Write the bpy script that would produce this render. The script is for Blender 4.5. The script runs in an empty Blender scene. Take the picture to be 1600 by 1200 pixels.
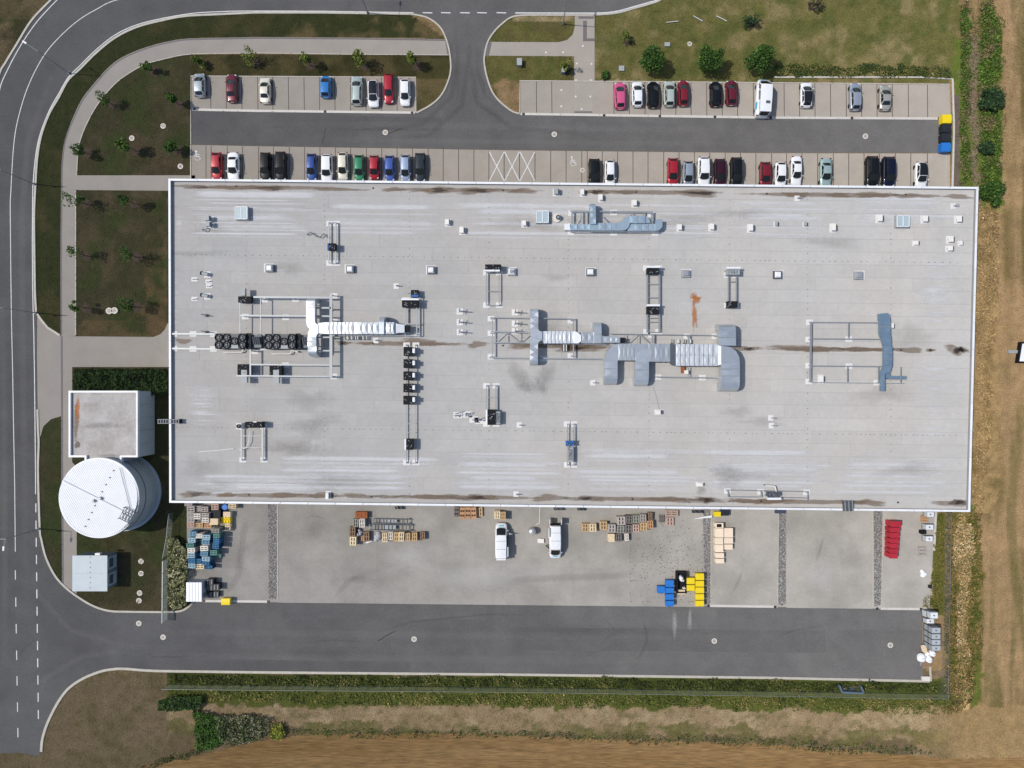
import bpy, bmesh, math, random
import numpy as np
from mathutils import Vector, Matrix
from mathutils.geometry import tessellate_polygon
random.seed(7); RNG = np.random.default_rng(11)
SC = bpy.context.scene
COL = SC.collection
# ------------------------------------------------------------------ camera, sky, sun, exposure
CAM_H = 106.67                      # metres above the ground; drone looking straight down
GSD = 0.1                           # metres of ground per photograph pixel
cam = bpy.data.cameras.new('camera'); cam.sensor_width = 36.0; cam.lens = 24.0
cam.clip_start = 1.0; cam.clip_end = 5000.0
camo = bpy.data.objects.new('camera', cam); COL.objects.link(camo)
camo.location = (0, 0, CAM_H); camo.rotation_euler = (0, 0, 0)
SC.camera = camo
SHADOW = Vector((0.995, -0.085, 0)) * 0.69         # shadow of a 1 m post on the ground
SUN_EL = math.atan(1 / 0.69)
SUN_AZ = math.atan2(-SHADOW.x, -SHADOW.y)           # compass direction of the sun from +Y
w = bpy.data.worlds.new('World'); SC.world = w; w.use_nodes = True
nt = w.node_tree; nt.nodes.clear()
sky = nt.nodes.new('ShaderNodeTexSky'); sky.sky_type = 'NISHITA'; sky.sun_disc = False
sky.sun_elevation = SUN_EL; sky.sun_rotation = SUN_AZ; sky.dust_density = 1.5; sky.air_density = 1.0
bg = nt.nodes.new('ShaderNodeBackground'); bg.inputs['Strength'].default_value = 0.13
out = nt.nodes.new('ShaderNodeOutputWorld')
nt.links.new(sky.outputs[0], bg.inputs[0]); nt.links.new(bg.outputs[0], out.inputs[0])
sl = bpy.data.lights.new('sun', 'SUN'); sl.energy = 3.2; sl.angle = math.radians(0.53); sl.color = (1.0, 0.955, 0.89)
so = bpy.data.objects.new('sun', sl); COL.objects.link(so)
so.rotation_euler = Vector((SHADOW.x, SHADOW.y, -1)).to_track_quat('-Z', 'Y').to_euler()
so.location = (-80, 10, 120)
SC.view_settings.view_transform = 'Standard'; SC.view_settings.look = 'None'
SC.view_settings.exposure = 0.0; SC.view_settings.gamma = 1.0
SC.cycles.max_bounces = 5; SC.cycles.transparent_max_bounces = 12

# ------------------------------------------------------------------ mapping and helpers
def P(px, py, z=0.0):
    k = GSD * (CAM_H - z) / CAM_H
    return Vector(((px - 800) * k, (600 - py) * k, z))
def lin(c):
    c = c / 255.0
    return c / 12.92 if c <= 0.04045 else ((c + 0.055) / 1.055) ** 2.4
def S(r, g, b, k=0.9):
    return (lin(r) * k, lin(g) * k, lin(b) * k)

MATS = {}
def mat(name, rgb, rough=0.8, metal=0.0, amt=0.15, scale=1.5, scale2=None, amt2=0.0, rnd=0.0, stretch=None,
        dr=0.0, coat=0.0, spec=0.4, bump=0.0, bscale=20.0, attr=None, alpha_attr=None, tint=None, trans=0.0):
    if name in MATS: return MATS[name]
    m = bpy.data.materials.new(name); m.use_nodes = True; MATS[name] = m
    n = m.node_tree; N = n.nodes; L = n.links; N.clear()
    o = N.new('ShaderNodeOutputMaterial'); b = N.new('ShaderNodeBsdfPrincipled')
    L.new(b.outputs[0], o.inputs[0])
    b.inputs['Roughness'].default_value = rough; b.inputs['Metallic'].default_value = metal
    b.inputs['Specular IOR Level'].default_value = spec
    if 'Diffuse Roughness' in b.inputs: b.inputs['Diffuse Roughness'].default_value = dr
    if coat: b.inputs['Coat Weight'].default_value = coat; b.inputs['Coat Roughness'].default_value = 0.05
    geo = N.new('ShaderNodeNewGeometry')
    pos = geo.outputs['Position']
    if stretch:
        vm = N.new('ShaderNodeVectorMath'); vm.operation = 'MULTIPLY'
        L.new(pos, vm.inputs[0]); vm.inputs[1].default_value = stretch; pos2 = vm.outputs[0]
    else: pos2 = pos
    def noise(sc, vec, det=4.0, ro=0.6):
        t = N.new('ShaderNodeTexNoise'); t.inputs['Scale'].default_value = sc
        t.inputs['Detail'].default_value = det; t.inputs['Roughness'].default_value = ro
        L.new(vec, t.inputs['Vector']); return t.outputs['Fac']
    def mul(col, fac, a):
        r = N.new('ShaderNodeMapRange'); r.inputs['From Min'].default_value = 0.25; r.inputs['From Max'].default_value = 0.75
        r.inputs['To Min'].default_value = 1 - a; r.inputs['To Max'].default_value = 1 + a
        L.new(fac, r.inputs['Value'])
        v = N.new('ShaderNodeVectorMath'); v.operation = 'SCALE'
        L.new(col, v.inputs[0]); L.new(r.outputs[0], v.inputs['Scale']); return v.outputs[0]
    if attr:
        a_ = N.new('ShaderNodeAttribute'); a_.attribute_name = attr; col = a_.outputs['Color']
    else:
        c_ = N.new('ShaderNodeRGB'); c_.outputs[0].default_value = (*rgb, 1); col = c_.outputs[0]
    if tint:                                     # second colour mixed in by slow noise
        mx = N.new('ShaderNodeMix'); mx.data_type = 'RGBA'
        r = N.new('ShaderNodeMapRange'); r.inputs['From Min'].default_value = 0.42; r.inputs['From Max'].default_value = 0.62
        L.new(noise(tint[1], pos2), r.inputs['Value']); L.new(r.outputs[0], mx.inputs['Factor'])
        L.new(col, mx.inputs[6]); mx.inputs[7].default_value = (*tint[0], 1); col = mx.outputs[2]
    if amt: col = mul(col, noise(scale, pos2), amt)
    if amt2: col = mul(col, noise(scale2, pos2, 2.0), amt2)
    if rnd:
        oi = N.new('ShaderNodeObjectInfo')
        r = N.new('ShaderNodeMapRange'); r.inputs['To Min'].default_value = 1 - rnd; r.inputs['To Max'].default_value = 1 + rnd
        L.new(oi.outputs['Random'], r.inputs['Value'])
        v = N.new('ShaderNodeVectorMath'); v.operation = 'SCALE'; L.new(col, v.inputs[0]); L.new(r.outputs[0], v.inputs['Scale']); col = v.outputs[0]
    L.new(col, b.inputs['Base Color'])
    if bump:
        bp = N.new('ShaderNodeBump'); bp.inputs['Strength'].default_value = bump; bp.inputs['Distance'].default_value = 0.05
        L.new(noise(bscale, pos), bp.inputs['Height']); L.new(bp.outputs[0], b.inputs['Normal'])
    if alpha_attr:
        a2 = N.new('ShaderNodeAttribute'); a2.attribute_name = alpha_attr
        ns = noise(2.6, pos2, 6.0, 0.7)
        ad = N.new('ShaderNodeMath'); ad.operation = 'ADD'; L.new(a2.outputs['Fac'], ad.inputs[0])
        sb = N.new('ShaderNodeMath'); sb.operation = 'MULTIPLY_ADD'; L.new(ns, sb.inputs[0]); sb.inputs[1].default_value = 1.1; sb.inputs[2].default_value = -0.85
        L.new(sb.outputs[0], ad.inputs[1])
        r = N.new('ShaderNodeMapRange'); r.inputs['From Min'].default_value = 0.0; r.inputs['From Max'].default_value = 0.3 if name in ('stain_dark', 'stain_brown') else 0.75
        r.inputs['To Max'].default_value = alpha_attr_max(name)
        L.new(ad.outputs[0], r.inputs['Value']); L.new(r.outputs[0], b.inputs['Alpha'])
    return m
def alpha_attr_max(n): return {'stain_dark': 0.62, 'stain_brown': 0.5, 'rust_stain': 0.85, 'smudge': 0.24, 'stain_grey': 0.32, 'stain_pale': 0.3, 'lap': 0.6, 'weather_dark': 0.16, 'weather_pale': 0.3, 'tyre_mark': 0.14, 'dust_track': 0.07, 'oil_stain': 0.13}.get(n, 0.6)

class MB:
    def __init__(s): s.v = []; s.f = []
    def add(s, vs, fs):
        n = len(s.v); s.v += [tuple(v) for v in vs]; s.f += [tuple(i + n for i in f) for f in fs]; return s
    def prism(s, pts, z0, z1):            # pts: world xy, any winding
        a = sum(pts[i][0] * pts[(i + 1) % len(pts)][1] - pts[(i + 1) % len(pts)][0] * pts[i][1] for i in range(len(pts)))
        if a < 0: pts = pts[::-1]
        n = len(pts)
        vs = [(p[0], p[1], z0) for p in pts] + [(p[0], p[1], z1) for p in pts]
        fs = [(i, (i + 1) % n, n + (i + 1) % n, n + i) for i in range(n)]
        if n == 4: fs += [tuple(range(n, 2 * n)), tuple(range(n - 1, -1, -1))]
        else:
            tri = tessellate_polygon([[Vector((p[0], p[1], 0)) for p in pts]])
            for t in tri:
                (x0, y0), (x1, y1), (x2, y2) = [(pts[i][0], pts[i][1]) for i in t]
                if (x1 - x0) * (y2 - y0) - (x2 - x0) * (y1 - y0) < 0: t = t[::-1]
                fs += [tuple(n + i for i in t), tuple(t[::-1])]
        return s.add(vs, fs)
    def pp(s, pts, z0, z1, zm=None):      # prism from photograph pixels read at height zm (default its top)
        zm = z1 if zm is None else zm
        return s.prism([tuple(P(x, y, zm))[:2] for x, y in pts], z0, z1)
    def box(s, x0, y0, x1, y1, z0, z1, zm=None): return s.pp([(x0, y0), (x1, y0), (x1, y1), (x0, y1)], z0, z1, zm)
    def wbox(s, x0, y0, z0, x1, y1, z1): return s.prism([(x0, y0), (x1, y0), (x1, y1), (x0, y1)], z0, z1)
    def bar(s, a, b, w, z0, z1, zm=None):
        zm = z1 if zm is None else zm
        A = P(*a, zm).xy; B = P(*b, zm).xy; d = (B - A).normalized(); n = Vector((-d.y, d.x)) * (w / 2)
        return s.prism([tuple(A + n), tuple(A - n), tuple(B - n), tuple(B + n)], z0, z1)
    def wbar(s, A, B, r, n=6):            # round bar between two world points
        A = Vector(A); B = Vector(B); d = (B - A).normalized()
        u = d.orthogonal().normalized(); v = d.cross(u); vs = []
        for q in (A, B):
            for i in range(n):
                t = 2 * math.pi * i / n; vs.append(q + (u * math.cos(t) + v * math.sin(t)) * r)
        fs = [(i, (i + 1) % n, n + (i + 1) % n, n + i) for i in range(n)] + [tuple(range(n - 1, -1, -1)), tuple(range(n, 2 * n))]
        return s.add(vs, fs)
    def cyl(s, c, r, z0, z1, n=16, r1=None):
        r1 = r if r1 is None else r1
        vs = [(c[0] + math.cos(2 * math.pi * i / n) * r, c[1] + math.sin(2 * math.pi * i / n) * r, z0) for i in range(n)]
        vs += [(c[0] + math.cos(2 * math.pi * i / n) * r1, c[1] + math.sin(2 * math.pi * i / n) * r1, z1) for i in range(n)]
        fs = [(i, (i + 1) % n, n + (i + 1) % n, n + i) for i in range(n)] + [tuple(range(n, 2 * n)), tuple(range(n - 1, -1, -1))]
        return s.add(vs, fs)
    def ring(s, c, r0, r1, z0, z1, n=20):
        vs = []
        for r, z in ((r0, z0), (r1, z0), (r1, z1), (r0, z1)):
            vs += [(c[0] + math.cos(2 * math.pi * i / n) * r, c[1] + math.sin(2 * math.pi * i / n) * r, z) for i in range(n)]
        fs = []
        for k in range(4):
            a, b = k * n, ((k + 1) % 4) * n
            fs += [(a + i, a + (i + 1) % n, b + (i + 1) % n, b + i) for i in range(n)]
        return s.add(vs, fs)
    def dome(s, c, r, z0, h, n=16, m=5):
        vs = []; fs = []
        for j in range(m):
            t = math.pi / 2 * j / m
            vs += [(c[0] + math.cos(2 * math.pi * i / n) * r * math.cos(t), c[1] + math.sin(2 * math.pi * i / n) * r * math.cos(t), z0 + h * math.sin(t)) for i in range(n)]
        vs.append((c[0], c[1], z0 + h))
        for j in range(m - 1):
            fs += [(j * n + i, j * n + (i + 1) % n, (j + 1) * n + (i + 1) % n, (j + 1) * n + i) for i in range(n)]
        k = (m - 1) * n
        fs += [(k + i, k + (i + 1) % n, len(vs) - 1) for i in range(n)] + [tuple(range(n - 1, -1, -1))]
        return s.add(vs, fs)
    def hull(s, top, bot):                # loft between two rings of equal count
        n = len(top)
        return s.add(list(bot) + list(top), [(i, (i + 1) % n, n + (i + 1) % n, n + i) for i in range(n)] + [tuple(range(n, 2 * n)), tuple(range(n - 1, -1, -1))])
    def mesh(s, name, m, off=(0, 0, 0), smooth=False):
        me = bpy.data.meshes.new(name)
        ox, oy, oz = off
        me.from_pydata([(x - ox, y - oy, z - oz) for x, y, z in s.v], [], s.f)
        me.materials.append(m)
        if smooth: me.polygons.foreach_set('use_smooth', [True] * len(me.polygons))
        return me
    def build(s, name, m, parent=None, smooth=False, loc=None):
        off = wloc(parent) if parent else Vector(loc or (0, 0, 0))
        o = bpy.data.objects.new(name, s.mesh(name, m, off, smooth)); COL.objects.link(o)
        if parent: o.parent = parent
        else: o.location = off
        return o
def wloc(o):
    v = Vector((0, 0, 0))
    while o: v = v + o.location; o = o.parent
    return v
def tag(o, label=None, cat=None, group=None, kind=None):
    if label: o['label'] = label
    if cat: o['category'] = cat
    if group: o['group'] = group
    if kind: o['kind'] = kind
    return o
def thing(name, label, cat, loc, group=None, rz=0.0):
    o = bpy.data.objects.new(name, None); COL.objects.link(o); o.location = loc; o.rotation_euler = (0, 0, rz)
    o.empty_display_size = 0.3
    return tag(o, label, cat, group)
def inst(name, me, parent, loc=(0, 0, 0), rz=0.0, m=None):
    o = bpy.data.objects.new(name, me); COL.objects.link(o); o.location = loc; o.rotation_euler = (0, 0, rz)
    if parent: o.parent = parent
    if m: o.material_slots[0].link = 'OBJECT'; o.material_slots[0].material = m
    return o
def smooth(pts, closed=False, step=4.0, maxang=42):
    n = len(pts); V = [Vector(p) for p in pts]; outp = []
    def corner(i):
        if not closed and (i == 0 or i == n - 1): return True
        a = V[i] - V[i - 1]; b = V[(i + 1) % n] - V[i]
        if a.length < 1e-6 or b.length < 1e-6: return True
        return abs(a.angle_signed(b)) > math.radians(maxang)
    for i in range(n if closed else n - 1):
        p1, p2 = V[i], V[(i + 1) % n]
        c1, c2 = corner(i), corner((i + 1) % n)
        p0 = p1 + (p1 - p2) if c1 else V[i - 1]
        p3 = p2 + (p2 - p1) if c2 else V[(i + 2) % n]
        k = max(1, int((p2 - p1).length / step))
        if c1 and c2: k = 1
        if (p2 - p1).length > 60: k = 1
        for j in range(k):
            t = j / k
            q = 0.5 * ((2 * p1) + (p2 - p0) * t + (2 * p0 - 5 * p1 + 4 * p2 - p3) * t * t + (3 * p1 - p0 - 3 * p2 + p3) * t ** 3) if k > 1 else p1
            outp.append((q.x, q.y))
    if not closed: outp.append(tuple(V[-1]))
    return outp
def sheet(name, pts, z, m, holes=(), parent=None):
    loops = [[Vector((*P(x, y)[:2], 0)) for x, y in pts]] + [[Vector((*P(x, y)[:2], 0)) for x, y in h] for h in holes]
    flat = [v for l in loops for v in l]
    mb = MB(); tri = []
    for t in tessellate_polygon(loops):
        a, b, c = [flat[i] for i in t]
        tri.append(tuple(t) if (b - a).cross(c - a).z > 0 else tuple(t[::-1]))
    mb.add([(v.x, v.y, z) for v in flat], tri)
    return mb.build(name, m, parent)
def ribbon(mb, pts, w, z0, z1):           # strip of constant width along pixel polyline
    Q = [P(x, y).xy for x, y in pts]; L = []; R = []
    for i in range(len(Q)):
        d = (Q[min(i + 1, len(Q) - 1)] - Q[max(i - 1, 0)]).normalized(); n = Vector((-d.y, d.x)) * (w / 2)
        L.append(Q[i] + n); R.append(Q[i] - n)
    for i in range(len(Q) - 1):
        vs = [(*R[i], z0), (*R[i + 1], z0), (*L[i + 1], z0), (*L[i], z0), (*R[i], z1), (*R[i + 1], z1), (*L[i + 1], z1), (*L[i], z1)]
        fs = [(4, 5, 6, 7), (0, 1, 5, 4), (2, 3, 7, 6)]
        if i == 0: fs.append((3, 0, 4, 7))
        if i == len(Q) - 2: fs.append((1, 2, 6, 5))
        mb.add(vs, fs)
    return mb
def quads(name, Q, C, m, parent=None, off=(0, 0, 0)):   # Q (N,4,3) leaf faces, C (N,3) linear colours
    N = len(Q); me = bpy.data.meshes.new(name)
    me.vertices.add(4 * N); me.loops.add(4 * N); me.polygons.add(N)
    me.vertices.foreach_set('co', (Q.reshape(-1, 3) - np.array(off)).astype(np.float32).ravel())
    me.loops.foreach_set('vertex_index', np.arange(4 * N, dtype=np.int32))
    me.polygons.foreach_set('loop_start', np.arange(0, 4 * N, 4, dtype=np.int32))
    me.polygons.foreach_set('loop_total', np.full(N, 4, dtype=np.int32))
    at = me.color_attributes.new('tone', 'FLOAT_COLOR', 'POINT')
    c4 = np.ones((4 * N, 4), np.float32); c4[:, :3] = np.repeat(C, 4, axis=0)
    at.data.foreach_set('color', c4.ravel())
    me.materials.append(m); me.update(); me.validate()
    o = bpy.data.objects.new(name, me); COL.objects.link(o)
    if parent: o.parent = parent
    else: o.location = off
    return o
def leaves(cen, size, flat=0.5, rng=RNG, aspect=0.6):    # random leaf quads round centres (N,3)
    N = len(cen)
    nrm = rng.normal(size=(N, 3)); nrm[:, 2] = np.abs(nrm[:, 2]) + flat; nrm /= np.linalg.norm(nrm, axis=1)[:, None]
    t = rng.normal(size=(N, 3)); t -= (t * nrm).sum(1)[:, None] * nrm; t /= np.linalg.norm(t, axis=1)[:, None]
    b = np.cross(nrm, t); s = (size * rng.uniform(0.6, 1.3, N))[:, None]
    t = t * s; b = b * s * aspect
    return np.stack([cen - t * .5 - b * .15, cen + b * -.5, cen + t * .5, cen + b * .5], axis=1)
_lat = RNG.random((64, 64))
def vnoise(x, y, sc, seed=0, oct=3):
    tot = np.zeros_like(x, dtype=float); amp = 1.0; s = 0.0
    for o in range(oct):
        u = x / sc * 2 ** o + seed * 17.3 + o * 5.1; v = y / sc * 2 ** o + seed * 9.7 + o * 3.3
        i = np.floor(u).astype(int); j = np.floor(v).astype(int); fu = u - i; fv = v - j
        fu = fu * fu * (3 - 2 * fu); fv = fv * fv * (3 - 2 * fv)
        g = lambda a, b: _lat[a % 64, b % 64]
        tot += amp * ((g(i, j) * (1 - fu) + g(i + 1, j) * fu) * (1 - fv) + (g(i, j + 1) * (1 - fu) + g(i + 1, j + 1) * fu) * fv)
        s += amp; amp *= 0.55
    return tot / s
def inpoly(x, y, poly):
    r = np.zeros(x.shape, bool); n = len(poly)
    for i in range(n):
        x0, y0 = poly[i]; x1, y1 = poly[(i + 1) % n]
        if y0 == y1: continue
        c = ((y0 > y) != (y1 > y)) & (x < (x1 - x0) * (y - y0) / (y1 - y0) + x0)
        r ^= c
    return r

# ------------------------------------------------------------------ materials
M_ASPH = mat('asphalt', (0.132, 0.128, 0.124), 0.9, amt=0.12, scale=0.3, tint=((0.156, 0.151, 0.145), 0.07), scale2=3.0, amt2=0.10, dr=1.0, bump=0.15, bscale=30, spec=0.25)
M_ASPHB = mat('asphalt_yard', (0.086, 0.084, 0.086), 0.9, amt=0.10, scale=0.1, scale2=2.0, amt2=0.08, dr=1.0, bump=0.15, bscale=30, stretch=(0.35, 1, 1), spec=0.25)
M_PAVE = mat('paving', S(176, 168, 158), 0.9, amt=0.07, scale=0.35, scale2=6, amt2=0.05, dr=0.8, spec=0.3)
M_BAY = mat('bay_paving', S(175, 167, 156), 0.9, amt=0.08, scale=0.4, scale2=5, amt2=0.06, dr=0.8, rnd=0.03, spec=0.3)
M_YARD = mat('yard_concrete', S(177, 172, 164), 0.9, rnd=0.035, amt=0.11, scale=0.3, scale2=2.5, amt2=0.06, dr=0.9, tint=(S(164, 160, 152), 0.11), spec=0.3)
M_DARKPAVE = mat('dark_paver', S(112, 107, 107), 0.9, amt=0.1, scale=3)
M_JOINT = mat('bay_joint', S(92, 84, 76), 0.9, amt=0.1, scale=3)
M_KERB = mat('kerb_concrete', S(186, 180, 168), 0.85, amt=0.12, scale=1.3, scale2=8, amt2=0.1)
M_CHAN = mat('channel_concrete', S(205, 200, 192), 0.85, amt=0.1, scale=1.5)
M_PAINT = mat('road_paint', (0.58, 0.58, 0.57), 0.7, amt=0.18, scale=2.5, scale2=9, amt2=0.2)
M_GULLY = mat('gully_iron', (0.03, 0.03, 0.032), 0.6, amt=0.2, scale=8)
M_LID = mat('concrete_lid', S(222, 214, 202), 0.8, amt=0.08, scale=5)
M_WHITE = mat('white_metal', (0.74, 0.75, 0.76), 0.5, amt=0.08, scale=0.6, rnd=0.05, spec=0.4)
M_WALL = mat('facade_panel', S(176, 186, 194), 0.5, amt=0.05, scale=0.5, rnd=0.03)
M_ROOF = mat('roof_membrane', S(188, 186, 182), 0.8, amt=0.06, scale=0.22, scale2=1.8, amt2=0.045, rnd=0.03, dr=0.5, tint=(S(190, 186, 180), 0.06), spec=0.3)
M_ROOFB = mat('roof_underlay', S(166, 166, 165), 0.8, amt=0.05, scale=0.5)
M_SEAM = mat('lap', S(226, 226, 227), 0.75, amt=0.06, scale=1.5, rnd=0.05, alpha_attr='fade', stretch=(0.2, 1.0, 1))
M_PAD = mat('membrane_pad', S(222, 220, 217), 0.75, amt=0.05, scale=2.5)
M_DOT = mat('fastener_dark', S(140, 137, 137), 0.8, amt=0.2, scale=5)
M_GALV = mat('galvanised_steel', S(196, 203, 208), 0.36, metal=0.6, amt=0.08, scale=1.2, scale2=6, amt2=0.06, rnd=0.08)
M_GALVB = mat('galvanised_bright', S(222, 226, 230), 0.4, metal=0.35, amt=0.08, scale=1.5, rnd=0.08)
M_STEEL = mat('steel_beam', S(156, 160, 162), 0.5, metal=0.4, amt=0.08, scale=3)
M_STEELD = mat('steel_dark', S(92, 98, 104), 0.5, metal=0.3, amt=0.1, scale=3)
M_BLACK = mat('black_casing', (0.012, 0.013, 0.015), 0.7, amt=0.2, scale=3, spec=0.15)
M_FIN = mat('condenser_fins', (0.022, 0.024, 0.027), 0.7, amt=0.2, scale=12, spec=0.2)
M_GREY = mat('grey_casing', S(160, 165, 166), 0.55, amt=0.06, scale=3)
M_HOOD = mat('vent_hood', S(232, 229, 222), 0.5, amt=0.05, scale=3)
M_BLUE = mat('blue_paint', S(30, 95, 165), 0.5, amt=0.08, scale=3)
M_GLASSP = mat('skylight_panel', S(176, 192, 196), 0.25, amt=0.05, scale=2, spec=0.6)
M_GLASSC = mat('skylight_dome', S(238, 238, 236), 0.3, amt=0.04, scale=2, spec=0.6)
M_GLASSG = mat('skylight_smoked', S(150, 152, 160), 0.2, amt=0.05, scale=2, spec=0.6)
M_RUST = mat('rusty_steel', S(150, 88, 52), 0.85, amt=0.25, scale=4)
M_ST_D = mat('stain_dark', S(62, 52, 46), 0.5, amt=0.2, scale=2, alpha_attr='fade', stretch=(0.35, 1.6, 1))
M_ST_B = mat('stain_brown', S(132, 112, 92), 0.7, amt=0.15, scale=2, alpha_attr='fade', stretch=(0.3, 1.6, 1))
M_SM = mat('smudge', S(112, 110, 108), 0.8, amt=0.2, scale=2, alpha_attr='fade', stretch=(1, .5, 1))
M_ST_R = mat('rust_stain', S(192, 118, 52), 0.8, amt=0.2, scale=2, alpha_attr='fade')
M_ST_G = mat('stain_grey', S(120, 117, 114), 0.8, amt=0.15, scale=2, alpha_attr='fade')
M_ST_P = mat('stain_pale', S(226, 224, 220), 0.8, amt=0.1, scale=2, alpha_attr='fade')
M_ST_O = mat('oil_stain', S(96, 90, 84), 0.8, amt=0.15, scale=1, alpha_attr='fade')
M_WD = mat('weather_dark', S(120, 116, 110), 0.8, amt=0.1, scale=1, alpha_attr='fade')
M_WP = mat('weather_pale', S(222, 221, 219), 0.8, amt=0.1, scale=1, alpha_attr='fade')
M_TM = mat('tyre_mark', (0.05, 0.05, 0.05), 0.85, amt=0.1, scale=1, alpha_attr='fade')
M_DT = mat('dust_track', S(178, 170, 160), 0.9, amt=0.1, scale=1, alpha_attr='fade')
M_GROUND = mat('ground_cover', (0.1, 0.1, 0.05), 0.95, attr='tone', amt=0.22, scale=0.7, scale2=4.5, amt2=0.28, dr=1.0, bump=0.6, bscale=6, spec=0.1)
M_FIELD = mat('stubble_soil', S(145, 117, 79), 0.95, amt=0.18, scale=0.5, scale2=2.0, amt2=0.34, stretch=(0.22, 2.4, 1), tint=(S(134, 106, 68), 0.12), dr=1.0, bump=0.5, bscale=6, spec=0.1)
M_LEAF = mat('foliage', (0.1, 0.1, 0.05), 0.75, attr='tone', amt=0.1, scale=3, spec=0.2)
M_BARK = mat('bark', S(92, 78, 64), 0.9, amt=0.2, scale=6)
M_MULCH = mat('mulch', S(66, 54, 46), 0.95, amt=0.3, scale=5, scale2=18, amt2=0.3)
M_GRAVEL = mat('gravel_bed', S(120, 116, 110), 0.95, amt=0.3, scale=4, scale2=14, amt2=0.3)
M_STONE = mat('gravel_stone', (0.2, 0.2, 0.2), 0.9, attr='tone', amt=0.1, scale=5)
M_TYRE = mat('tyre_rubber', (0.02, 0.02, 0.02), 0.8, amt=0.1, scale=5)
M_CGLASS = mat('car_glass', (0.012, 0.015, 0.017), 0.06, amt=0.0, spec=0.7)
M_LAMP = mat('headlamp_glass', (0.7, 0.72, 0.74), 0.15, amt=0.0, spec=0.7)
M_TAIL = mat('tail_lamp', (0.14, 0.01, 0.01), 0.25, amt=0.0)
M_TRIM = mat('black_trim', (0.03, 0.03, 0.032), 0.6, amt=0.05)
# ------------------------------------------------------------------ outlines (photograph pixels on the ground)
VERGE_OUT = [(640, 22), (500, 20), (400, 20), (300, 24.5), (250, 33), (212, 43.5), (180, 59.5), (150, 83.5), (125, 108.5), (107, 125.5), (92, 153), (77, 179), (65, 212), (59, 245), (56, 287), (54, 330), (54, 375), (55, 450), (57, 488)]
VERGE_IN = [(697, 61.5), (650, 60.5), (550, 59), (400, 58), (300, 60), (262, 65), (225, 75), (192, 89), (170, 105), (150, 127), (130, 152), (117, 177), (105, 207), (99, 230), (96, 262), (95.5, 300), (94.5, 375), (94.5, 450), (95, 524)]
WALK_IN = [(701, 86), (550, 85), (400, 83), (325, 84), (287, 86), (250, 94), (225, 101.5), (195, 119), (175, 136), (155, 160), (140, 185), (127, 215), (122, 240), (120, 274)]
ISLE_L = [(640, 22), (655, 24.5), (670, 29), (687, 42), (697, 61), (703, 86), (704, 112), (697, 135), (687, 152), (672, 165), (651, 176.5)]
ISLE_R = [(898, 24), (825, 24), (800, 27), (785, 37), (772, 50), (762, 66), (757, 87), (757, 102), (762, 125), (770, 145), (782, 160), (800, 174), (812, 178)]
LEFT_LOW = [(59, 640), (60, 672), (61, 692), (60, 730), (61, 780), (63, 830), (65, 842), (72, 870), (85, 897), (100, 915), (120, 931), (145, 946), (170, 954), (200, 955.5), (252, 956), (275, 955.5), (287, 953), (297, 946), (302, 940.5)]
SOUTH = [(1452, 1064), (1200, 1058.5), (800, 1053.5), (400, 1050), (250, 1048), (195, 1044.5), (175, 1045.5), (157, 1049), (130, 1060), (107, 1076), (90, 1099), (75, 1129), (67, 1154), (65, 1174)]
OUTER = [(-22, 1178), (-22, 1000), (-22, 320), (-18, 240), (-10, 160), (0, 115), (8, 100), (25, 72), (50, 32), (80, 0), (105, -28), (150, -50), (250, -60), (400, -62)]
s_out, s_vo, s_vi, s_wi = smooth(OUTER), smooth(VERGE_OUT), smooth(VERGE_IN), smooth(WALK_IN)
s_il, s_ir, s_ll, s_so = smooth(ISLE_L), smooth(ISLE_R), smooth(LEFT_LOW), smooth(SOUTH)
s_tr = smooth([(1120, -140), (1100, -70), (1060, -20), (1032, 0), (1017, 6), (992, 13), (962, 21), (920, 24), (898, 24)])
YARD_S = [(302, 940.5), (434, 941), (820, 944.5), (1100, 946.5), (1220, 948.5), (1441, 952)]
ROAD = (s_out + [(900, -62), (980, -80), (1030, -140)] + s_tr[:-1] + s_ir +
        [(1200, 184.5), (1472, 186), (1474, 239), (1200, 239), (800, 234.5), (400, 228), (300, 226), (300, 172.5), (400, 174.5)] +
        s_il[::-1][:-1] + s_vo + [(58, 560)] + s_ll + YARD_S[1:] + [(1442, 1058)] + s_so + [(60, 1182), (30, 1176)])
BAY_NW = [(299, 119), (450, 119.5), (650, 121.5), (650, 176.5), (400, 174), (299, 172)]
BAY_NE = [(812.5, 126.5), (1000, 128), (1483, 132.5), (1483, 185.5), (1200, 184), (812.5, 177.5)]
BAY_S = [(298, 226.5), (400, 228.5), (800, 235), (1200, 239.5), (1484, 240), (1484, 320), (298, 308)]
WALK = s_vi + [(96, 525)] + [(118, 525), (118, 297)] + [(262, 298), (305, 298), (305, 274), (120, 274)] + s_wi[::-1][1:]
APRON = [(58, 490), (66, 501), (76, 513), (95, 524.5), (118, 525.5), (240, 526.5), (251, 522), (258, 514), (262, 505), (305, 505), (305, 573.5), (262, 573.5), (113, 573.5), (113, 640), (107, 650), (96, 650), (80, 655), (68, 666), (61, 690), (59, 640), (58, 560)]
WALK_LOW = [(97.5, 651), (113, 642), (113, 722), (120, 730), (120, 928), (100, 914), (98, 912)]
WALK_R = [(763, 65.5), (872, 66), (886, 62.5), (895, 54), (898, 42), (898, 25), (929, 25), (929, 127), (897, 127), (897, 88), (758, 87)]
YARD = [(292, 770), (1470, 780), (1462, 800), (1452, 952), (1441, 952), (1220, 948.5), (1100, 946.5), (820, 944.5), (434, 941), (302, 940.5), (292, 935)]
HARD = [ROAD, BAY_NW, BAY_NE, BAY_S, WALK, APRON, WALK_LOW, WALK_R, YARD]
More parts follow.
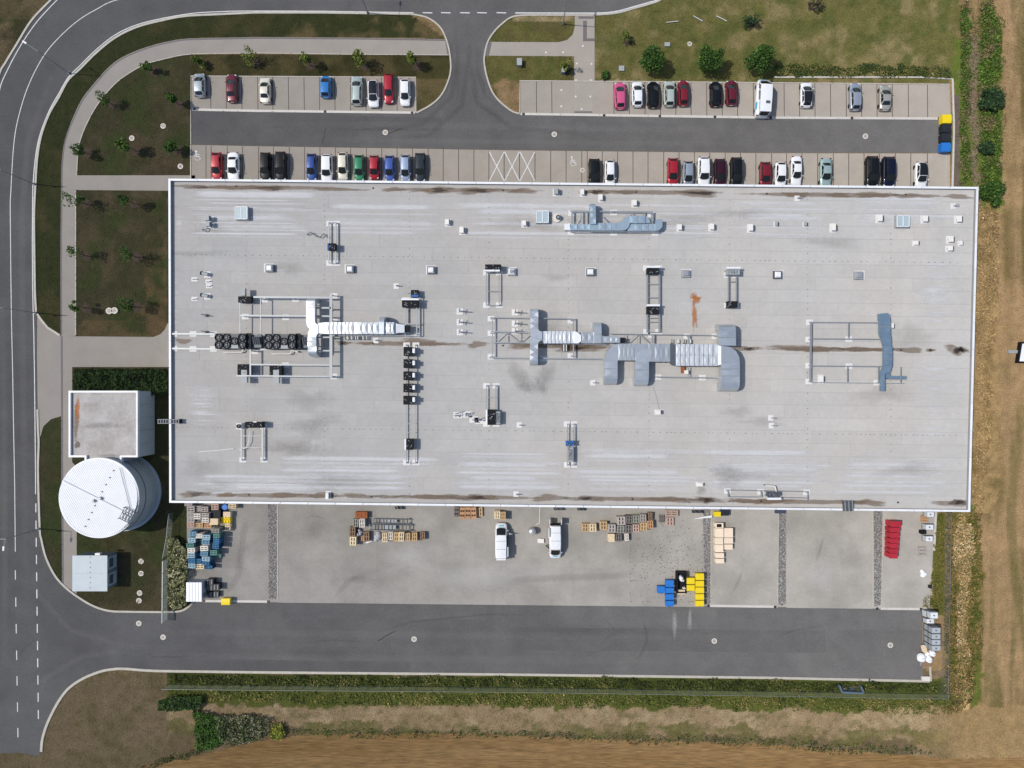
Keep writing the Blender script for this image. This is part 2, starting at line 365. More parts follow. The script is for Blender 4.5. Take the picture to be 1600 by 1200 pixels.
FIELD_EDGE = [(140, 1215), (212, 1199), (290, 1185), (340, 1173), (400, 1158), (482, 1148), (625, 1146), (800, 1149), (975, 1156), (1200, 1163), (1350, 1174), (1480, 1186), (1600, 1184), (1800, 1184)]

# ------------------------------------------------------------------ ground: one sheet to the horizon, toned by what grows on it
def ground_tone(px, py):
    """linear colour of the vegetation / soil at photograph pixels (numpy arrays)"""
    n1 = vnoise(px, py, 90, 1); n2 = vnoise(px, py, 26, 2); n3 = vnoise(px, py, 8, 3, 2)
    jx = px + (n2 - .5) * 26 + (n3 - .5) * 10; jy = py + (vnoise(px, py, 26, 5) - .5) * 22 + (vnoise(px, py, 8, 6, 2) - .5) * 10
    C = np.zeros(px.shape + (3,))
    def put(mask, rgb, k=1.0):
        c = np.array([lin(v) * 0.92 for v in rgb]); mk = (mask * k)[..., None]
        C[:] = C * (1 - mk) + c * mk
    sm = lambda v, a, b: np.clip((v - a) / (b - a), 0, 1)
    put(np.ones(px.shape), (150, 126, 92))                                     # dry grassland
    st = sm(vnoise(px, py * 0.12, 14, 8), .45, .7)
    put(st * (px > 1490), (112, 98, 60), 0.75); put(sm(n1, .55, .75), (168, 140, 104), .7)
    put(sm(vnoise(px, py * .1, 20, 9), .55, .68) * (px > 1500), (96, 92, 52), .55)
    L = jx < 300                                                               # west lawns
    put((jx < 310) & (jy < 1010), (74, 71, 48))
    put(((jx < 310) & (jy < 1010)) * sm(n2, .5, .72), (94, 84, 62), .85)
    put(((jx < 310) & (jy < 1010)) * sm(vnoise(px, py, 40, 12), .48, .66), (64, 76, 40), .7)
    put(inpoly(px, py, [(225, 370), (262, 340), (262, 530), (110, 530), (130, 500), (200, 500), (228, 470)]) * sm(n2, .3, .55), (112, 94, 66), .75)
    put(inpoly(jx, jy, [(250, 90), (300, 120), (300, 280), (230, 280), (215, 160)]) * sm(n1, .3, .55), (86, 74, 58), .75)
    vg = inpoly(px, py, VERGE_OUT + VERGE_IN[::-1])
    put(vg * 1.0, (62, 66, 38)); put(vg * sm(n2, .5, .7), (84, 78, 50), .7)
    put(((jy > 35) & (jy < 62) & (jx > 440) & (jx < 700)) * sm(n2, .4, .6), (112, 98, 66), .8)
    put(((px > 300) & (px < 705) & (py > 84) & (py < 122)) * 1.0, (66, 64, 38))
    put(((px > 300) & (px < 705) & (py > 84) & (py < 180)) * sm(n2, .45, .7), (96, 86, 56), .8)
    put((px > 650) & (px < 706) & (py > 90) & (py < 180), (84, 80, 48), .7)
    E = (jx > 755) & (jx < 1500) & (jy < 130) & (jy > -200)                     # lawn north of the east car park
    put(E * 1.0, (108, 104, 60)); put(E * sm(n2, .5, .7), (142, 128, 90), .75); put(E * sm(vnoise(px, py, 18, 14), .45, .7), (84, 92, 46), .7)
    put(((jx > 755) & (jx < 900) & (jy < 200)) * sm(n2, .35, .6), (92, 86, 50), .8)
    put(((py > 24) & (py < 34) & (px > 800) & (px < 897)) * sm(n2, .3, .6), (176, 158, 122), .8)
    put((py < 30) * (jx < 90), (92, 84, 58)); put(((jx < 90) & (jy < 130)) * sm(n2, .4, .6), (120, 104, 76), .8)
    # weed bed east of the car park
    W = (jx > 1488) & (jx < 1562) & (jy > 60) & (jy < 330)
    put(((px > 1483) & (px < 1490) & (py > 120) & (py < 320)) * 1.0, (150, 122, 92)); put(W * 1.0, (98, 112, 48)); put(W * sm(np.exp(-((jx - 1520) / 13) ** 2) + (n2 - .5), .35, .8), (134, 116, 100), .9)
    put(((px > 1489) & (px < 1499)) * ((py > 150) & (py < 310)), (112, 98, 92), .9)
    # straw strip along the east wall and beyond
    s1 = ((jx > 1500) & (jx < 1560) & (jy > 300) & (jy < 800)); put(s1 * sm(n3, .3, .65), (168, 142, 100), .8)
    w2 = (jx > 1476) & (jx < 1532) & (jy > 790) & (jy < 1110)
    put(w2 * 1.0, (116, 104, 58)); put(w2 * sm(n3, .4, .7), (150, 126, 84), .8)
    put(w2 * (np.exp(-((jx - 1503) / 9) ** 2) > .5), (206, 178, 128), .9)
    put(w2 * (np.exp(-((jx - 1522) / 8) ** 2) > .5), (88, 102, 42), .8)
    put(((px > 1440) & (px < 1476) & (py > 800) & (py < 960)) * 1.0, (98, 96, 46))
    put(((px > 1436) & (px < 1458) & (py > 850) & (py < 952)) * sm(n3, .35, .6), (196, 184, 168), .8)
    # south bank
    B = (jy > 1046) & (jx < 1500)
    put(B * 1.0, (112, 98, 72)); put(B * sm(n2, .5, .7), (142, 122, 98), .7)
    put(((px < 265) & (py > 1040)) * sm(n1, .35, .6), (128, 112, 86), .7)
    put(((px < 265) & (py > 1040)) * sm(n2, .5, .7), (92, 86, 52), .6)
    S1 = (px > 262) & (jx < 1490)
    sl = 0.0125 * (px - 262)
    put((S1 & (jy > 1050 + sl * .7) & (jy < 1100 + sl * 1.1)) * 1.0, (92, 96, 46))
    put((S1 & (py > 1052 + sl * .9) & (py < 1070 + sl * .95)) * 1.0, (70, 78, 36))
    D = S1 & (jy > 1101 + sl * .7) & (jy < 1138 + sl)
    put(D * 1.0, (148, 128, 98)); put(D * sm(n2, .45, .7), (170, 150, 118), .8); put(D * sm(n3, .55, .75), (104, 100, 60), .6)
    put((S1 & (jy > 1126 + sl * .8) & (jy < 1146 + sl * 1.3)) * sm(n2, .35, .6), (102, 98, 56), .85)
    put(sm(jx + (n1 - .5) * 120, 1440, 1520) * (jy > 1108), (152, 128, 90), .85)
    return C
lines = lambda a, b, st: np.concatenate([[-14000, -6000, -2500, -1000], np.arange(a, b, st), [2800, 4200, 8000, 15500]])
gx = lines(-160, 1760, 3.2); gy = lines(-160, 1360, 3.2)
GX, GY = np.meshgrid(gx, gy)
tone = ground_tone(np.clip(GX, -160, 1760), np.clip(GY, -160, 1360))
nx, ny = len(gx), len(gy)
co = np.stack([(GX - 800) * GSD, (600 - GY) * GSD, np.zeros_like(GX)], -1).reshape(-1, 3)
me = bpy.data.meshes.new('ground')
idx = np.arange(nx * ny).reshape(ny, nx)
fq = np.stack([idx[1:, :-1], idx[1:, 1:], idx[:-1, 1:], idx[:-1, :-1]], -1).reshape(-1, 4)
me.vertices.add(len(co)); me.loops.add(fq.size); me.polygons.add(len(fq))
me.vertices.foreach_set('co', co.astype(np.float32).ravel()); me.loops.foreach_set('vertex_index', fq.astype(np.int32).ravel())
me.polygons.foreach_set('loop_start', np.arange(0, fq.size, 4, dtype=np.int32)); me.polygons.foreach_set('loop_total', np.full(len(fq), 4, np.int32))
at = me.color_attributes.new('tone', 'FLOAT_COLOR', 'POINT')
c4 = np.ones((len(co), 4), np.float32); c4[:, :3] = tone.reshape(-1, 3); at.data.foreach_set('color', c4.ravel())
me.materials.append(M_GROUND); me.update(); me.validate()
o = bpy.data.objects.new('ground', me); COL.objects.link(o); tag(o, 'dry grassland and lawns round the warehouse', None, kind='structure')

fe = []
for i in range(len(FIELD_EDGE) - 1):
    (x0, y0), (x1, y1) = FIELD_EDGE[i], FIELD_EDGE[i + 1]; k = max(1, int((x1 - x0) / 4))
    fe += [(x0 + (x1 - x0) * j / k, y0 + (y1 - y0) * j / k + random.uniform(-2, 2)) for j in range(k)]
fld = sheet('field', fe + [(2200, 1184), (2200, 2400), (-200, 2400), (-60, 1260)], 0.02, M_FIELD); tag(fld, 'golden brown stubble field south of the site', kind='structure')

# ------------------------------------------------------------------ roads and pavements
road = tag(sheet('road', ROAD, 0.012, M_ASPH), 'grey asphalt access road, car park aisle and yard lane', kind='structure')
walk = tag(sheet('pavement', WALK, 0.02, M_PAVE), 'pale paved footway following the curved road', kind='structure')
apron = tag(sheet('apron', APRON, 0.024, M_PAVE), 'paved forecourt between the road and the warehouse', kind='structure')
tag(sheet('footway', WALK_LOW, 0.028, M_PAVE), 'narrow paved footway past the tank', kind='structure')
walk_r = tag(sheet('footpath', WALK_R, 0.02, M_PAVE), 'paved path from the road to the east car park', kind='structure')
nw = tag(sheet('parking_bays', BAY_NW, 0.02, M_BAY), 'paved parking bays north of the west aisle', kind='structure')
ne = tag(sheet('parking_bays', BAY_NE, 0.02, M_BAY), 'paved parking bays north of the east aisle', kind='structure')
sb = tag(sheet('parking_bays', BAY_S, 0.02, M_BAY), 'paved parking bays along the warehouse front', kind='structure')
yard = tag(sheet('yard', YARD, 0.02, M_YARD), 'pale concrete storage yard behind the warehouse', kind='structure')
M_PATHC = mat('path_concrete', S(176, 169, 158), 0.9, amt=0.06, scale=0.5, dr=.8)
def strip(parent, name, a, b, wd, m, z=0.024): return MB().bar(a, b, wd, z - 0.006, z + 0.002, 0).build(name, m, parent)
for x in (329, 353.3, 377.6, 402.5, 426, 450.5, 475, 499, 523, 547.5, 571.5, 596, 620): strip(nw, 'bay_line', (x, 120), (x + .6, 173.5 + (x - 400) * .012), .11, M_JOINT)
for x in (838, 862, 959, 983, 1007.5, 1031.5, 1055.5, 1079.5, 1104, 1128, 1152, 1177, 1201, 1225, 1249, 1273, 1297.5, 1322, 1346, 1370, 1394, 1419, 1449):
    strip(ne, 'bay_line', (x, 127 + (x - 812) * .008), (x + .4, 177.5 + (x - 812) * .012), .11, M_JOINT)
for x in (322, 330, 355, 379, 404, 427.5, 452, 476, 500, 524, 548, 572.5, 596.5, 620.5, 644.5, 669, 692.5, 716.5, 740.5, 860.5, 884.5, 909, 917.5, 941, 965, 989, 1012.5, 1037, 1061, 1085, 1109, 1133, 1157, 1181, 1205.5, 1229, 1253, 1277.5, 1302, 1326, 1350, 1374, 1399, 1423, 1449):
    strip(sb, 'bay_line', (x, 229 + (min(x, 1200) - 400) * .0135), (x, 300), .11, M_JOINT)
for x0 in (764.5, 788.3, 812.3):
    for a, b in (((x0, 237), (x0 + 23.5, 283)), ((x0 + 23.5, 237), (x0, 283))):
        strip(sb, 'cross_marking', a, b, .16, M_PAINT, 0.030 + (.004 if a[0] > x0 else 0))
for x in (764.5, 788.3, 812.3, 836.5): strip(sb, 'bay_marking', (x - .6, 236), (x - .6, 284), .12, M_JOINT)
for cx, cy in ((309, 243), (896, 252)):                                     # wheelchair symbols
    mb = MB(); c = P(cx, cy)
    mb.cyl((c.x - .25, c.y + .62), .16, .022, .03, 10)
    mb.wbox(c.x - .32, c.y - .15, .022, c.x - .18, c.y + .45, .031)
    mb.wbox(c.x - .32, c.y + .1, .022, c.x + .25, c.y + .22, .033)
    mb.wbox(c.x - .32, c.y - .2, .022, c.x + .3, c.y - .07, .033)
    mb.wbar((c.x + .25, c.y - .12, .026), (c.x + .48, c.y - .62, .026), .055)
    for i in range(11):
        t0, t1 = [math.radians(100 + (i + q) * 22) for q in (0, 1)]
        mb.wbar((c.x + .02 + math.cos(t0) * .5, c.y - .25 + math.sin(t0) * .5, .026), (c.x + .02 + math.cos(t1) * .5, c.y - .25 + math.sin(t1) * .5, .026), .05, 5)
    mb.build('wheelchair_symbol', M_PAINT, sb)
MB().pp([(911, 32.5), (917, 32.5), (917, 60), (929, 60), (929, 64.5), (911, 64.5)], .016, .025, 0).build('dark_paver_band', M_DARKPAVE, walk_r)
MB().box(904, 26, 928, 29.5, .016, .025, 0).build('dark_paver_band', M_DARKPAVE, walk_r)
MB().box(897.5, 127, 926, 177.5, .018, .026, 0).build('crossing_slab', M_PATHC, ne)
MB().box(897.5, 174, 925.5, 176.5, .022, .031, 0).build('dark_paver_band', M_DARKPAVE, ne)
for par, pl in ((walk, [(x + (1.3 if x < 400 else 0), y + (1.6 if x > 110 else 0)) for x, y in s_vi]),):
    ribbon(MB(), pl, .22, .018, .027).build('dark_edge_course', M_DARKPAVE, par)
ribbon(MB(), [(96.5, 525), (97, 640), (97.5, 760), (98.5, 912)], .3, .022, .034).build('dark_edge_course', M_DARKPAVE, apron)
MB().bar((698, 63), (701.5, 86), .5, .018, .03, 0).build('tactile_strip', M_DARKPAVE, walk)
MB().bar((766, 66), (761.5, 87), .5, .018, .03, 0).build('tactile_strip', M_DARKPAVE, walk_r)
# kerbs
def kerb(pts, label, wd=.2, h=.12, m=M_KERB):
    o = ribbon(MB(), pts, wd, -.02, h).build('kerb', m); return tag(o, label, kind='structure')
off = lambda pts, dx, dy: [(x + dx, y + dy) for x, y in pts]
kerb(s_vo + [(65, 500), (75, 512), (94, 524)], 'kerb round the curved grass verge', .32)
kerb(s_il, 'kerb of the west car park island', .24); kerb(s_ir, 'kerb of the east car park island', .24)
kerb(s_ll, 'kerb round the tank lawn', .3); kerb(s_so, 'kerb along the south side of the yard lane', .38, .14)
kerb(s_tr[4:], 'kerb of the north road bend', .25); kerb(smooth(OUTER)[6:], 'kerb on the outside of the road bend', .3)
kerb([(118.5, 525), (118.5, 298)], 'edging of the west lawn', .12, .06); kerb(s_wi, 'edging of the footway lawn side', .12, .06)
kerb([(298.5, 226), (298.5, 119), (650, 121), (650, 176)], 'edging round the west bays', .14, .1)
kerb([(812, 178), (812, 126.5), (1000, 127.7), (1483.5, 132), (1484, 186)], 'edging round the east bays', .16, .1)
kerb([(1440, 121), (1488, 124), (1490, 200), (1487, 320)], 'pale garden kerb by the weed bed', .25, .15, M_CHAN); kerb([(298.3, 308), (298.3, 227)], 'edging at the end of the warehouse bays', .16, .1)
kerb([(1209, 121), (1440, 121)], 'pale garden kerb north of the east bays', .2, .15, M_CHAN)
kerb([(1478, 240), (1477, 315)], 'edging at the east end of the warehouse bays', .16, .1)
kerb([(1444, 1036), (1452.5, 1036), (1454, 1064)], 'kerb at the corner of the yard lane', .3, .12)
kerb([(1462, 800), (1459, 860)], 'pale edging slab at the yard east side', .35, .1, M_CHAN)
# drainage channels with gullies
def channel(name_pts, gull, label):
    o = tag(ribbon(MB(), name_pts, .36, .01, .034).build('drain_channel', M_CHAN), label, kind='structure')
    for g in gull: MB().box(g[0] - 2, g[1] - 1.9, g[0] + 2, g[1] + 1.9, .02, .044, 0).build('gully_grate', M_GULLY, o)
channel([(300, 171.2), (400, 173.2), (648, 176)], [(304, 170.6), (508, 174.3), (644, 176.3)], 'drainage channel along the west bays')
channel([(813, 178), (1200, 183.8), (1470, 185.3)], [(818, 178.3), (944, 180.3), (1031, 181.5), (1117, 182.6), (1204, 183.7), (1331, 184.5), (1467, 185)], 'drainage channel along the east bays')
channel([(318, 939), (418, 940)], [(319, 938.6), (419.5, 940)], 'drainage channel at the west yard gate')
channel([(1106, 946.3), (1212, 948)], [(1107, 946.5), (1211, 948.3)], 'drainage channel beside the yellow bins')
channel([(1376, 951), (1437, 951.6)], [(1370.5, 951), (1439, 951.7)], 'drainage channel below the red containers')
# road markings
def line(pts, wd, name='road_line', z=.018): return ribbon(MB(), pts, wd, .006, z).build(name, M_PAINT, road)
CL = smooth([(260, -17), (182, 0), (150, 15), (125, 30), (100, 51), (75, 78), (57, 107), (42, 140), (31, 175), (24, 207), (20, 245), (17, 300), (16, 325), (17, 425), (18, 500), (20, 590), (21, 655), (23, 755), (24, 862)])
line(CL, .11)
line(smooth([(646, 19.8), (500, 17.5), (400, 17.2), (350, 18), (300, 21), (250, 29.5), (212, 39.5), (180, 54.5), (150, 78), (125, 102.5), (107, 120.5), (92, 146), (77, 173), (63, 209), (56, 242), (52, 283), (51, 310), (50.5, 375), (51, 450), (53, 525), (54, 590), (55.5, 730), (55.6, 772)]), .13)
line(smooth([(-22, 320), (-13, 230), (-7, 175), (0, 138), (8, 117), (30, 75), (57, 35), (89, 0), (112, -24)]), .13)
line(smooth([(805, 20.3), (920, 20.6), (960, 18.3), (990, 10.5), (1015, 3.5), (1030, -2), (1058, -24)]), .18)
for y0 in (891, 933.5, 975, 1016.5, 1056.5, 1097.5, 1137.5): line([(24 + (y0 - 891) * .016, y0), (24.2 + (y0 - 891) * .016, y0 + 14.5)], .13)
for k in range(13):
    y0 = 786.5 + 26.9 * k; line([(56 + k * .33, y0), (56.1 + k * .33, y0 + 14)], .15)
for x0 in (660.5, 689, 719, 745.5, 776): line([(x0, 19.8), (x0 + 15, 20.2)], .16)
# gravel strips between the yard bays, one stone bed each with a kerb
def gravel(name, pts, label):
    b = tag(sheet('gravel_strip', pts, .026, M_GRAVEL), label, kind='structure')
    xs = [p[0] for p in pts]; ys = [p[1] for p in pts]
    n = int((max(xs) - min(xs)) * (max(ys) - min(ys)) * .7)
    x = RNG.uniform(min(xs), max(xs), n); y = RNG.uniform(min(ys), max(ys), n); k = inpoly(x, y, pts)
    c = np.stack([(x[k] - 800) * GSD, (600 - y[k]) * GSD, np.full(k.sum(), .06)], -1)
    t = RNG.uniform(.10, .42, len(c))[:, None] * np.array([1, .97, .93])
    g = quads('stones', leaves(c, .2, 1.6, aspect=.9), t, M_STONE, b); tag(g, kind='stuff')
    return b
gravel('g', [(419, 775), (432.5, 775), (432.5, 936), (420, 936)], 'dark gravel strip beside the first yard bay')
gravel('g', [(1098, 780), (1110, 780), (1110, 944), (1101, 944)], 'gravel strip beside the yellow bins')
gravel('g', [(1217.5, 780), (1228, 780), (1227.5, 942), (1222, 946), (1216, 943)], 'gravel strip between the empty yard bays')
gravel('g', [(1365, 780), (1379, 780), (1376, 945), (1366, 948)], 'gravel strip beside the red containers')
for pts, lb in (([(433.8, 775), (433.8, 936)], 'kerb east of the dark gravel strip'), ([(1111.3, 780), (1110.6, 945)], 'kerb east of the gravel strip by the yellow bins'), ([(1216.3, 780), (1215, 943)], 'kerb west of the middle gravel strip'), ([(1380.3, 780), (1377, 948)], 'kerb beside the red containers'), ([(1363.5, 780), (1364, 948)], 'kerb west of the last gravel strip')):
    kerb(pts, lb, .14, .07)

for x0, x1, nc in ((293, 419, 3), (434.5, 1098, 13), (1112, 1215.5, 2), (1229, 1363, 3), (1381, 1440, 1)):   # cast slabs, each its own tone
    for c in range(nc):
        for r in range(3):
            a, b = x0 + (x1 - x0) * c / nc, x0 + (x1 - x0) * (c + 1) / nc - .25; y0 = 779 + 54 * r; ye = lambda x: 940.2 + (x - 302) * .0103
            t0, t1 = (y0, y0), (y0 + 53.7, y0 + 53.7) if r < 2 else (ye(a), ye(b))
            sheet('concrete_slab', [(a, t0[0]), (b, t0[1]), (b, t1[1]), (a, t1[0])], .0214, M_YARD, parent=yard)
for nm, pts, k in (('p', [(1286, 185.5), (1471, 186.5), (1473, 238), (1286, 238.5)], 1.07), ('p', [(440, 943), (760, 945.5), (760, 968), (440, 966)], 1.06), ('p', [(800, 980), (1290, 985), (1290, 1020), (800, 1016)], .95), ('p', [(330, 1030), (640, 1033), (640, 1050), (330, 1048)], .94), ('p', [(1120, 950), (1440, 954), (1440, 985), (1120, 982)], 1.05), ('p', [(708, 40), (752, 40), (752, 90), (708, 90)], 1.06), ('p', [(520, 180), (690, 184), (690, 205), (520, 203)], .95), ('p', [(22, 420), (50, 420), (51, 520), (22, 520)], 1.05), ('p', [(900, 190), (1060, 192), (1060, 212), (900, 210)], 1.05)):
    sheet('asphalt_patch', pts, .0128, mat('asphalt_%d' % round(k * 100), tuple(v * k for v in (.136, .132, .128)), .9, amt=.12, scale=.4, scale2=3, amt2=.1, dr=1.0, spec=.25), parent=road)
# ------------------------------------------------------------------ the warehouse
RZ = 7.5; PZ = 8.0
TL, TR, BR, BL = (263, 279), (1529, 292), (1516, 800), (264.5, 785.5)        # outer parapet corners at parapet height
cw = [P(*p, PZ) for p in (TL, TR, BR, BL)]
ctr = (cw[0] + cw[2]) / 2
wh = thing('warehouse', 'long flat-roofed warehouse with grey membrane roof and white parapet', 'building', (ctr.x, ctr.y, 0))
def inset(pts, d):
    q = []
    for i, p in enumerate(pts):
        a = (pts[i - 1] - p).xy.normalized(); b = (pts[(i + 1) % len(pts)] - p).xy.normalized(); q.append(Vector((*(p.xy + (a + b) * d), 0)))
    return q
w_in = inset(cw, .06); r_in = inset(cw, .3)
sides = ('north_wall', 'east_wall', 'south_wall', 'west_wall')
core = MB(); core.prism([tuple(p.xy) for p in inset(cw, .12)], 0, RZ - .02); core.build('wall', M_WALL, wh)
for i in range(4):                                                            # facade cladding panels with joints
    a, b = w_in[i], w_in[(i + 1) % 4]; n = round((b - a).length / 6); d = (b - a) / n; nn = Vector((-d.y, d.x, 0)).normalized() * -0.05
    if i in (0, 1, 3): n2 = n
    for k in range(n):
        s_, e_ = a + d * k + d * .004, a + d * (k + 1) - d * .004
        q = [s_, e_, e_ - nn * -1.2, s_ - nn * -1.2]
        MB().prism([tuple(s_.xy), tuple(e_.xy), tuple((e_ + nn).xy), tuple((s_ + nn).xy)], 0.05, RZ).build('facade_panel', M_WALL, wh)
M_UPST = mat('upstand_membrane', S(150, 150, 152), .85, amt=.08, scale=1)
for i in range(4):                                                            # parapet with white capping
    a, b = cw[i], cw[(i + 1) % 4]; a2, b2 = r_in[i], r_in[(i + 1) % 4]
    MB().prism([tuple(a.xy), tuple(b.xy), tuple(b2.xy), tuple(a2.xy)], RZ - .5, PZ - .05).build('parapet', M_UPST, wh)
    n = round((b - a).length / 4)
    for k in range(n):                                                        # capping in lengths with open joints
        t0, t1 = k / n + (.0006 if k else 0), (k + 1) / n
        MB().prism([tuple(a.lerp(b, t0).xy), tuple(a.lerp(b, t1).xy), tuple(a2.lerp(b2, t1).xy), tuple(a2.lerp(b2, t0).xy)], PZ - .05, PZ + random.uniform(0, .012)).build('parapet_cap', M_WHITE, wh)
def RP(u, v):                                                                 # roof pixel by fraction
    t = (TL[0] + (TR[0] - TL[0]) * u, TL[1] + (TR[1] - TL[1]) * u); b = (BL[0] + (BR[0] - BL[0]) * u, BL[1] + (BR[1] - BL[1]) * u)
    return (t[0] + (b[0] - t[0]) * v, t[1] + (b[1] - t[1]) * v)
slab = MB(); slab.prism([tuple(p.xy) for p in r_in], RZ - .05, RZ - .012); slab.build('roof_deck', M_ROOFB, wh)
rows = 25
def sh(u0, v0, u1, v1, z0, z1, m, name, par=wh):
    return MB().pp([RP(u0, v0), RP(u1, v0), RP(u1, v1), RP(u0, v1)], z0, z1, PZ if False else RZ).build(name, m, par)
UM, VM = .0030, .0078
for r in range(rows):                                                         # membrane laid in lengths, laps showing
    v0 = VM + (1 - 2 * VM) * r / rows; v1 = VM + (1 - 2 * VM) * (r + 1) / rows - .0009
    u = UM; off_ = random.uniform(.03, .11)
    while u < 1 - UM - .001:
        e = min(u + (off_ if u == UM else random.uniform(.09, .13)), 1 - UM)
        if 1 - UM - e < .03: e = 1 - UM
        sh(u, v0, e - .0003, v1, RZ - .01, RZ + random.choice((0, .002, .004)), M_ROOF, 'membrane_sheet'); u = e
def rseam(x0, y0, x1, wd):                                                     # worn, paler lap of one sheet over the next
    n = max(3, int((x1 - x0) / 14)); z = RZ + random.uniform(.007, .011); vs = []; fd = []; fs = []; wp = wd / .093 * random.choice((1.3, 1.8, 2.4, 4.0)); pk = random.uniform(.75, 1.3)
    for i in range(n + 1):
        t = i / n; e = min(1, t * n / 1.5, (1 - t) * n / 1.5)
        for j, q in enumerate((0, .8, 1, .8, 0)):
            vs.append(tuple(P(x0 + (x1 - x0) * t, y0 + (x1 - x0) * t * .0108 + (j / 4 - .5) * wp, z))); fd.append(q * e * pk)
    for i in range(n):
        for j in range(4): a = i * 5 + j; fs.append((a + 1, a + 6, a + 5, a))
    mb = MB(); mb.add(vs, fs); o = mb.build('membrane_lap', M_SEAM, wh)
    at = o.data.attributes.new('fade', 'FLOAT', 'POINT'); at.data.foreach_set('value', np.array(fd, np.float32))
for zx0, zx1, zy0, zy1, n, wd in ((283, 520, 299, 372, 9, .22), (480, 705, 320, 368, 4, .26), (700, 1000, 313, 378, 4, .28), (900, 1160, 316, 375, 5, .2), (1130, 1320, 312, 372, 8, .2), (1320, 1515, 308, 350, 7, .2), (1424, 1505, 408, 505, 9, .3), (1420, 1500, 565, 680, 10, .22), (283, 361, 600, 665, 7, .3), (270, 290, 338, 358, 4, .25),
                                  (285, 560, 742, 772, 4, .3), (420, 700, 712, 764, 5, .3), (695, 900, 705, 762, 6, .33), (880, 1110, 702, 768, 6, .26), (1085, 1330, 702, 765, 8, .26), (1290, 1500, 705, 770, 6, .24), (264, 284, 430, 520, 6, .2)):
    n = round(n * 1.5)
    for k in range(n):
        y = zy0 + (zy1 - zy0) * (k + random.uniform(.2, .8)) / n; ln = (zx1 - zx0)
        a = zx0 + random.uniform(0, ln * .12); b = zx1 - random.uniform(0, ln * .25)
        rseam(a, y, b, wd * random.uniform(.6, 1.2))
for y in range(320, 780, 15): rseam(1500 - (y - 320) * .02, y + random.uniform(-3, 3), 1514 - (y - 320) * .024, .12)
dots = MB()
for x in (385, 507, 640, 764, 888, 1014, 1140, 1262, 1392):                   # rows of dark fasteners
    y = 300
    while y < 775:
        dots.box(x + random.uniform(-.7, .7) - .6, y, x + .7, y + random.uniform(.8, 2.2), RZ - .002, RZ + .013, RZ); y += random.uniform(7, 14)
for yb in (397, 667):
    x = 275
    while x < 1500:
        yy = yb + (x - 275) * .0105; dots.box(x, yy, x + random.uniform(1, 3.2), yy + 1.2, RZ - .002, RZ + .013, RZ); x += random.uniform(6, 13)
tag(dots.build('fastener', M_DOT, wh), kind='stuff')
def stain(cx, cy, rx, ry, m, par=wh, z=RZ + .016, ang=0.0, name='water_stain', wob=.25):
    n, k = 36, 5; c = P(cx, cy, z); sc = GSD * (CAM_H - z) / CAM_H; vs = [(c.x, c.y, z)]; fd = [1.0]; fs = []
    ph = [random.uniform(0, 6.28) for _ in range(4)]
    for j in range(1, k + 1):
        for i in range(n):
            t = 2 * math.pi * i / n; rr = j / k * (1 + wob * (math.sin(2 * t + ph[0]) * .4 + math.sin(3 * t + ph[1]) * .35 + math.sin(5 * t + ph[2]) * .25))
            x, y = math.cos(t) * rx * rr * sc, math.sin(t) * ry * rr * sc
            vs.append((c.x + x * math.cos(ang) - y * math.sin(ang), c.y + x * math.sin(ang) + y * math.cos(ang), z)); fd.append(max(0.0, 1 - (j / k) ** 1.5))
    for i in range(n): fs.append((0, 1 + i, 1 + (i + 1) % n))
    for j in range(k - 1):
        for i in range(n):
            a, b = 1 + j * n, 1 + (j + 1) * n; fs.append((a + i, b + i, b + (i + 1) % n, a + (i + 1) % n))
    mb = MB(); mb.add(vs, fs); o = mb.build(name, m, par)
    at = o.data.attributes.new('fade', 'FLOAT', 'POINT'); at.data.foreach_set('value', np.array(fd, np.float32)); return o
for x, y, rx, ry, dk in ((300, 291.5, 40, 3.5, 0), (425, 294, 34, 4.5, 1), (370, 293, 70, 4, 0), (525, 296, 45, 3.5, 0), (616, 296, 22, 4, 0), (683, 297.3, 32, 6, 1), (744, 298, 36, 6, 1), (818, 298.5, 32, 4, 0), (930, 300, 26, 5, 1), (978, 300.5, 24, 3, 0), (1090, 301.5, 52, 6, 1), (1245, 304.5, 30, 4.5, 0), (1310, 305, 24, 4, 0), (1366, 304.5, 34, 6.5, 0), (1430, 306, 40, 4.5, 0), (1495, 307, 30, 4, 0),
                      (286, 533, 14, 6, 0), (536, 536, 13, 4.5, 1), (575, 537, 12, 3.5, 0), (655, 535.5, 50, 6, 0), (746, 538, 20, 5.5, 0), (820, 540, 40, 5, 0), (905, 543, 60, 7, 0), (900, 544, 26, 4, 1), (985, 545, 40, 5, 0), (1165, 544.5, 24, 5, 0), (1170, 545, 10, 3, 1), (1262, 544.5, 72, 5.5, 0), (1350, 546, 45, 4.5, 0), (1453, 547.3, 9, 3.5, 1), (1420, 547, 34, 4, 0), (1495, 547, 21, 9, 1), (1500, 547, 12, 6, 1),
                      (303, 772, 30, 5.5, 1), (355, 773.5, 20, 4, 0), (445, 773.5, 38, 4.5, 0), (505, 774, 28, 4.5, 0), (562, 775, 34, 4.5, 0), (605, 776, 26, 3.5, 0), (680, 776, 40, 5, 0), (745, 777.5, 40, 5.5, 0), (746, 777.5, 16, 4, 1), (860, 778, 42, 5, 0), (915, 779, 34, 5.5, 0), (915, 779, 13, 4, 1), (1045, 780.5, 45, 5, 0), (1102, 781.5, 34, 6.5, 0), (1104, 781.5, 16, 5, 1), (1185, 783, 56, 5.5, 0), (1354, 785.5, 34, 6, 0), (1490, 786, 36, 6.5, 0), (1497, 785, 16, 6, 1)):
    stain(x, y, rx * 1.1, ry * 1.25, M_ST_B, z=RZ + .016, ang=-.0105, wob=.45)
    if dk: stain(x + rx * .1, y, max(5, rx * .5), max(2.2, ry * .75), M_ST_D, z=RZ + .020, ang=-.0105, wob=.6)
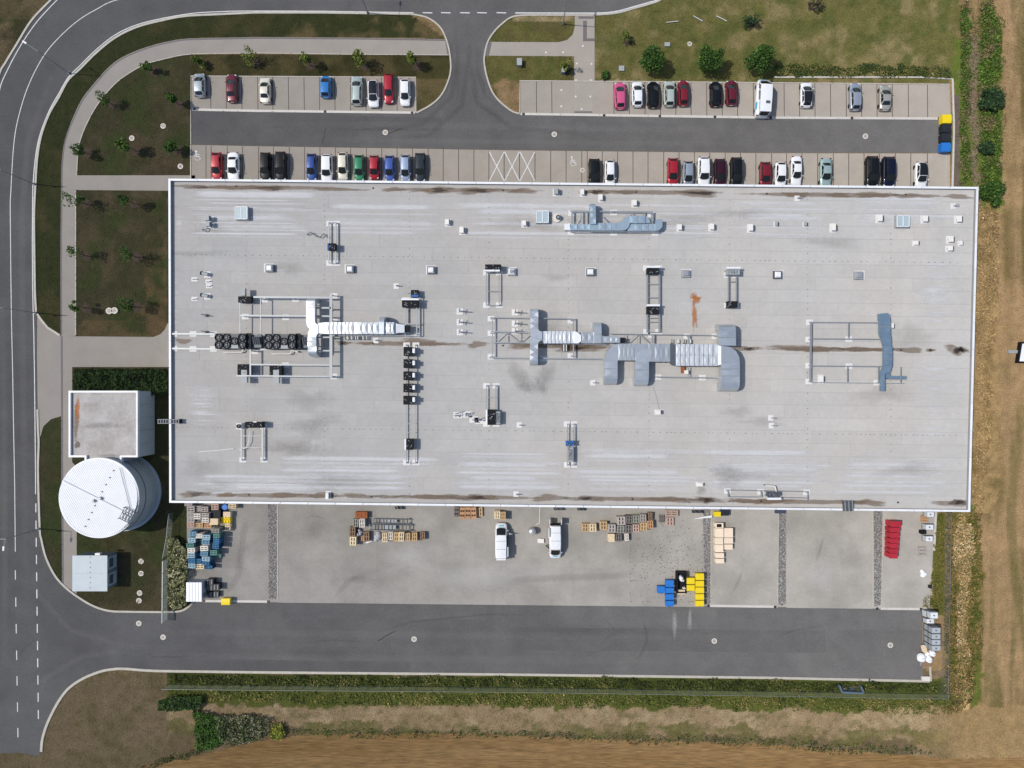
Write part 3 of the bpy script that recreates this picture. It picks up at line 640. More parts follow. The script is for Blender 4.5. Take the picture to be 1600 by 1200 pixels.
for x, y, rx in ((420, 293, 160), (720, 297, 170), (1010, 300.5, 150), (1300, 304.5, 190), (440, 774, 165), (720, 777, 170), (1010, 780, 150), (1250, 784, 170), (640, 537, 130), (880, 541, 120), (1300, 546, 150)): stain(x, y, rx, 5, M_ST_B, z=RZ + .0145, ang=-.0105, wob=.1)
stain(812, 590, 22, 34, M_SM, z=RZ + .016, ang=.5); stain(852, 590, 22, 34, M_SM, z=RZ + .0164, ang=-.5); stain(832, 604, 34, 16, M_SM, z=RZ + .0168); stain(831, 582, 12, 28, M_WP, z=RZ + .02); stain(1087, 467, 13, 11, M_ST_R, z=RZ + .016, name='rust_stain', wob=.6)
stain(1085, 492, 5, 36, M_ST_R, z=RZ + .02, name='rust_stain', ang=.04, wob=.6); stain(1088, 466, 7, 5, M_ST_R, z=RZ + .023, name='rust_stain', wob=.7); stain(1096, 766, 13, 10, M_ST_G)
for k in range(34):                                                            # blotchy weathering
    x, y = random.uniform(300, 1490), random.uniform(320, 760)
    stain(x, y, random.uniform(25, 90), random.uniform(8, 32), random.choice((M_WD, M_WD, M_WP)), z=RZ + .0125 + k * .00004, name='weathering_patch', wob=.5)
def track(pts, wd, m, par, z, name='tyre_track'):                              # soft mark along a pixel polyline
    pts = smooth(pts, step=6); Q = [P(x, y).xy for x, y in pts]; n = len(Q); vs = []; fd = []; fs = []
    for i in range(n):
        d = (Q[min(i + 1, n - 1)] - Q[max(i - 1, 0)]).normalized(); nn = Vector((-d.y, d.x)); e = min(1, i / n * 4, (n - 1 - i) / n * 4)
        for q, f_ in ((-.5, 0), (-.25, .8), (0, 1), (.25, .8), (.5, 0)): vs.append((*(Q[i] + nn * q * wd), z)); fd.append(f_ * e)
    for i in range(n - 1):
        for j in range(4): a = i * 5 + j; fs.append((a, a + 5, a + 6, a + 1))
    mb = MB(); mb.add(vs, fs); o = mb.build(name, m, par); at = o.data.attributes.new('fade', 'FLOAT', 'POINT'); at.data.foreach_set('value', np.array(fd, np.float32))
zk = .0142
for pts, wd, m in (([(712, 20), (716, 90), (706, 150), (660, 195), (560, 205), (420, 203)], 1.2, M_TM), ([(728, 20), (732, 90), (722, 165), (670, 212), (560, 220)], 1.2, M_TM), ([(738, 15), (735, 100), (745, 160), (800, 200), (900, 208), (1100, 212)], 1.2, M_TM), ([(750, 20), (748, 100), (758, 150), (820, 190), (960, 198)], 1.0, M_TM),
                   ([(150, 985), (320, 988), (700, 992), (1100, 996), (1400, 1000)], 1.6, M_DT), ([(150, 1020), (320, 1026), (700, 1030), (1100, 1034), (1400, 1038)], 1.8, M_DT), ([(40, 860), (60, 930), (110, 985), (200, 1010), (330, 1012)], 1.4, M_DT), ([(45, 1130), (70, 1060), (130, 1025), (240, 1010)], 1.3, M_DT), ([(190, 1025), (260, 1027), (320, 1026)], .5, M_TM), ([(5, 1170), (8, 900), (6, 600), (4, 350)], 1.4, M_DT), ([(36, 1170), (40, 900), (36, 600), (34, 340), (44, 220), (80, 120), (140, 55)], 1.6, M_DT),
                   ([(310, 190), (600, 195), (1000, 202), (1440, 206)], 1.4, M_DT), ([(320, 212), (640, 220), (1000, 224), (1440, 228)], 1.2, M_DT), ([(700, 0), (600, -3), (400, -5)], 1.5, M_DT), ([(560, 1000), (640, 972), (760, 960), (900, 962)], .5, M_TM), ([(1180, 1010), (1240, 985), (1320, 972)], .5, M_TM), ([(1000, 955), (1010, 1000), (990, 1040)], .6, M_TM), ([(420, 1008), (520, 1000), (640, 1008)], .4, M_TM)):
    zk += .00012; track(pts, wd, m, road, zk)
random.seed(3)
for k in range(12):                                                            # sealed cracks in the asphalt
    x, y = random.choice(((random.uniform(330, 1400), random.uniform(955, 1045)), (random.uniform(320, 1400), random.uniform(188, 226)), (random.uniform(2, 48), random.uniform(330, 1100)))); a = random.uniform(0, 6.28); pts = [(x, y)]
    for q in range(7): a += random.uniform(-.5, .5); x += math.cos(a) * 7; y += math.sin(a) * 5; pts.append((x, y))
    if all(inpoly(np.array([p[0]]), np.array([p[1]]), ROAD)[0] for p in pts): zk += .00012; track(pts, .22, M_ST_D if k % 3 == 0 else M_TM, road, zk, 'sealed_crack')
random.seed(5)
zk = .0232
for pts, wd, m in (([(520, 935), (560, 900), (660, 870), (780, 860)], 1.3, M_ST_O), ([(470, 812), (490, 806), (510, 812), (514, 822)], .4, M_ST_O), ([(780, 938), (784, 880)], .6, M_ST_O), ([(868, 940), (866, 880)], .6, M_ST_O), ([(700, 930), (820, 905), (960, 900), (1040, 890)], 1.6, M_ST_O), ([(600, 940), (700, 915), (900, 920)], 1.2, M_DT), ([(1140, 935), (1160, 890), (1165, 830)], .7, M_ST_O), ([(1260, 940), (1275, 880), (1290, 830)], .7, M_ST_O), ([(340, 935), (372, 900), (380, 840), (385, 800)], 1.6, M_ST_O), ([(720, 938), (724, 890)], .5, M_DT), ([(900, 940), (890, 880), (930, 860)], .9, M_DT)):
    zk += .0001; track(pts, wd, m, yard, zk)
# roof drains
for x, y in ((583, 294), (786, 297), (994, 300), (1198, 302.5), (1415, 304), (389, 773), (580, 776), (988, 780), (1189, 783.5), (1403, 785), (1408, 547), (786, 540), (583, 537), (369, 291)):
    c = P(x, y, RZ); MB().cyl((c.x, c.y), .14, RZ, RZ + .12, 10, .1).build('roof_drain', M_GULLY, wh)
# ------------------------------------------------------------------ pump house, tank, kiosk, shed
z = 4.9
pc = P(161, 662, 0)
ph = thing('pump_house', 'square flat-roofed pump house with white parapet beside the round tank', 'building', (pc.x, pc.y, 0))
PH = [(107, 610.5), (215, 610.5), (215, 714.5), (190, 714.5), (190, 735), (132, 735), (132, 714.5), (107, 714.5)]
PHI = [(110, 613.5), (212.5, 613.5), (212.5, 711.5), (187, 711.5), (187, 732), (135, 732), (135, 711.5), (110, 711.5)]
PHW = [(108, 611.5), (214, 611.5), (214, 713.5), (189, 713.5), (189, 734), (133, 734), (133, 713.5), (108, 713.5)]
MB().pp(PHW, 0, z - .45, z).build('wall', M_WALL, ph)
MB().pp(PHI, z - .46, z - .35, z).build('roof_membrane', mat('roof_old_membrane', S(178, 174, 170), .85, amt=.1, scale=.5, scale2=2.5, amt2=.1, tint=(S(166, 160, 154), .4)), ph)
for i in range(8):
    a, b, a2, b2 = PH[i], PH[(i + 1) % 8], PHI[i], PHI[(i + 1) % 8]
    MB().pp([a, b, b2, a2], z - .55, z, z).build('parapet', M_WHITE, ph)
for k in range(5): MB().box(214.3, 612 + k * 20.6, 215.2, 612 + k * 20.6 + 20.2, .1, z - .6, z).build('facade_panel', M_WALL, ph)
for x, y, rx, ry, m in ((121, 640, 6, 26, M_ST_R), (121, 695, 6, 8, M_ST_D), (160, 665, 46, 8, M_ST_G), (119, 660, 5, 40, M_ST_B), (172, 712, 26, 5, M_ST_G)): stain(x, y, rx, ry, m, ph, z - .345 + random.uniform(0, .008))
th = 6.0; tc = P(154.5, 778, th); TRAD = 62.3 * GSD * (CAM_H - th) / CAM_H
tk = thing('storage_tank', 'round white steel water tank with ribbed shallow roof', 'tank', (tc.x, tc.y, 0))
M_TANK = mat('tank_wall', S(176, 184, 190), .5, amt=.05, scale=.6, metal=.1)
M_TROOF = mat('tank_roof', (.80, .81, .82), .5, amt=.04, scale=.8)
MB().cyl((tc.x, tc.y), TRAD - .06, .25, th - .12, 72).build('wall', M_TANK, tk, smooth=False)
MB().ring((tc.x, tc.y), TRAD - .1, TRAD + .28, 0, .28, 72).build('base_ring', M_WALL, tk)
for hz in (2.0, 3.9): MB().ring((tc.x, tc.y), TRAD - .08, TRAD + .0, hz, hz + .1, 72).build('wall_band', M_STEELD if hz > 3 else M_TANK, tk)
MB().ring((tc.x, tc.y), TRAD - .16, TRAD + .05, th - .18, th, 72).build('rim', M_WHITE, tk)
rd = (P(197, 801, th) - P(102, 753, th)).xy.normalized(); rp = Vector((-rd.y, rd.x))     # ridge direction and across
n = 40
for sgn in (1, -1):                                                            # roof sheets with ribs either side of the ridge
    for k in range(12):
        s0, s1 = -1 + 2 * k / 12, -1 + 2 * (k + 1) / 12
        mb = MB(); ns = 4
        R = TRAD - .13
        for j in range(ns):
            a0 = (s0 + (s1 - s0) * (j + .0) / ns) * R; a1 = (s0 + (s1 - s0) * (j + 1) / ns) * R
            w0 = math.sqrt(max(0, R * R - a0 * a0)); w1 = math.sqrt(max(0, R * R - a1 * a1))
            m0 = a0 + (a1 - a0) * .35; wm = math.sqrt(max(0, R * R - m0 * m0))
            for u0, u1, q0, q1, dz in ((a0, m0, w0, wm, .06), (m0, a1, wm, w1, 0)):
                if max(q0, q1) < .05: continue
                A = Vector((tc.x, tc.y)) + rd * u0; B = Vector((tc.x, tc.y)) + rd * u1
                A2 = A + rp * sgn * q0; B2 = B + rp * sgn * q1
                zr = th + .32
                zz = lambda q: th - .1 + .42 * (1 - q / R)
                mb.add([(*A, zr + dz), (*B, zr + dz), (*B2, zz(q1) + dz), (*A2, zz(q0) + dz), (*A, zr - .1), (*B, zr - .1), (*B2, zz(q1) - .1), (*A2, zz(q0) - .1)],
                       [(0, 1, 2, 3) if sgn > 0 else (3, 2, 1, 0), (0, 3, 7, 4), (1, 5, 6, 2), (2, 6, 7, 3)])
        mb.build('roof_sheet', M_TROOF, tk)
a = tc.xy + rd * -(TRAD - .3); b = tc.xy + rd * (TRAD - .3)
MB().wbar((*a, th + .40), (*b, th + .40), .16, 6).build('ridge_cap', M_WHITE, tk)
for k in range(-4, 5):
    if k == 0: continue
    q = tc.xy + rp * (k * 1.15) + rd * .15; MB().cyl(q, .09, th + .0, th + .5 - abs(k) * .07, 8).build('roof_bolt', M_STEELD, tk)
for q in ((160, 778), (149.5, 782)):
    c = P(*q, th); MB().cyl((c.x, c.y), .28, th + .2, th + .75, 12, .2).build('roof_vent', M_STEEL, tk)
pl = MB(); c = P(203, 804, th)
for i in range(5): t = -0.9 + i * .45; pl.wbar((c.x + rd.x * t - rp.x * .9, c.y + rd.y * t - rp.y * .9, th + .6), (c.x + rd.x * t + rp.x * .9, c.y + rd.y * t + rp.y * .9, th + .6), .05)
for t in (-.9, 0, .9): pl.wbar((c.x - rd.x * .9 + rp.x * t, c.y - rd.y * .9 + rp.y * t, th + .63), (c.x + rd.x * .9 + rp.x * t, c.y + rd.y * .9 + rp.y * t, th + .63), .06)
for s1 in (-.9, .9):
    for s2 in (-.9, .9): pl.wbar((c.x + rd.x * s1 + rp.x * s2, c.y + rd.y * s1 + rp.y * s2, th), (c.x + rd.x * s1 + rp.x * s2, c.y + rd.y * s1 + rp.y * s2, th + 1.1), .04)
pl.build('access_platform', M_STEELD, tk)
MB().wbar(P(187, 731, th + .2), P(203, 793, th + .45), .035).build('safety_cable', M_STEELD, tk)
# kiosk
z = 2.9; kc = P(146, 898)
kk = thing('transformer_kiosk', 'small grey-blue metal-roofed transformer kiosk on the lawn', 'kiosk', (kc.x, kc.y, 0))
M_KI = mat('kiosk_panel', S(120, 128, 132), .5, amt=.06, scale=1.5); M_KR = mat('kiosk_roof', S(184, 194, 198), .5, metal=.0, amt=.05, scale=.8)
MB().box(114.5, 869.5, 166, 922, 0, z - .12, z).build('wall', M_KI, kk)
for i in range(2): MB().box(113, 868 + i * 28, 167.5, 868 + i * 28 + 27.9, z - .14, z + i * .004, z).build('roof_sheet', M_KR, kk)
for i in range(7):
    c = P(141, 870.5 + i * 8, z); MB().cyl((c.x, c.y), .07, z, z + .05, 8).build('roof_bolt', M_STEELD, kk)
for y0 in (872, 898):
    d = MB().box(165.8, y0, 166.6, y0 + 20, .3, z - .35, z).build('door', M_WALL, kk)
    MB().box(166.5, y0 + 3, 166.9, y0 + 17, 1.2, z - .7, z).build('louvre', M_STEELD, d)
MB().box(149, 864, 156.5, 867.3, z - .5, z + .12, z).build('meter_box', M_HOOD, kk)
# shed
z = 2.3; c = P(306, 922)
sd = thing('storage_shed', 'white corrugated-roof storage shed between the pale shrubs and black crates', 'shed', (c.x, c.y, 0))
MB().box(291.5, 911, 314.5, 939, 0, z - .05, z).build('wall', M_WALL, sd)
rb = 10
for i in range(rb):
    x0 = 290.8 + 24.4 * i / rb; MB().box(x0, 910, x0 + 24.4 / rb - .15, 940, z - .08, z + (.04 if i % 2 else 0), z).build('roof_rib', M_TROOF, sd)
MB().box(314.3, 929, 315.1, 936, .2, 1.8, z).build('door', M_KI, sd)

# ------------------------------------------------------------------ trees and shrubs
def foliage(cen_fn, n, size, tones, spread=.35, dark=.6):
    pts = cen_fn(n); base = np.array([[lin(v) * .95 for v in t] for t in tones])
    C = base[RNG.integers(0, len(base), n)] * RNG.uniform(1 - spread, 1 + spread, n)[:, None]
    return leaves(pts, size), C
def blob(c, rx, ry, rz, clumps=9, fill=.55):
    cl = RNG.normal(size=(clumps, 3)); cl /= np.linalg.norm(cl, axis=1)[:, None]; cl *= RNG.uniform(.35, .8, clumps)[:, None]
    rr = RNG.uniform(.28, .5, clumps)
    def f(n):
        k = RNG.integers(0, clumps, n); d = RNG.normal(size=(n, 3)); d /= np.linalg.norm(d, axis=1)[:, None]
        p = cl[k] + d * (rr[k] * RNG.uniform(.55, 1.05, n))[:, None]
        return np.array(c) + p * np.array([rx, ry, rz])
    return f
GREEN = [(62, 92, 34), (48, 76, 28), (78, 106, 44), (38, 62, 26)]
DGREEN = [(52, 76, 44), (40, 62, 38), (66, 92, 52), (34, 52, 34)]
YGREEN = [(104, 116, 44), (84, 98, 36), (124, 130, 58), (66, 80, 30)]
def tree(base, top, r, label, tones, n=700, size=.28, group=None, name='young_tree', mulch=True, clumps=9, fl=1.0, cat='tree'):
    """base: ground pixel; top: pixel of the crown centre; height follows from how far the crown leans outward"""
    b = P(*base); d0 = math.hypot(base[0] - 800, base[1] - 600); d1 = math.hypot(top[0] - 800, top[1] - 600)
    h = max(1.3, CAM_H * (1 - d0 / d1)) if d1 > d0 else 1.6
    h = min(h, 3.6)
    t = thing(name, label, cat, b, group)
    mb = MB(); th_ = h * .95
    segs = 4; pr = Vector((0, 0, 0)); rad = .04 + r * .03
    pts = [Vector((0, 0, 0))] + [Vector((random.uniform(-.08, .08), random.uniform(-.08, .08), th_ * (i + 1) / segs)) for i in range(segs)]
    for i in range(segs): mb.wbar(b + pts[i], b + pts[i + 1], rad * (1 - i * .18), 6)
    for i in range(6):
        a = random.uniform(0, 6.28); q = pts[2] + (pts[3] - pts[2]) * random.random()
        mb.wbar(b + q, b + q + Vector((math.cos(a) * r * .7, math.sin(a) * r * .7, r * random.uniform(.3, .8))), rad * .4, 5)
    mb.build('trunk', M_BARK, t)
    cc = P(*top, h)
    f = blob((b.x * .25 + cc.x * .75, b.y * .25 + cc.y * .75, h), r, r, r * fl, clumps)
    Q, C = foliage(f, n, size, tones)
    quads('crown', Q, C, M_LEAF, t, tuple(b))
    if mulch:
        m2 = MB(); k = 18; vs = [(0, 0, .03)]
        for i in range(k): rr = random.uniform(.6, 1.15) * .85; vs.append((math.cos(6.283 * i / k) * rr, math.sin(6.283 * i / k) * rr, .02))
        m2.add([(v[0] + b.x, v[1] + b.y, v[2]) for v in vs], [(0, 1 + i, 1 + (i + 1) % k) for i in range(k)]); m2.build('mulch_ring', M_MULCH, t)
    return t
YT = [((240, 111), (226, 103), 'young tree beside the top of the curved footway'), ((318, 101), (309, 92), 'young yellowish tree above the silver hatchback, leftmost of the footway row', 1), ((400, 98), (389, 89), 'young yellowish tree on the strip above the cream sedan', 1),
      ((176, 164), (160, 154), 'young tree overhanging the middle of the curved footway'), ((280, 164), (265, 154), 'young bushy tree on the lawn just left of the west bays'), ((136, 240), (119, 233), 'young tree at the lower end of the curved footway'),
      ((211, 236), (192, 229), 'young tree beside the manhole pair on the curved lawn'), ((278, 235), (265, 229), 'young tree in the lawn corner near the car park aisle end'),
      ((135, 319), (114, 311), 'young tree by the footway at the north-west corner of the square lawn'), ((210, 319), (192, 311), 'young tree at the top of the square lawn nearer the warehouse'),
      ((135, 400), (114, 394), 'young tree by the footway halfway down the square lawn'), ((214, 402), (195, 397), 'young tree in the middle of the square lawn nearer the warehouse'),
      ((134, 481), (116, 479), 'young tree by the footway at the foot of the square lawn'), ((214, 480), (196, 477), 'young tree next to the twin concrete rings'),
      ((486, 103), (476, 92), 'young tree on the strip above the blue hatchback', 1), ((570, 103), (560, 92), 'young tree on the strip above the silver estate car', 1), ((652, 103), (641, 92), 'young tree on the strip above the white hatchback', 1),
      ((886, 110), (884, 101), 'young yellow-green tree at the corner of the paved crossing', 1)]
for it in YT: tree(it[0], it[1], random.uniform(.85, 1.4), it[2], (YGREEN if len(it) > 3 else GREEN)[:random.choice((3, 4))] + [random.choice(((60, 84, 30), (90, 104, 44), (44, 62, 30)))], random.randint(260, 560), random.uniform(.22, .34), 'young staked trees on the lawns', clumps=random.randint(6, 14), fl=random.uniform(1.1, 1.8))
for ba, to, lb in (((1016, 102), (1022, 89), 'round dense green tree above the pink and black cars'), ((1102, 103), (1110, 90), 'round dense green tree above the black and maroon cars'), ((1177, 105), (1188, 91), 'round dense green tree beside the white van')):
    tree(ba, to, 2.15, lb, GREEN, 2600, .34, 'round trees north of the east bays', name='round_tree', mulch=False, clumps=26, fl=.8)
tree((981, 65), (977, 57), 1.0, 'thin young tree on the dry lawn near the path', YGREEN, 260, .3, name='young_tree'); tree((1174, 36), (1171, 29), 1.3, 'small dark tree on the dry lawn at the top', DGREEN, 420, .3, name='young_tree')
tree((1270, 10), (1273, 3), 1.3, 'small bare-looking tree at the top edge of the lawn', [(110, 96, 80), (84, 78, 52), (96, 92, 56)], 300, .3, name='young_tree')
def shrub(px, py, r, h, label, tones, n, size=.34, rx=None, name='shrub', group=None, cat='shrub'):
    b = P(px, py); t = thing(name, label, cat, b, group)
    mb = MB()
    for i in range(7):
        a = random.uniform(0, 6.28); mb.wbar(b, b + Vector((math.cos(a) * r * .5, math.sin(a) * r * .5, h * .6)), .04, 5)
    mb.build('stem', M_BARK, t)
    Q, C = foliage(blob((b.x, b.y, h * .55), r, rx or r, h * .6, 22), n, size, tones); quads('foliage', Q, C, M_LEAF, t, tuple(b)); return t
shrub(1541, 160, 2.1, 1.9, 'large dark green shrub in the weed bed near the yellow bin', DGREEN, 2600); shrub(1537, 234, 1.2, 1.4, 'small dark green shrub in the weed bed', DGREEN, 1100); shrub(1545, 303, 2.0, 1.5, 'bright green shrub at the warehouse north-east corner', GREEN, 2200)
shrub(945, 119, .8, .8, 'low green bush at the edge of the east bays', GREEN, 350)
def hedge(name, poly, h, label, tones, n, size=.32, cat='hedge', tops=None):
    xs = [p[0] for p in poly]; ys = [p[1] for p in poly]; c = P(sum(xs) / len(xs), sum(ys) / len(ys)); t = thing(name, label, cat, c)
    def f(n):
        x = RNG.uniform(min(xs), max(xs), n * 3); y = RNG.uniform(min(ys), max(ys), n * 3)
        k = inpoly(x + (vnoise(x, y, 7, 4) - .5) * 5, y + (vnoise(x, y, 7, 9) - .5) * 5, poly); x = x[k][:n]; y = y[k][:n]
        hh = h * (.55 + .6 * vnoise(x, y, 9, 3, 2)); z = hh * RNG.uniform(.35, 1, len(x)) ** .5
        return np.stack([(x - 800) * GSD * (1 - z / CAM_H), (600 - y) * GSD * (1 - z / CAM_H), z], -1)
    pts = f(n); base = np.array([[lin(v) * .95 for v in q] for q in tones])
    cl = vnoise(pts[:, 0], pts[:, 1], 1.1, 7, 2); ki = np.clip((cl * 1.6 - .3) * len(base), 0, len(base) - 1).astype(int)
    ki = np.where(RNG.random(len(pts)) < .35, RNG.integers(0, len(base), len(pts)), ki)
    C = base[ki] * RNG.uniform(.7, 1.3, len(pts))[:, None]
    quads('foliage', leaves(pts, size, .4), C, M_LEAF, t, tuple(c))
    st = MB()
    for i in range(max(10, n // 250)):
        j = RNG.integers(0, len(pts)); st.wbar((pts[j][0], pts[j][1], 0), (pts[j][0] + .1, pts[j][1] + .1, max(.3, pts[j][2] * .8)), .03, 5)
    st.build('stem', M_BARK, t); return t
hedge('hedge', [(116, 576), (250, 576), (262, 584), (262, 614), (240, 618), (113, 616), (113, 590)], 1.3, 'dark green clipped hedge beside the pump house', [(34, 50, 24), (44, 64, 30), (54, 76, 36), (28, 40, 22)], 9000, .3)
hedge('shrub_row', [(262, 838), (276, 842), (291, 862), (293, 890), (288, 915), (290, 945), (270, 953), (263, 944), (261, 900)], 1.5, 'pale grey-green shrub row between the gate and the blue pallets', [(96, 100, 62), (134, 136, 96), (160, 158, 118), (66, 74, 42), (186, 180, 144)], 5200, .3)
hedge('hedge', [(247, 1096), (262, 1090), (315, 1088), (315, 1104), (300, 1116), (300, 1108), (262, 1112), (246, 1110)], 1.2, 'dark green hedge at the corner of the south bank', [(52, 76, 34), (64, 92, 42), (40, 56, 30), (70, 74, 52)], 2400, .3)
hedge('hedge', [(300, 1112), (330, 1116), (345, 1122), (352, 1160), (330, 1172), (305, 1172), (304, 1130)], 1.2, 'green hedge against the stubble field corner', [(56, 86, 32), (70, 104, 40), (46, 68, 30)], 3200, .3)
hedge('thicket', [(335, 1122), (380, 1117), (420, 1124), (420, 1142), (412, 1150), (390, 1162), (355, 1166), (338, 1150)], 1.4, 'grey flowering thicket beside the stubble field', [(70, 76, 52), (98, 100, 72), (138, 136, 108), (52, 68, 38), (84, 94, 56)], 3400, .28, cat='thicket')
hedge('shrub', [(422, 1132), (440, 1130), (446, 1145), (440, 1158), (424, 1155)], 1.0, 'yellow-green shrub at the end of the grey thicket', [(96, 112, 42), (140, 140, 60), (70, 90, 34)], 700, .3, cat='shrub')

# ------------------------------------------------------------------ street lamps
def lamp(base, label, h=7.2, arms=((-1.5, 1.0),)):
    b = P(*base); t = thing('street_lamp', label, 'street lamp', b, 'street lamps along the road')
    MB().cyl((b.x, b.y), .2, 0, .3, 10).build('base', M_STEELD, t)
    MB().cyl((b.x, b.y), .085, .3, h, 10, .05).build('pole', M_STEEL, t)
    for dx, dy in arms:
        e = Vector((b.x + dx, b.y + dy, h + .15)); MB().wbar((b.x, b.y, h), e, .04).build('arm', M_STEEL, t)
        d = Vector((dx, dy, 0)).normalized(); q = Vector((-d.y, d.x, 0)); hd = MB()
        tp = [e + q * .14, e - q * .14, e - q * .1 + d * .65, e + q * .1 + d * .65]; hd.hull([v + Vector((0, 0, .12)) for v in tp], [v - Vector((0, 0, .02)) for v in tp]); hd.build('lamp_head', M_HOOD, t)
lamp((109, 115), 'tall street lamp arching over the inside of the road bend'); lamp((62, 826), 'double-armed street lamp beside the tank verge', arms=((-1.8, .05), (-.1, -1.0)))
lamp((54.5, 288), 'street lamp on the verge level with the warehouse corner', arms=((-1.7, 0),)); lamp((56.5, 489), 'street lamp at the start of the paved forecourt', arms=((-1.7, 0),))
lamp((575, 21), 'street lamp on the kerb above the blue hatchback', arms=((0, 1.7),)); lamp((880, 38), 'street lamp in the grass island by the path', arms=((0, 1.7),))

# ------------------------------------------------------------------ fences
M_WIRE = mat('fence_wire', S(150, 158, 156), .5, metal=.4, amt=.05)
def fence(name, pts, label, h=1.8, step=2.5, cat='fence', top=.03, wire=.008, nv=.3):
    t = thing(name, label, cat, P(*pts[0]))
    for i in range(len(pts) - 1):
        A, B = P(*pts[i]), P(*pts[i + 1]); n = max(1, round((B - A).length / step))
        for k in range(n + (1 if i == len(pts) - 2 else 0)):
            q = A + (B - A) * k / n; MB().cyl((q.x, q.y), .035, 0, h + .05, 6).build('post', M_WIRE, t)
        for k in range(n):
            a, b = A + (B - A) * k / n, A + (B - A) * (k + 1) / n; mb = MB(); d = (b - a).normalized() * .04
            for zz in [h * j / 7 for j in range(1, 8)]: mb.wbar(a + d + Vector((0, 0, zz)), b - d + Vector((0, 0, zz)), top if zz > h - .05 else wire, 4)
            m = int((b - a).length / nv)
            for j in range(1, m): q = a + (b - a) * j / m; mb.wbar(q, q + Vector((0, 0, h)), wire, 3)
            mb.build('mesh_panel', M_WIRE, t)
    return t
fence('wire_fence', [(262, 1069), (400, 1070.5), (800, 1073.5), (1200, 1079.5), (1470, 1084)], 'long green-grey wire fence along the south bank')
fence('wire_fence', [(1470.5, 1083), (1472.5, 949), (1475.5, 800)], 'wire fence behind the stacked cages on the east side')
fence('sliding_gate', [(263, 872), (262, 968)], 'tall steel sliding gate beside the pale shrubs', 1.7, 2.0, 'gate', .11, .02, .16)
fence('wire_fence', [(262.5, 868), (268, 838), (272, 800)], 'short wire fence from the gate up to the warehouse corner', 1.7)

# ------------------------------------------------------------------ manholes and small ground fittings
def manhole(px, py, label, r=.42, h=.05, group='round concrete manhole covers'):
    b = P(px, py); t = thing('manhole', label, 'manhole', (b.x, b.y, .02), group)
    MB().ring((b.x, b.y), r * .72, r, 0.0, h, 20).build('rim', M_LID, t); MB().cyl((b.x, b.y), r * .7, 0.0, h - .012, 20).build('cover', mat('lid_iron', S(176, 168, 158), .7, amt=.1, scale=6), t)
    MB().cyl((b.x, b.y), r * .16, 0.0, h, 8).build('lifting_eye', M_STEELD, t)
for a in ((602, 207, 'manhole in the aisle above the row of blue and green cars'), (866, 210, 'manhole in the middle of the aisle opposite the entrance'), (1352, 213, 'manhole in the aisle near the waste bins'), (206, 216, 'manhole on the curved lawn, the middle one of three'), (255, 197, 'manhole on the curved lawn nearest the bays'), (282, 260, 'manhole on the curved lawn just above the warehouse corner'),
          (220.5, 877, 'manhole on the tank lawn, topmost of the column of four'), (220.5, 896, 'manhole on the tank lawn, second in the column of four'), (218.3, 926.5, 'manhole on the tank lawn, third in the column of four'), (217.3, 938.5, 'manhole on the tank lawn, lowest in the column of four'),
          (217, 974, 'manhole in the asphalt just below the tank lawn'), (255, 995.5, 'manhole in the asphalt in front of the gate'), (647, 998.5, 'manhole in the yard lane below the pallets'), (1116, 1001.5, 'manhole in the yard lane below the yellow bins'), (1391, 1008, 'manhole in the yard lane near the stacked cages'), (1077.5, 68.5, 'manhole on the dry lawn between the round trees'), (910, 266, 'manhole in the paving beside the black car')): manhole(*a, r=.36 if a[0] in (1077.5, 910) else .42)
for a in ((172, 486, 'raised concrete ring on the square lawn, left of two'), (180.3, 485.5, 'raised concrete ring on the square lawn, right of two')): manhole(*a, r=.5, h=.3, group='twin concrete rings')
def cabinet(x0, y0, x1, y1, h, label, m, name='utility_cabinet', cat='cabinet'):
    c = P((x0 + x1) / 2, (y0 + y1) / 2); t = thing(name, label, cat, c); MB().box(x0, y0, x1, y1, .0, h - .06, h).build('cabinet_body', m, t); MB().box(x0 - .5, y0 - .5, x1 + .5, y1 + .5, h - .06, h, h).build('lid', M_GREY, t); return t
cabinet(808, 91, 815, 101, .9, 'grey utility cabinet on the east island lawn', M_GREY); cabinet(967.5, 103, 975, 110, .25, 'low grey slatted plate on the dry lawn', M_STEEL, 'inspection_cover', 'cover'); cabinet(1039, 66.5, 1046.5, 71.5, .3, 'white concrete box on the dry lawn left of a manhole', M_LID, 'inspection_box', 'box'); cabinet(878, 106, 883, 112, 1.0, 'blue-grey cabinet under the yellow-green tree', mat('cabinet_blue', S(96, 120, 150), .5, amt=.05))
for a in ((1041, 35, 1060, 33, 'thin pale pipe lying on the dry lawn, leftmost of three'), (1083, 24.5, 1098, 33, 'thin pale pipe lying on the dry lawn, middle of three'), (1120, 25, 1136, 33, 'thin pale pipe lying on the dry lawn, rightmost of three')):
    o = MB().wbar(P(a[0], a[1], .2), P(a[2], a[3], .2), .06).build('pipe', M_PAINT); tag(o, a[4], 'pipe', 'pale pipes on the lawn')
GL = ((443, 288, 'below the dark L-shaped band'), (213, 328, 'in the footway left of the crossing, left of two'), (320, 328, 'in the footway left of the crossing, right of two'), (497, 400, 'at the right edge of the path level with the yellow-green tree'), (405, 398, 'at the left edge of the path level with the yellow-green tree'), (400, 502, 'at the top left of the crossing slab'), (492, 502, 'at the top right of the crossing slab'), (308, 563, 'in the bay left of the crossing, upper of two'), (308, 665, 'in the bay left of the crossing, lower of two'), (398, 604, 'at the left middle of the crossing slab'), (490, 604, 'at the right middle of the crossing slab'), (435, 682, 'at the foot of the crossing slab'))
for zx, zy, l in GL:
    b = P(800 + zx / 4, zy / 4); mb = MB().cyl((b.x, b.y), .15, .02, .05, 12)
    tag(mb.build('ground_light', M_LID), 'pale round fitting ' + l, 'ground light', 'round fittings in the paved path')
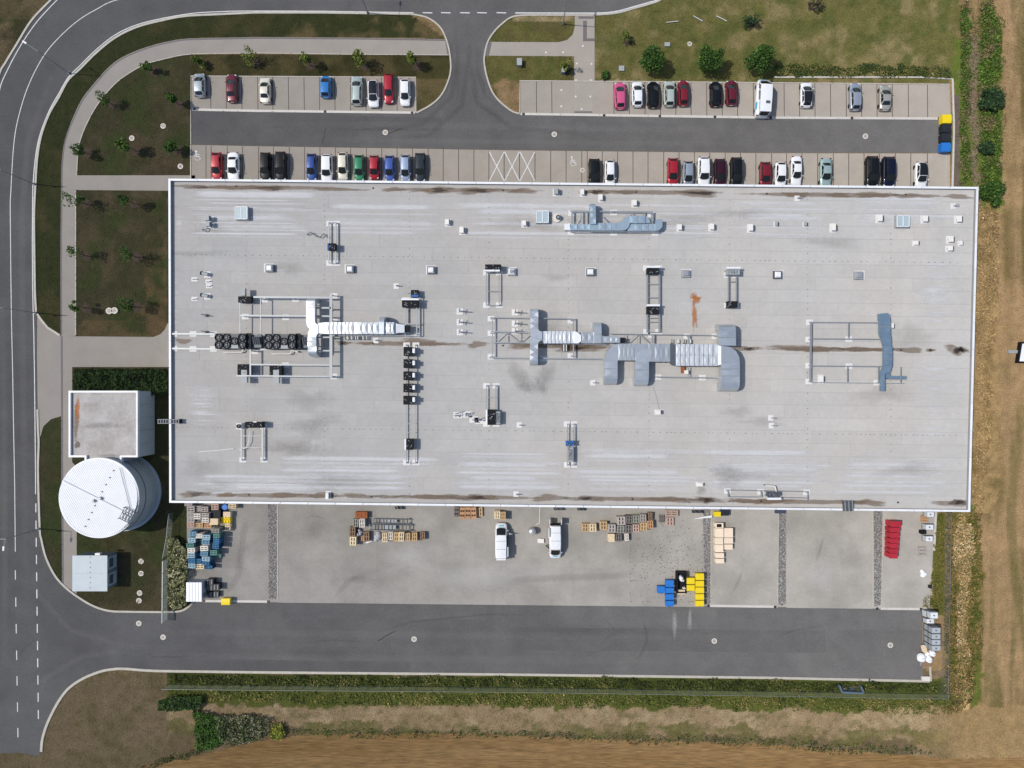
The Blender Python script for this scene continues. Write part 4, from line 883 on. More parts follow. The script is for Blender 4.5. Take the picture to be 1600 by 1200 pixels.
# bird-table like box in the right field
c = P(1597, 552); t = thing('field_cabin', 'white-topped dark-framed box at the right edge of the field', 'cabin', c)
MB().pp([(1592, 567), (1597, 534), (1625, 534), (1622, 567)], 0, .8, .9).build('wall', M_BLACK, t); MB().pp([(1593.5, 564.5), (1598, 537), (1622, 537), (1619, 564.5)], .8, .9, .9).build('roof', M_WHITE, t)
o = tag(MB().box(1576, 547, 1594, 552, 0.05, .3, .3).build('plank', M_GREY), 'grey plank lying beside the white-topped box', 'plank')
t = thing('trough', 'blue-grey metal trough on the fence line', 'trough', P(1331, 1078)); M_TR = mat('trough_steel', S(110, 128, 140), .5, metal=.3, amt=.08)
MB().bar((1316, 1082), (1349, 1083.5), .25, .0, .8).build('side_plate', M_TR, t); MB().bar((1312, 1071.5), (1316, 1081), .2, 0, .8).build('end_plate', M_TR, t); MB().bar((1346, 1073), (1350, 1082.5), .2, 0, .8).build('end_plate', M_TR, t); MB().pp([(1314, 1073), (1347, 1074), (1349, 1083), (1317, 1082)], .05, .15).build('floor_plate', M_STEELD, t)
# ------------------------------------------------------------------ roof equipment
R0 = RZ + .012
def rthing(name, label, cat, px, py, group=None): return thing(name, label, cat, P(px, py, R0), group)
def skylight_big(x0, y0, x1, y1, label, m):
    t = rthing('skylight', label, 'skylight', (x0 + x1) / 2, (y0 + y1) / 2, 'large glazed roof hatches'); zt = RZ + .75
    MB().box(x0 - .8, y0 - .8, x1 + .8, y1 + .8, R0, zt - .12, zt).build('upstand', M_GREY, t)
    xm = (x0 + x1) / 2
    for a, b in ((x0, xm - .25), (xm + .25, x1)): MB().box(a, y0, b, y1, zt - .12, zt, zt).build('glass_panel', m, t)
    fr = MB(); 
    for q in (((x0, y0), (x1, y0)), ((x1, y0), (x1, y1)), ((x1, y1), (x0, y1)), ((x0, y1), (x0, y0)), ((xm, y0), (xm, y1))): fr.bar(q[0], q[1], .09, zt - .05, zt + .05)
    fr.build('frame', M_WHITE, t)
skylight_big(367.5, 323, 386, 342, 'large glazed roof hatch at the left end of the roof', M_GLASSP); skylight_big(838.5, 329.5, 857, 347.5, 'large glazed roof hatch left of the upper duct', M_GLASSP); skylight_big(1402, 336.5, 1421, 354, 'large greenish glazed roof hatch at the right end of the roof', M_GLASSG if False else M_GLASSP)
ORD = ('first', 'second', 'third', 'fourth', 'fifth', 'sixth', 'seventh', 'eighth', 'ninth', 'tenth', 'eleventh', 'twelfth', 'thirteenth')
for i, (x0, y0, x1, y1, m) in enumerate(((414.5, 413, 426, 424, 'c'), (540.5, 414.5, 552, 425.5, 'c'), (667.5, 416, 679, 427, 'c'), (793.5, 418.5, 805, 429.5, 'f'), (917, 419, 929, 430, 'c'), (1066.5, 421.5, 1078, 432.5, 'g'), (1210.5, 423, 1222, 434.5, 'c'), (1337, 424, 1349, 435.5, 'g'))):
    t = rthing('roof_dome', '%s square %s skylight dome from the left in the upper row' % (ORD[i], {'c': 'white', 'g': 'grey smoked', 'f': 'fan-topped'}[m]), 'skylight', (x0 + x1) / 2, (y0 + y1) / 2, 'small square skylight domes')
    MB().box(x0 - 2, y0 - 1.2, x1 + 2, y1 + 1.2, R0 - .01, R0 + .012, R0).build('base_pad', M_PAD, t); MB().box(x0 - .3, y0 - .3, x1 + .3, y1 + .3, R0, RZ + .55, RZ + .7).build('upstand', M_GREY if m != 'c' else M_STEELD, t)
    a = [P(x, y, RZ + .7) for x, y in ((x0 + .9, y0 + .9), (x1 - .9, y0 + .9), (x1 - .9, y1 - .9), (x0 + .9, y1 - .9))]; cc = (a[0] + a[2]) / 2; mb = MB()
    mb.hull([tuple(cc + (p - cc) * .7 + Vector((0, 0, .12))) for p in a[::-1]], [tuple(p + Vector((0, 0, -.16))) for p in a[::-1]]); mb.build('dome', M_GLASSG if m == 'g' else M_GLASSC, t)
    if m == 'f': MB().cyl((cc.x, cc.y), .32, RZ + .7, RZ + 1.0, 14, .22).build('fan_cowl', M_STEEL, t)
# vent hoods
def vent(x0, y0, x1, y1, label, h=.7, m=M_HOOD, group='white vent hoods on the roof'):
    c = P((x0 + x1) / 2, (y0 + y1) / 2, RZ + h); t = rthing('vent_hood', label, 'vent', (x0 + x1) / 2, (y0 + y1) / 2, group)
    t.location = (c.x, c.y, R0)
    wx = abs(P(x1, 0, RZ + h).x - P(x0, 0, RZ + h).x) / 2; wy = abs(P(0, y1, RZ + h).y - P(0, y0, RZ + h).y) / 2
    MB().wbox(c.x - wx * 1.3, c.y - wy * 1.3, R0 - .008, c.x + wx * 1.3, c.y + wy * 1.3, R0 + .01).build('base_pad', M_PAD, t)
    MB().cyl((c.x, c.y), min(wx, wy) * .7, R0, RZ + h * .6, 10).build('neck', M_GREY, t)
    mb = MB(); zt = RZ + h; B_ = [(c.x - wx, c.y - wy), (c.x + wx, c.y - wy), (c.x + wx, c.y + wy), (c.x - wx, c.y + wy)]
    T_ = [(c.x - wx * .85, c.y - wy * .9), (c.x + wx * .55, c.y - wy * .9), (c.x + wx * .55, c.y + wy * .9), (c.x - wx * .85, c.y + wy * .9)]
    mb.hull([(x, y, zt) for x, y in T_], [(x, y, zt - h * .45) for x, y in B_]); mb.build('hood', m, t)
    MB().wbox(c.x + wx * 1.002, c.y - wy * .8, zt - h * .42, c.x + wx * 1.05, c.y + wy * .8, zt - h * .1).build('grille', M_STEELD, t)
VH = [(695.5, 342, 703, 351, 'white vent hood, upper left of the pair left of the upper duct'), (718, 354, 726, 364, 'white vent hood, lower right of the pair left of the upper duct'), (816, 344, 823.5, 352.5, 'white vent hood just left of a large roof hatch'),
      (908, 295, 914, 304, 'white vent hood at the parapet above the upper duct'), (936.5, 303, 943, 312.5, 'white vent hood right of the short vertical duct'), (989, 312, 996.5, 321, 'white vent hood above the right bend of the upper duct'),
      (1060, 350, 1067, 359, 'white vent hood nearest the right end of the upper duct'), (1110, 349, 1117.5, 358.5, 'second white vent hood right of the upper duct'), (1171, 350, 1178.5, 360.5, 'third white vent hood right of the upper duct'), (1300.5, 349, 1308, 360, 'white vent hood midway between the upper duct and the right hatch'),
      (1373, 335, 1381, 345.5, 'white vent hood just left of the greenish roof hatch'), (1444, 336.5, 1452, 346, 'white vent hood just right of the greenish roof hatch'), (1497, 336.5, 1505, 346.5, 'white vent hood nearest the top right roof corner'),
      (1484, 368.5, 1492, 378, 'upper white vent hood of the cluster by the right parapet'), (1483, 383.5, 1491, 391.5, 'lower white vent hood of the cluster by the right parapet'), (1500, 376, 1505.5, 383, 'small vent hood at the right of the cluster by the parapet', .45), (1429, 376, 1437, 382.5, 'low vent hood left of the right parapet cluster', .45),
      (508, 770, 514.5, 780, 'white vent hood at the bottom parapet near the left'), (1025.5, 641, 1034, 647.5, 'white box vent on a cable below the big ducts'), (1090, 754.5, 1100, 760, 'small white vent above a grey smudge near the bottom edge', .45), (1281, 587, 1288.5, 597.5, 'white box on the frame left of the right duct', .5), (1393.5, 504.5, 1398, 512.5, 'narrow white box beside the right duct', .8)]
for v in VH: vent(*v)
for v in ((865.5, 294, 874, 303, 'grey cowl at the parapet left of the upper duct', .8, M_GREY), (1211.5, 345.5, 1216.5, 352.5, 'small grey cowl, left of two right of the upper duct', .5, M_GREY), (1257, 346.5, 1262, 352.5, 'small grey cowl, right of two right of the upper duct', .5, M_GREY), (320.5, 336.5, 328, 344.5, 'upper grey box vent at the left end of the roof', 1.0, M_GREY), (320.5, 346, 329, 353.5, 'lower grey box vent at the left end of the roof', 1.0, M_GREY)): vent(*v, group='grey cowls on the roof')
# goosenecks, pipe stacks
def goose(px, py, label, h=.55, r=.07, dirn=(1, 0), group='bent pipe vents on the roof'):
    b = P(px, py, R0); t = rthing('gooseneck_vent', label, 'vent pipe', px, py, group); mb = MB().cyl((b.x, b.y), r, R0, RZ + h, 8); pr = Vector((b.x, b.y, RZ + h)); R_ = .2
    for i in range(1, 6):
        a = math.pi * i / 5; q = Vector((b.x + dirn[0] * R_ * (1 - math.cos(a)), b.y + dirn[1] * R_ * (1 - math.cos(a)), RZ + h + R_ * math.sin(a))); mb.wbar(pr, q, r, 7); pr = q
    mb.build('pipe', M_STEEL, t); MB().wbox(b.x - .45, b.y - .4, R0 - .008, b.x + .3, b.y + .4, R0 + .012).build('base_pad', M_PAD, t)
for x, y, l in ((1205, 653, 'upper bent vent pipe of the pair on the bare right half of the roof'), (1206, 665, 'lower bent vent pipe of the pair on the bare right half of the roof'), (927, 598, 'bent vent pipe left of the big duct leg'), (812, 664, 'bent vent pipe right of the lower pipe cluster'), (807, 772, 'bent vent pipe at the bottom edge left of centre'), (588, 532, 'small bent vent pipe below the left duct'), (620, 447, 'small bent vent pipe above the left frame with two beams'), (1490, 322, 'small bent vent pipe near the top right corner'), (1246, 310, 'small bent vent pipe at the top edge right of centre')): goose(x, y, l)
c = P(870, 341, R0); t = rthing('round_fan', 'round roof fan with curved pipe left of the upper duct', 'roof fan', 870, 341); MB().cyl((c.x, c.y), .62, R0, R0 + .25, 24).build('base', M_LID, t); MB().cyl((c.x + .15, c.y), .28, R0 + .25, R0 + .75, 14).build('stub', M_STEEL, t); MB().ring((c.x + .15, c.y), .2, .34, R0 + .6, R0 + .75, 14).build('collar', M_STEELD, t)
for i, (x, y) in enumerate(((719, 486.5), (719, 503.5), (719, 519), (805, 488), (805, 505.5), (805, 517.5))):
    b = P(x, y, R0); g = 'left' if i < 3 else 'right'
    t = rthing('vent_stack', '%s tall thin vent stack of the %s column of three' % (('upper', 'middle', 'lower')[i % 3], g), 'vent stack', x, y, 'tall thin vent stacks'); MB().wbox(b.x - .5, b.y - .45, R0 - .008, b.x + .4, b.y + .45, R0 + .012).build('base_pad', M_PAD, t)
    MB().cyl((b.x, b.y), .13, R0, RZ + 1.6, 8, .11).build('stack', M_HOOD, t); MB().cyl((b.x, b.y), .08, RZ + 1.6, RZ + 2.6, 8).build('tip', M_STEEL, t); MB().wbar((b.x - .1, b.y - .35, RZ + 1.35), (b.x + .1, b.y + .35, RZ + 1.35), .07).build('cross_arm', M_STEEL, t)
def pipe_run(pts, label, r=.06, z=.35, m=M_STEEL, name='pipe_run', cat='pipe', legs=True):
    t = rthing(name, label, cat, *pts[0]); Q = [P(x, y, RZ + z) for x, y in pts]
    for a, b in zip(Q, Q[1:]): MB().wbar(a, b, r).build('pipe', m, t)
    if legs:
        for q in (Q[0], Q[-1]): MB().wbox(q.x - .06, q.y - .06, R0, q.x + .06, q.y + .06, RZ + z).build('support', M_STEELD, t)
    return t
pipe_run([(349, 550.5), (378, 550.5), (380, 546)], 'white pipe below the left chiller', .09, .5, M_HOOD); pipe_run([(424, 553), (454, 553), (455.5, 547), (466, 550)], 'white pipe below the right chiller', .09, .5, M_HOOD)
pipe_run([(310, 706.5), (330, 704.5), (352, 702.5), (366, 701)], 'white cable from a pad to the lower left frame', .05, .08, M_HOOD, 'roof_cable', 'cable'); pipe_run([(374, 703), (384, 700), (389, 690), (390, 674)], 'white curved cable inside the lower left frame', .05, .5, M_HOOD, 'roof_cable', 'cable', False)
pipe_run([(1020, 604), (1026, 622), (1030, 640)], 'thin cable running down to the white box vent', .03, .04, M_GREY, 'roof_cable', 'cable', False); pipe_run([(820, 591), (880, 592), (925, 594)], 'thin cable on the roof left of the big ducts', .02, .03, M_GREY, 'roof_cable', 'cable', False)
pipe_run([(480, 366), (486, 363), (494, 369), (500, 371), (506, 365), (511, 370)], 'tangle of thin pipes left of the small blue unit', .06, .45, M_STEELD); pipe_run([(316, 358), (317, 361), (322, 361), (324, 356)], 'bent pipe below the grey box vents', .06, .4)
for i, (x, y, l) in enumerate(((316, 429, 'black-nosed horizontal fan, upper of two at the left end'), (316, 463, 'black-nosed horizontal fan, lower of two at the left end'))):
    t = rthing('duct_fan', l, 'roof fan', x + 6, y); a, b = P(x, y - 2, RZ + .5), P(x + 9, y, RZ + .5); MB().wbar(a, b, .26, 10).build('fan_tube', M_GREY, t); MB().wbar(a + (a - b) * .25, a, .28, 10).build('intake', M_BLACK, t); MB().box(x + 3, y - 5, x + 13, y + 5, R0 - .008, R0 + .012, R0).build('base_pad', M_PAD, t); MB().box(x + 5, y - 1, x + 8, y + 2, R0, RZ + .3, R0).build('foot', M_STEEL, t)
for i, (x, y) in enumerate(((304, 436.5), (304, 467), (326, 440), (327, 447))):
    t = rthing('pipe_stub', ('low pipe stubs on a white pad, upper of two by the left parapet', 'low pipe stubs on a white pad, lower of two by the left parapet', 'white pad with stubs below the upper horizontal fan', 'small white pad between the two horizontal fans')[i], 'pipe stub', x, y, 'pipe stubs by the left parapet')
    b = P(x, y, R0); MB().wbox(b.x - .45, b.y - .3, R0 - .008, b.x + .45, b.y + .3, R0 + .012).build('base_pad', M_PAD, t)
    for k in (-.22, .05, .28): MB().cyl((b.x + k, b.y + random.uniform(-.1, .1)), .07, R0, RZ + .3, 8).build('stub', M_STEEL, t)
for x0, y0, x1, l in ((314, 491, 331, 'dark antenna rod lying above the cable tray, upper'), (314, 517, 334, 'dark antenna rod lying above the cable tray, lower')):
    t = rthing('antenna_rod', l, 'rod', x0, y0); a, b = P(x0, y0, RZ + .6), P(x1, y0 + 3, RZ + .2); MB().wbar(a, b, .06).build('rod', M_STEELD, t); MB().box(x0 + 7, y0, x0 + 10, y0 + 4, R0, RZ + .45, R0).build('foot', M_STEELD, t)

# frames of beams on feet
def frame(label, bars, z=.6, w=.22, feet=(), name='support_frame', m=M_STEEL, th=.14, pads=()):
    x, y = bars[0][0], bars[0][1]; t = rthing(name, label, 'steel frame', x, y)
    for i, b in enumerate(bars):
        dz = .0015 * (i % 7); ww = (b[4] if len(b) > 4 else w) * .8
        MB().bar((b[0], b[1]), (b[2], b[3]), ww, RZ + z - th + dz, RZ + z + dz).build('beam', m, t)
    for f in feet:
        c = P(*f, RZ + z); MB().wbox(c.x - .07, c.y - .07, R0 + .015, c.x + .07, c.y + .07, RZ + z - th).build('foot', M_STEEL, t); MB().wbox(c.x - .5, c.y - .4, R0 - .006, c.x + .5, c.y + .4, R0 + .014).build('base_pad', M_PAD, t)
    return t
def rail_frame(x0, x1, y0, y1, label, rungs=(), z=.6, wl=.2, wr=.2):
    bars = [(x0, y0, x0, y1, wl), (x1, y0, x1, y1, wr)] + [(x0, r, x1, r, .1) for r in rungs]
    return frame(label, bars, z, feet=((x0, y0 + 1), (x1, y0 + 1), (x0, y1 - 1), (x1, y1 - 1)))
frame('large steel beam frame round the chillers', [(396, 464, 515, 465, .34), (517, 459, 517, 590, .5), (375, 493, 516, 494, .28), (391, 569.5, 516, 570.5, .26), (369, 587, 516, 588.5, .24), (375, 473, 375, 521, .14), (407, 466, 407, 521, .14), (391, 546, 391, 588, .26), (492, 481, 517, 481, .3), (492, 527, 517, 527, .25), (492, 548, 517, 548, .25)], 1.7, feet=((517, 460), (517, 500), (517, 588), (376, 493), (392, 587), (440, 494), (440, 570), (440, 588), (456, 465), (407, 466), (391, 548)))
frame('long steel cable tray from the left parapet to the chillers', [(265, 521.5, 337, 522, .3), (265, 544.5, 485, 547, .3)], .35, feet=((270, 521.5), (300, 521.5), (332, 522), (270, 544.5), (300, 545), (332, 545)), name='cable_tray')
frame('double-beam frame at the right end of the left duct', [(633, 467, 633, 523, .3), (651, 466, 651, 524, .2), (655.5, 458, 655.5, 524.5, .1), (622, 506, 655, 506.5, .2), (500, 524.5, 655, 524.8, .16), (631, 457, 654, 457.5, .1)], .8, feet=((633, 468), (651, 468), (633, 522), (651, 522), (560, 524.5)))
rail_frame(634.5, 649, 538, 724, 'long narrow rail frame under the row of black condensers', (662, 676, 724), .5, .12, .12)
rail_frame(760, 775, 602, 664, 'twin-rail frame under the black unit below centre', (602, 621), .6, .16, .26); rail_frame(760, 780, 424, 477, 'twin-rail frame under the black unit above centre', (455, 477), .6, .22, .16)
rail_frame(887, 897, 662, 728, 'twin-rail frame under the small blue unit near the bottom', (663, 695, 710, 727), .6, .14, .18); rail_frame(377, 410, 666, 720, 'twin-rail frame under the black unit at lower left', (681, 699, 720), .6, .22, .3)
rail_frame(513.5, 524.5, 347, 411, 'twin-rail frame under the small blue unit at upper left', (347, 411), .6, .22, .26); rail_frame(1011.5, 1030.5, 417, 519, 'ladder-like rail frame with two units above the big ducts', (444, 465, 497, 503, 519), .6, .24, .3); rail_frame(1138.5, 1151, 428, 478, 'twin-rail frame above the right end of the big ducts', (440,), .6, .2, .2)
tr = frame('central steel truss frame under the middle duct', [(766, 496, 896, 498, .16), (767, 518, 828, 519.5, .2), (767, 535, 830, 536, .2), (769.5, 496, 769.5, 559, .2), (764, 559, 946, 561, .22), (896, 497, 896, 559, .22), (773, 533, 787, 520, .1), (789, 520, 789, 535, .1), (790, 520, 808, 534, .1), (809.5, 520, 809.5, 535, .1), (811, 534, 827, 520, .1), (850, 537, 948, 538, .14)], .9, feet=((767, 497), (767, 520), (767, 557), (893, 500), (893, 556), (850, 560)))
frame('steel beam frame above and below the big ducts', [(952, 521.5, 1122, 524, .12), (976, 523, 976, 536, .08), (981, 535, 994, 523, .08), (996, 523, 996, 536, .08), (999, 523, 1012, 535, .08), (1020, 523, 1020, 536, .3), (1076, 524, 1076, 537, .25), (1024, 589, 1126, 590.5, .2), (1076, 574, 1076, 589, .08)], .9, feet=((1020, 523), (1076, 525), (1120, 525), (1030, 589), (1100, 590)))
frame('steel frame behind the upper duct', [(891, 329.5, 1021, 331, .2), (892, 362, 1030, 362.5, .12), (894, 330, 894, 349, .32), (908, 330, 908, 350, .2), (915, 330, 915, 350, .2), (1006, 330, 1006, 338, .2), (1019, 331, 1019, 350, .3), (898, 350, 905, 337, .08), (940, 337, 952, 349, .08), (968, 348, 983, 333, .08), (987, 332, 992, 338, .08)], .8, feet=((894, 331), (960, 330), (1019, 333), (1018, 350), (893, 361), (960, 362), (1025, 362)))
frame('light beam frame left of the right duct', [(1267, 503.5, 1376, 504, .1), (1267, 529, 1382, 530, .14), (1267, 571.5, 1378, 572.5, .14), (1267, 597.5, 1414, 599, .08), (1267.5, 503, 1266.5, 596, .3), (1326, 504, 1326, 528, .07), (1324.5, 573, 1324.5, 597, .07), (1373, 573, 1373, 597, .07), (1408, 573, 1408, 598, .07)], .7, feet=((1268, 503), (1267, 530), (1267, 571), (1267, 596), (1330, 529.5), (1330, 572), (1374, 598)))
frame('low rectangular frame at the bottom parapet', [(1134, 766, 1263, 768.5, .12), (1138, 769, 1138, 776, .16), (1138, 776.5, 1187, 777, .12), (1190, 769, 1190, 777, .2), (1215, 777.5, 1261, 778.5, .12), (1262.5, 768.5, 1262.5, 782, .12)], .4, feet=((1138, 768), (1262, 770), (1190, 769)))

# black chillers with fans
def fan(t, cx, cy, r, zt):
    f = MB().ring((cx, cy), r * .86, r, zt, zt + .22, 22).build('fan', M_BLACK, t); b = MB().cyl((cx, cy), r * .22, zt + .02, zt + .16, 10)
    for i in range(5):
        a = i * 1.2566; p = Vector((cx, cy)); d = Vector((math.cos(a), math.sin(a))); q = Vector((-d.y, d.x))
        v = [p + d * r * .2 + q * r * .12, p + d * r * .2 - q * r * .12, p + d * r * .82 - q * r * .3, p + d * r * .82 + q * r * .1]
        b.add([(*v[0], zt + .12), (*v[1], zt + .06), (*v[2], zt + .05), (*v[3], zt + .12)], [(0, 1, 2, 3)])
    b.build('fan_blades', M_STEELD, f); MB().cyl((cx, cy), .05, zt + .16, zt + .22, 6).build('fan_hub', M_STEEL, f)
def chiller(x0, x1, y0, y1, label, z=1.9):
    t = rthing('chiller', label, 'chiller', (x0 + x1) / 2, (y0 + y1) / 2, 'black rooftop chillers'); zt = RZ + z; M_CH = mat('chiller_top', S(84, 86, 88), .5, amt=.15, scale=3)
    MB().box(x0, y0 + .5, x1, y1 - .5, RZ + .35, zt, zt).build('casing', M_CH, t); MB().box(x0 - .2, y0, x0 + 24.3, y1, RZ + .5, zt - .1, zt).build('coil_bank', M_FIN, t); MB().box(x0 + 36, y0, x1 + .2, y1, RZ + .5, zt - .1, zt).build('coil_bank', M_FIN, t)
    for q in ((x0 + .5, y0 + 1), (x1 - .5, y0 + 1), (x0 + .5, y1 - 1), (x1 - .5, y1 - 1)):
        c = P(*q, zt); MB().wbox(c.x - .1, c.y - .1, R0, c.x + .1, c.y + .1, RZ + .5).build('foot', M_STEEL, t)
    k = .0933; r = 5.9 * .0915
    for fx, fy in ((6, .26), (6, .74), (18.3, .26), (18.3, .74), (30.3, .5), (42.5, .26), (42.5, .74)):
        c = P(x0 + fx, y0 + (y1 - y0) * fy, zt); fan(t, c.x, c.y, r, zt)
    MB().box(x0 + 25.5, y0 + 18, x0 + 36, y1 - .7, zt - .05, zt + .03).build('cover_plate', M_GREY, t)
    MB().box(x1 + 9, y0 + 2.5, x1 + 24, y1 - 2, RZ + .4, zt - .75, zt - .7).build('pump_module', M_STEELD, t); MB().box(x1 + 1, y0 - .5, x1 + 8, y1 + .5, zt - .5, zt - .3, zt - .3).build('module_cover', M_FIN, t)
    mb = MB()
    for s_ in range(4): a, b = P(x1 + 11 + s_ * 3, y0 + 5, zt - .5), P(x1 + 13 + s_ * 3, y1 - 7, zt - .55); mb.wbar(a, b, .12)
    tag(mb.build('pipework', M_STEELD, t), kind='stuff')
chiller(336, 384, 521, 545, 'black seven-fan chiller, left of two at the cable tray'); chiller(413.5, 461.5, 521.5, 545.5, 'black seven-fan chiller, right of two next to the left duct')
# condenser units
def condenser(x0, y0, x1, y1, label, z=1.3, z0=.55, plate=None, m=M_BLACK, pm=M_WHITE, group='black condenser units on the roof', det=0):
    t = rthing('condenser', label, 'air conditioner', (x0 + x1) / 2, (y0 + y1) / 2, group); zt = RZ + z
    MB().box(x0, y0, x1, y1, RZ + z0, zt, zt).build('casing', m, t); w_, h_ = x1 - x0, y1 - y0
    g = MB()
    for i in range(4): g.box(x0 + w_ * (.1 + .22 * i), y0 + h_ * .12, x0 + w_ * (.1 + .22 * i) + .5, y1 - h_ * .12, zt, zt + .03)
    g.build('top_grille', M_FIN, t)
    p = MB(); random.seed(int(x0 * 7 + y0))
    for i in range(5):
        a = (x0 + w_ * random.uniform(.1, .9), y0 + h_ * random.uniform(.15, .85)); b = (a[0] + random.uniform(-4, 4), a[1] + random.uniform(-3, 3)); p.wbar(P(*a, zt + .1), P(*b, zt + .12), .045, 5)
    tag(p.build('pipework', M_STEEL, t), kind='stuff')
    if plate: MB().box(*plate, zt - .5, zt + .06, zt).build('cover', pm, t)
    for q in ((x0 + .6, y0 + .6), (x1 - .6, y0 + .6), (x0 + .6, y1 - .6), (x1 - .6, y1 - .6)):
        c = P(*q, zt); MB().wbox(c.x - .05, c.y - .05, R0, c.x + .05, c.y + .05, RZ + z0).build('foot', M_STEEL, t)
    return t
for i in range(5):
    y = 542 + i * 19.1; condenser(630.5 - i * .1, y, 643.5, y + 13.8, '%s black condenser from the top of the vertical row of five' % ORD[i], 1.5, plate=(644.5, y + 2.5, 648, y + 9.5), m=M_BLACK); MB
condenser(372, 463, 392, 472.5, 'black condenser at the top left corner of the chiller frame', 1.5, plate=(377, 450.5, 383, 462), pm=M_GREY); condenser(371, 569, 390, 586, 'black condenser below the left chiller', 1.5, plate=(377, 578, 386, 598), pm=M_GREY); condenser(421, 569.5, 440, 586, 'black condenser below the right chiller', 1.5, plate=(427, 578, 436, 599), pm=M_GREY)
condenser(628, 469.5, 653, 479.5, 'black unit between two white bars at the end of the left duct', 1.6, plate=(627, 466.5, 654, 469)); condenser(642, 453, 654, 464, 'small blue-edged unit above the left double-beam frame', 1.1, plate=(643, 460.5, 654, 464), pm=M_BLUE)
condenser(758, 413, 783, 421.5, 'black unit with white bar above centre, topping a rail frame', 1.6, plate=(757, 421.5, 781, 424)); condenser(761.5, 640, 773, 664, 'black unit with white left edge below centre', 1.5, plate=(759, 640, 761.5, 664))
condenser(774.5, 643, 781.5, 663, 'grey pipe unit right of the black unit below centre', 1.2, m=M_STEEL, group='grey rooftop units'); condenser(634.5, 686, 645, 703, 'black unit with white left edge at the foot of the condenser frame', 1.4, plate=(632, 686, 634.5, 703))
condenser(884.5, 691, 896.5, 697, 'small blue unit on the rail frame near the bottom', 1.3, m=M_BLUE, plate=(884, 689, 897, 691), pm=M_BLUE, group='blue rooftop units'); condenser(888, 699, 896, 722, 'grey valve assembly below the small blue unit', 1.0, m=M_GREY, group='grey rooftop units')
condenser(382.5, 659.5, 410, 668.5, 'black unit on the lower left rail frame', 1.5, plate=(396, 658.5, 401, 660), pm=M_WHITE); condenser(513.5, 380, 524, 390.5, 'small black unit with blue side on the upper left rail frame', 1.4, plate=(511.5, 380, 513.5, 391), pm=M_BLUE)
c = P(373, 666, RZ + 1.0); t = rthing('box_fan', 'square white box fan at the corner of the lower left frame', 'roof fan', 373, 666); MB().box(369.5, 661.5, 377, 670.5, R0, RZ + .9, RZ + .9).build('box', M_HOOD, t); fan(t, c.x, c.y, .3, RZ + .9)
condenser(1011.5, 419, 1029.5, 427.5, 'upper black unit on the ladder-like rail frame', 1.5, plate=(1011, 415.5, 1031, 418.5)); condenser(1011.5, 479, 1029.5, 490, 'lower black unit on the ladder-like rail frame', 1.5, plate=(1011, 475.5, 1031, 478.5))
condenser(1137, 420.5, 1156, 429, 'grey and black unit at the top of the right twin-rail frame', 1.5, m=M_GREY, plate=(1136, 417, 1157, 420), group='grey rooftop units'); condenser(1137, 470.5, 1152.5, 480.5, 'black unit at the foot of the right twin-rail frame', 1.3)
condenser(1199, 769, 1219, 776, 'grey and black unit on the low frame at the bottom parapet', 1.1, m=M_STEELD, plate=(1199.5, 777.5, 1220.5, 781), group='grey rooftop units')
pipe_run([(1196, 758.5), (1211, 760), (1213, 768)], 'bent white pipe above the unit at the bottom parapet', .09, .6, M_HOOD)
for i, (x, y) in enumerate(((716, 648), (731, 647), (741, 655), (749, 657))):
    t = rthing('pipe_cluster', '%s bundle of bent pipes left of the black unit below centre' % ORD[i], 'pipes', x, y, 'bundles of bent pipes'); b = P(x, y, R0); MB().wbox(b.x - .7, b.y - .5, R0 - .008, b.x + .6, b.y + .4, R0 + .012).build('base_pad', M_PAD, t)
    for k in range(5):
        q = Vector((b.x + random.uniform(-.4, .4), b.y + random.uniform(-.3, .3), R0)); h = random.uniform(.4, .9); MB().wbar(q, q + Vector((0, 0, h)), .06).wbar(q + Vector((0, 0, h)), q + Vector((random.uniform(-.4, .5), random.uniform(-.3, .3), h)), .06).build('pipe', M_STEEL if k % 2 else M_STEELD, t)
for i, (x0, y0, x1, y1, l) in enumerate(((538, 524, 551, 530, 'row of white valve pipes below the left duct, left'), (553, 524, 560, 530, 'row of white valve pipes below the left duct, middle'), (563, 524, 574, 530, 'row of white valve pipes below the left duct, right'), (878, 538, 886, 548, 'small pipe loop below the middle duct'), (1045, 530, 1084, 536, 'row of pipe stubs above the biggest duct'))):
    t = rthing('valve_set', l, 'pipes', x0, y0, 'valve sets beside the ducts')
    for k in range(4): x = x0 + (x1 - x0) * (k + .5) / 4; MB().wbar(P(x, y0, RZ + .7), P(x, y1, RZ + .7), .07).wbar(P(x, y1, RZ + .7), Vector((*P(x, y1, RZ + .7).xy, R0)), .06).build('pipe', M_HOOD if k % 2 else M_STEELD, t)
c = P(1073, 581, RZ + .8); t = rthing('rusty_box', 'white box on a rusty stain below the biggest duct', 'box', 1073, 581); MB().box(1069.5, 578.5, 1075.5, 584.5, R0, RZ + .7, RZ + .7).build('box', M_HOOD, t); MB().box(1065, 573, 1070, 583, R0, RZ + .5, RZ + .5).build('rusty_side', M_RUST, t)
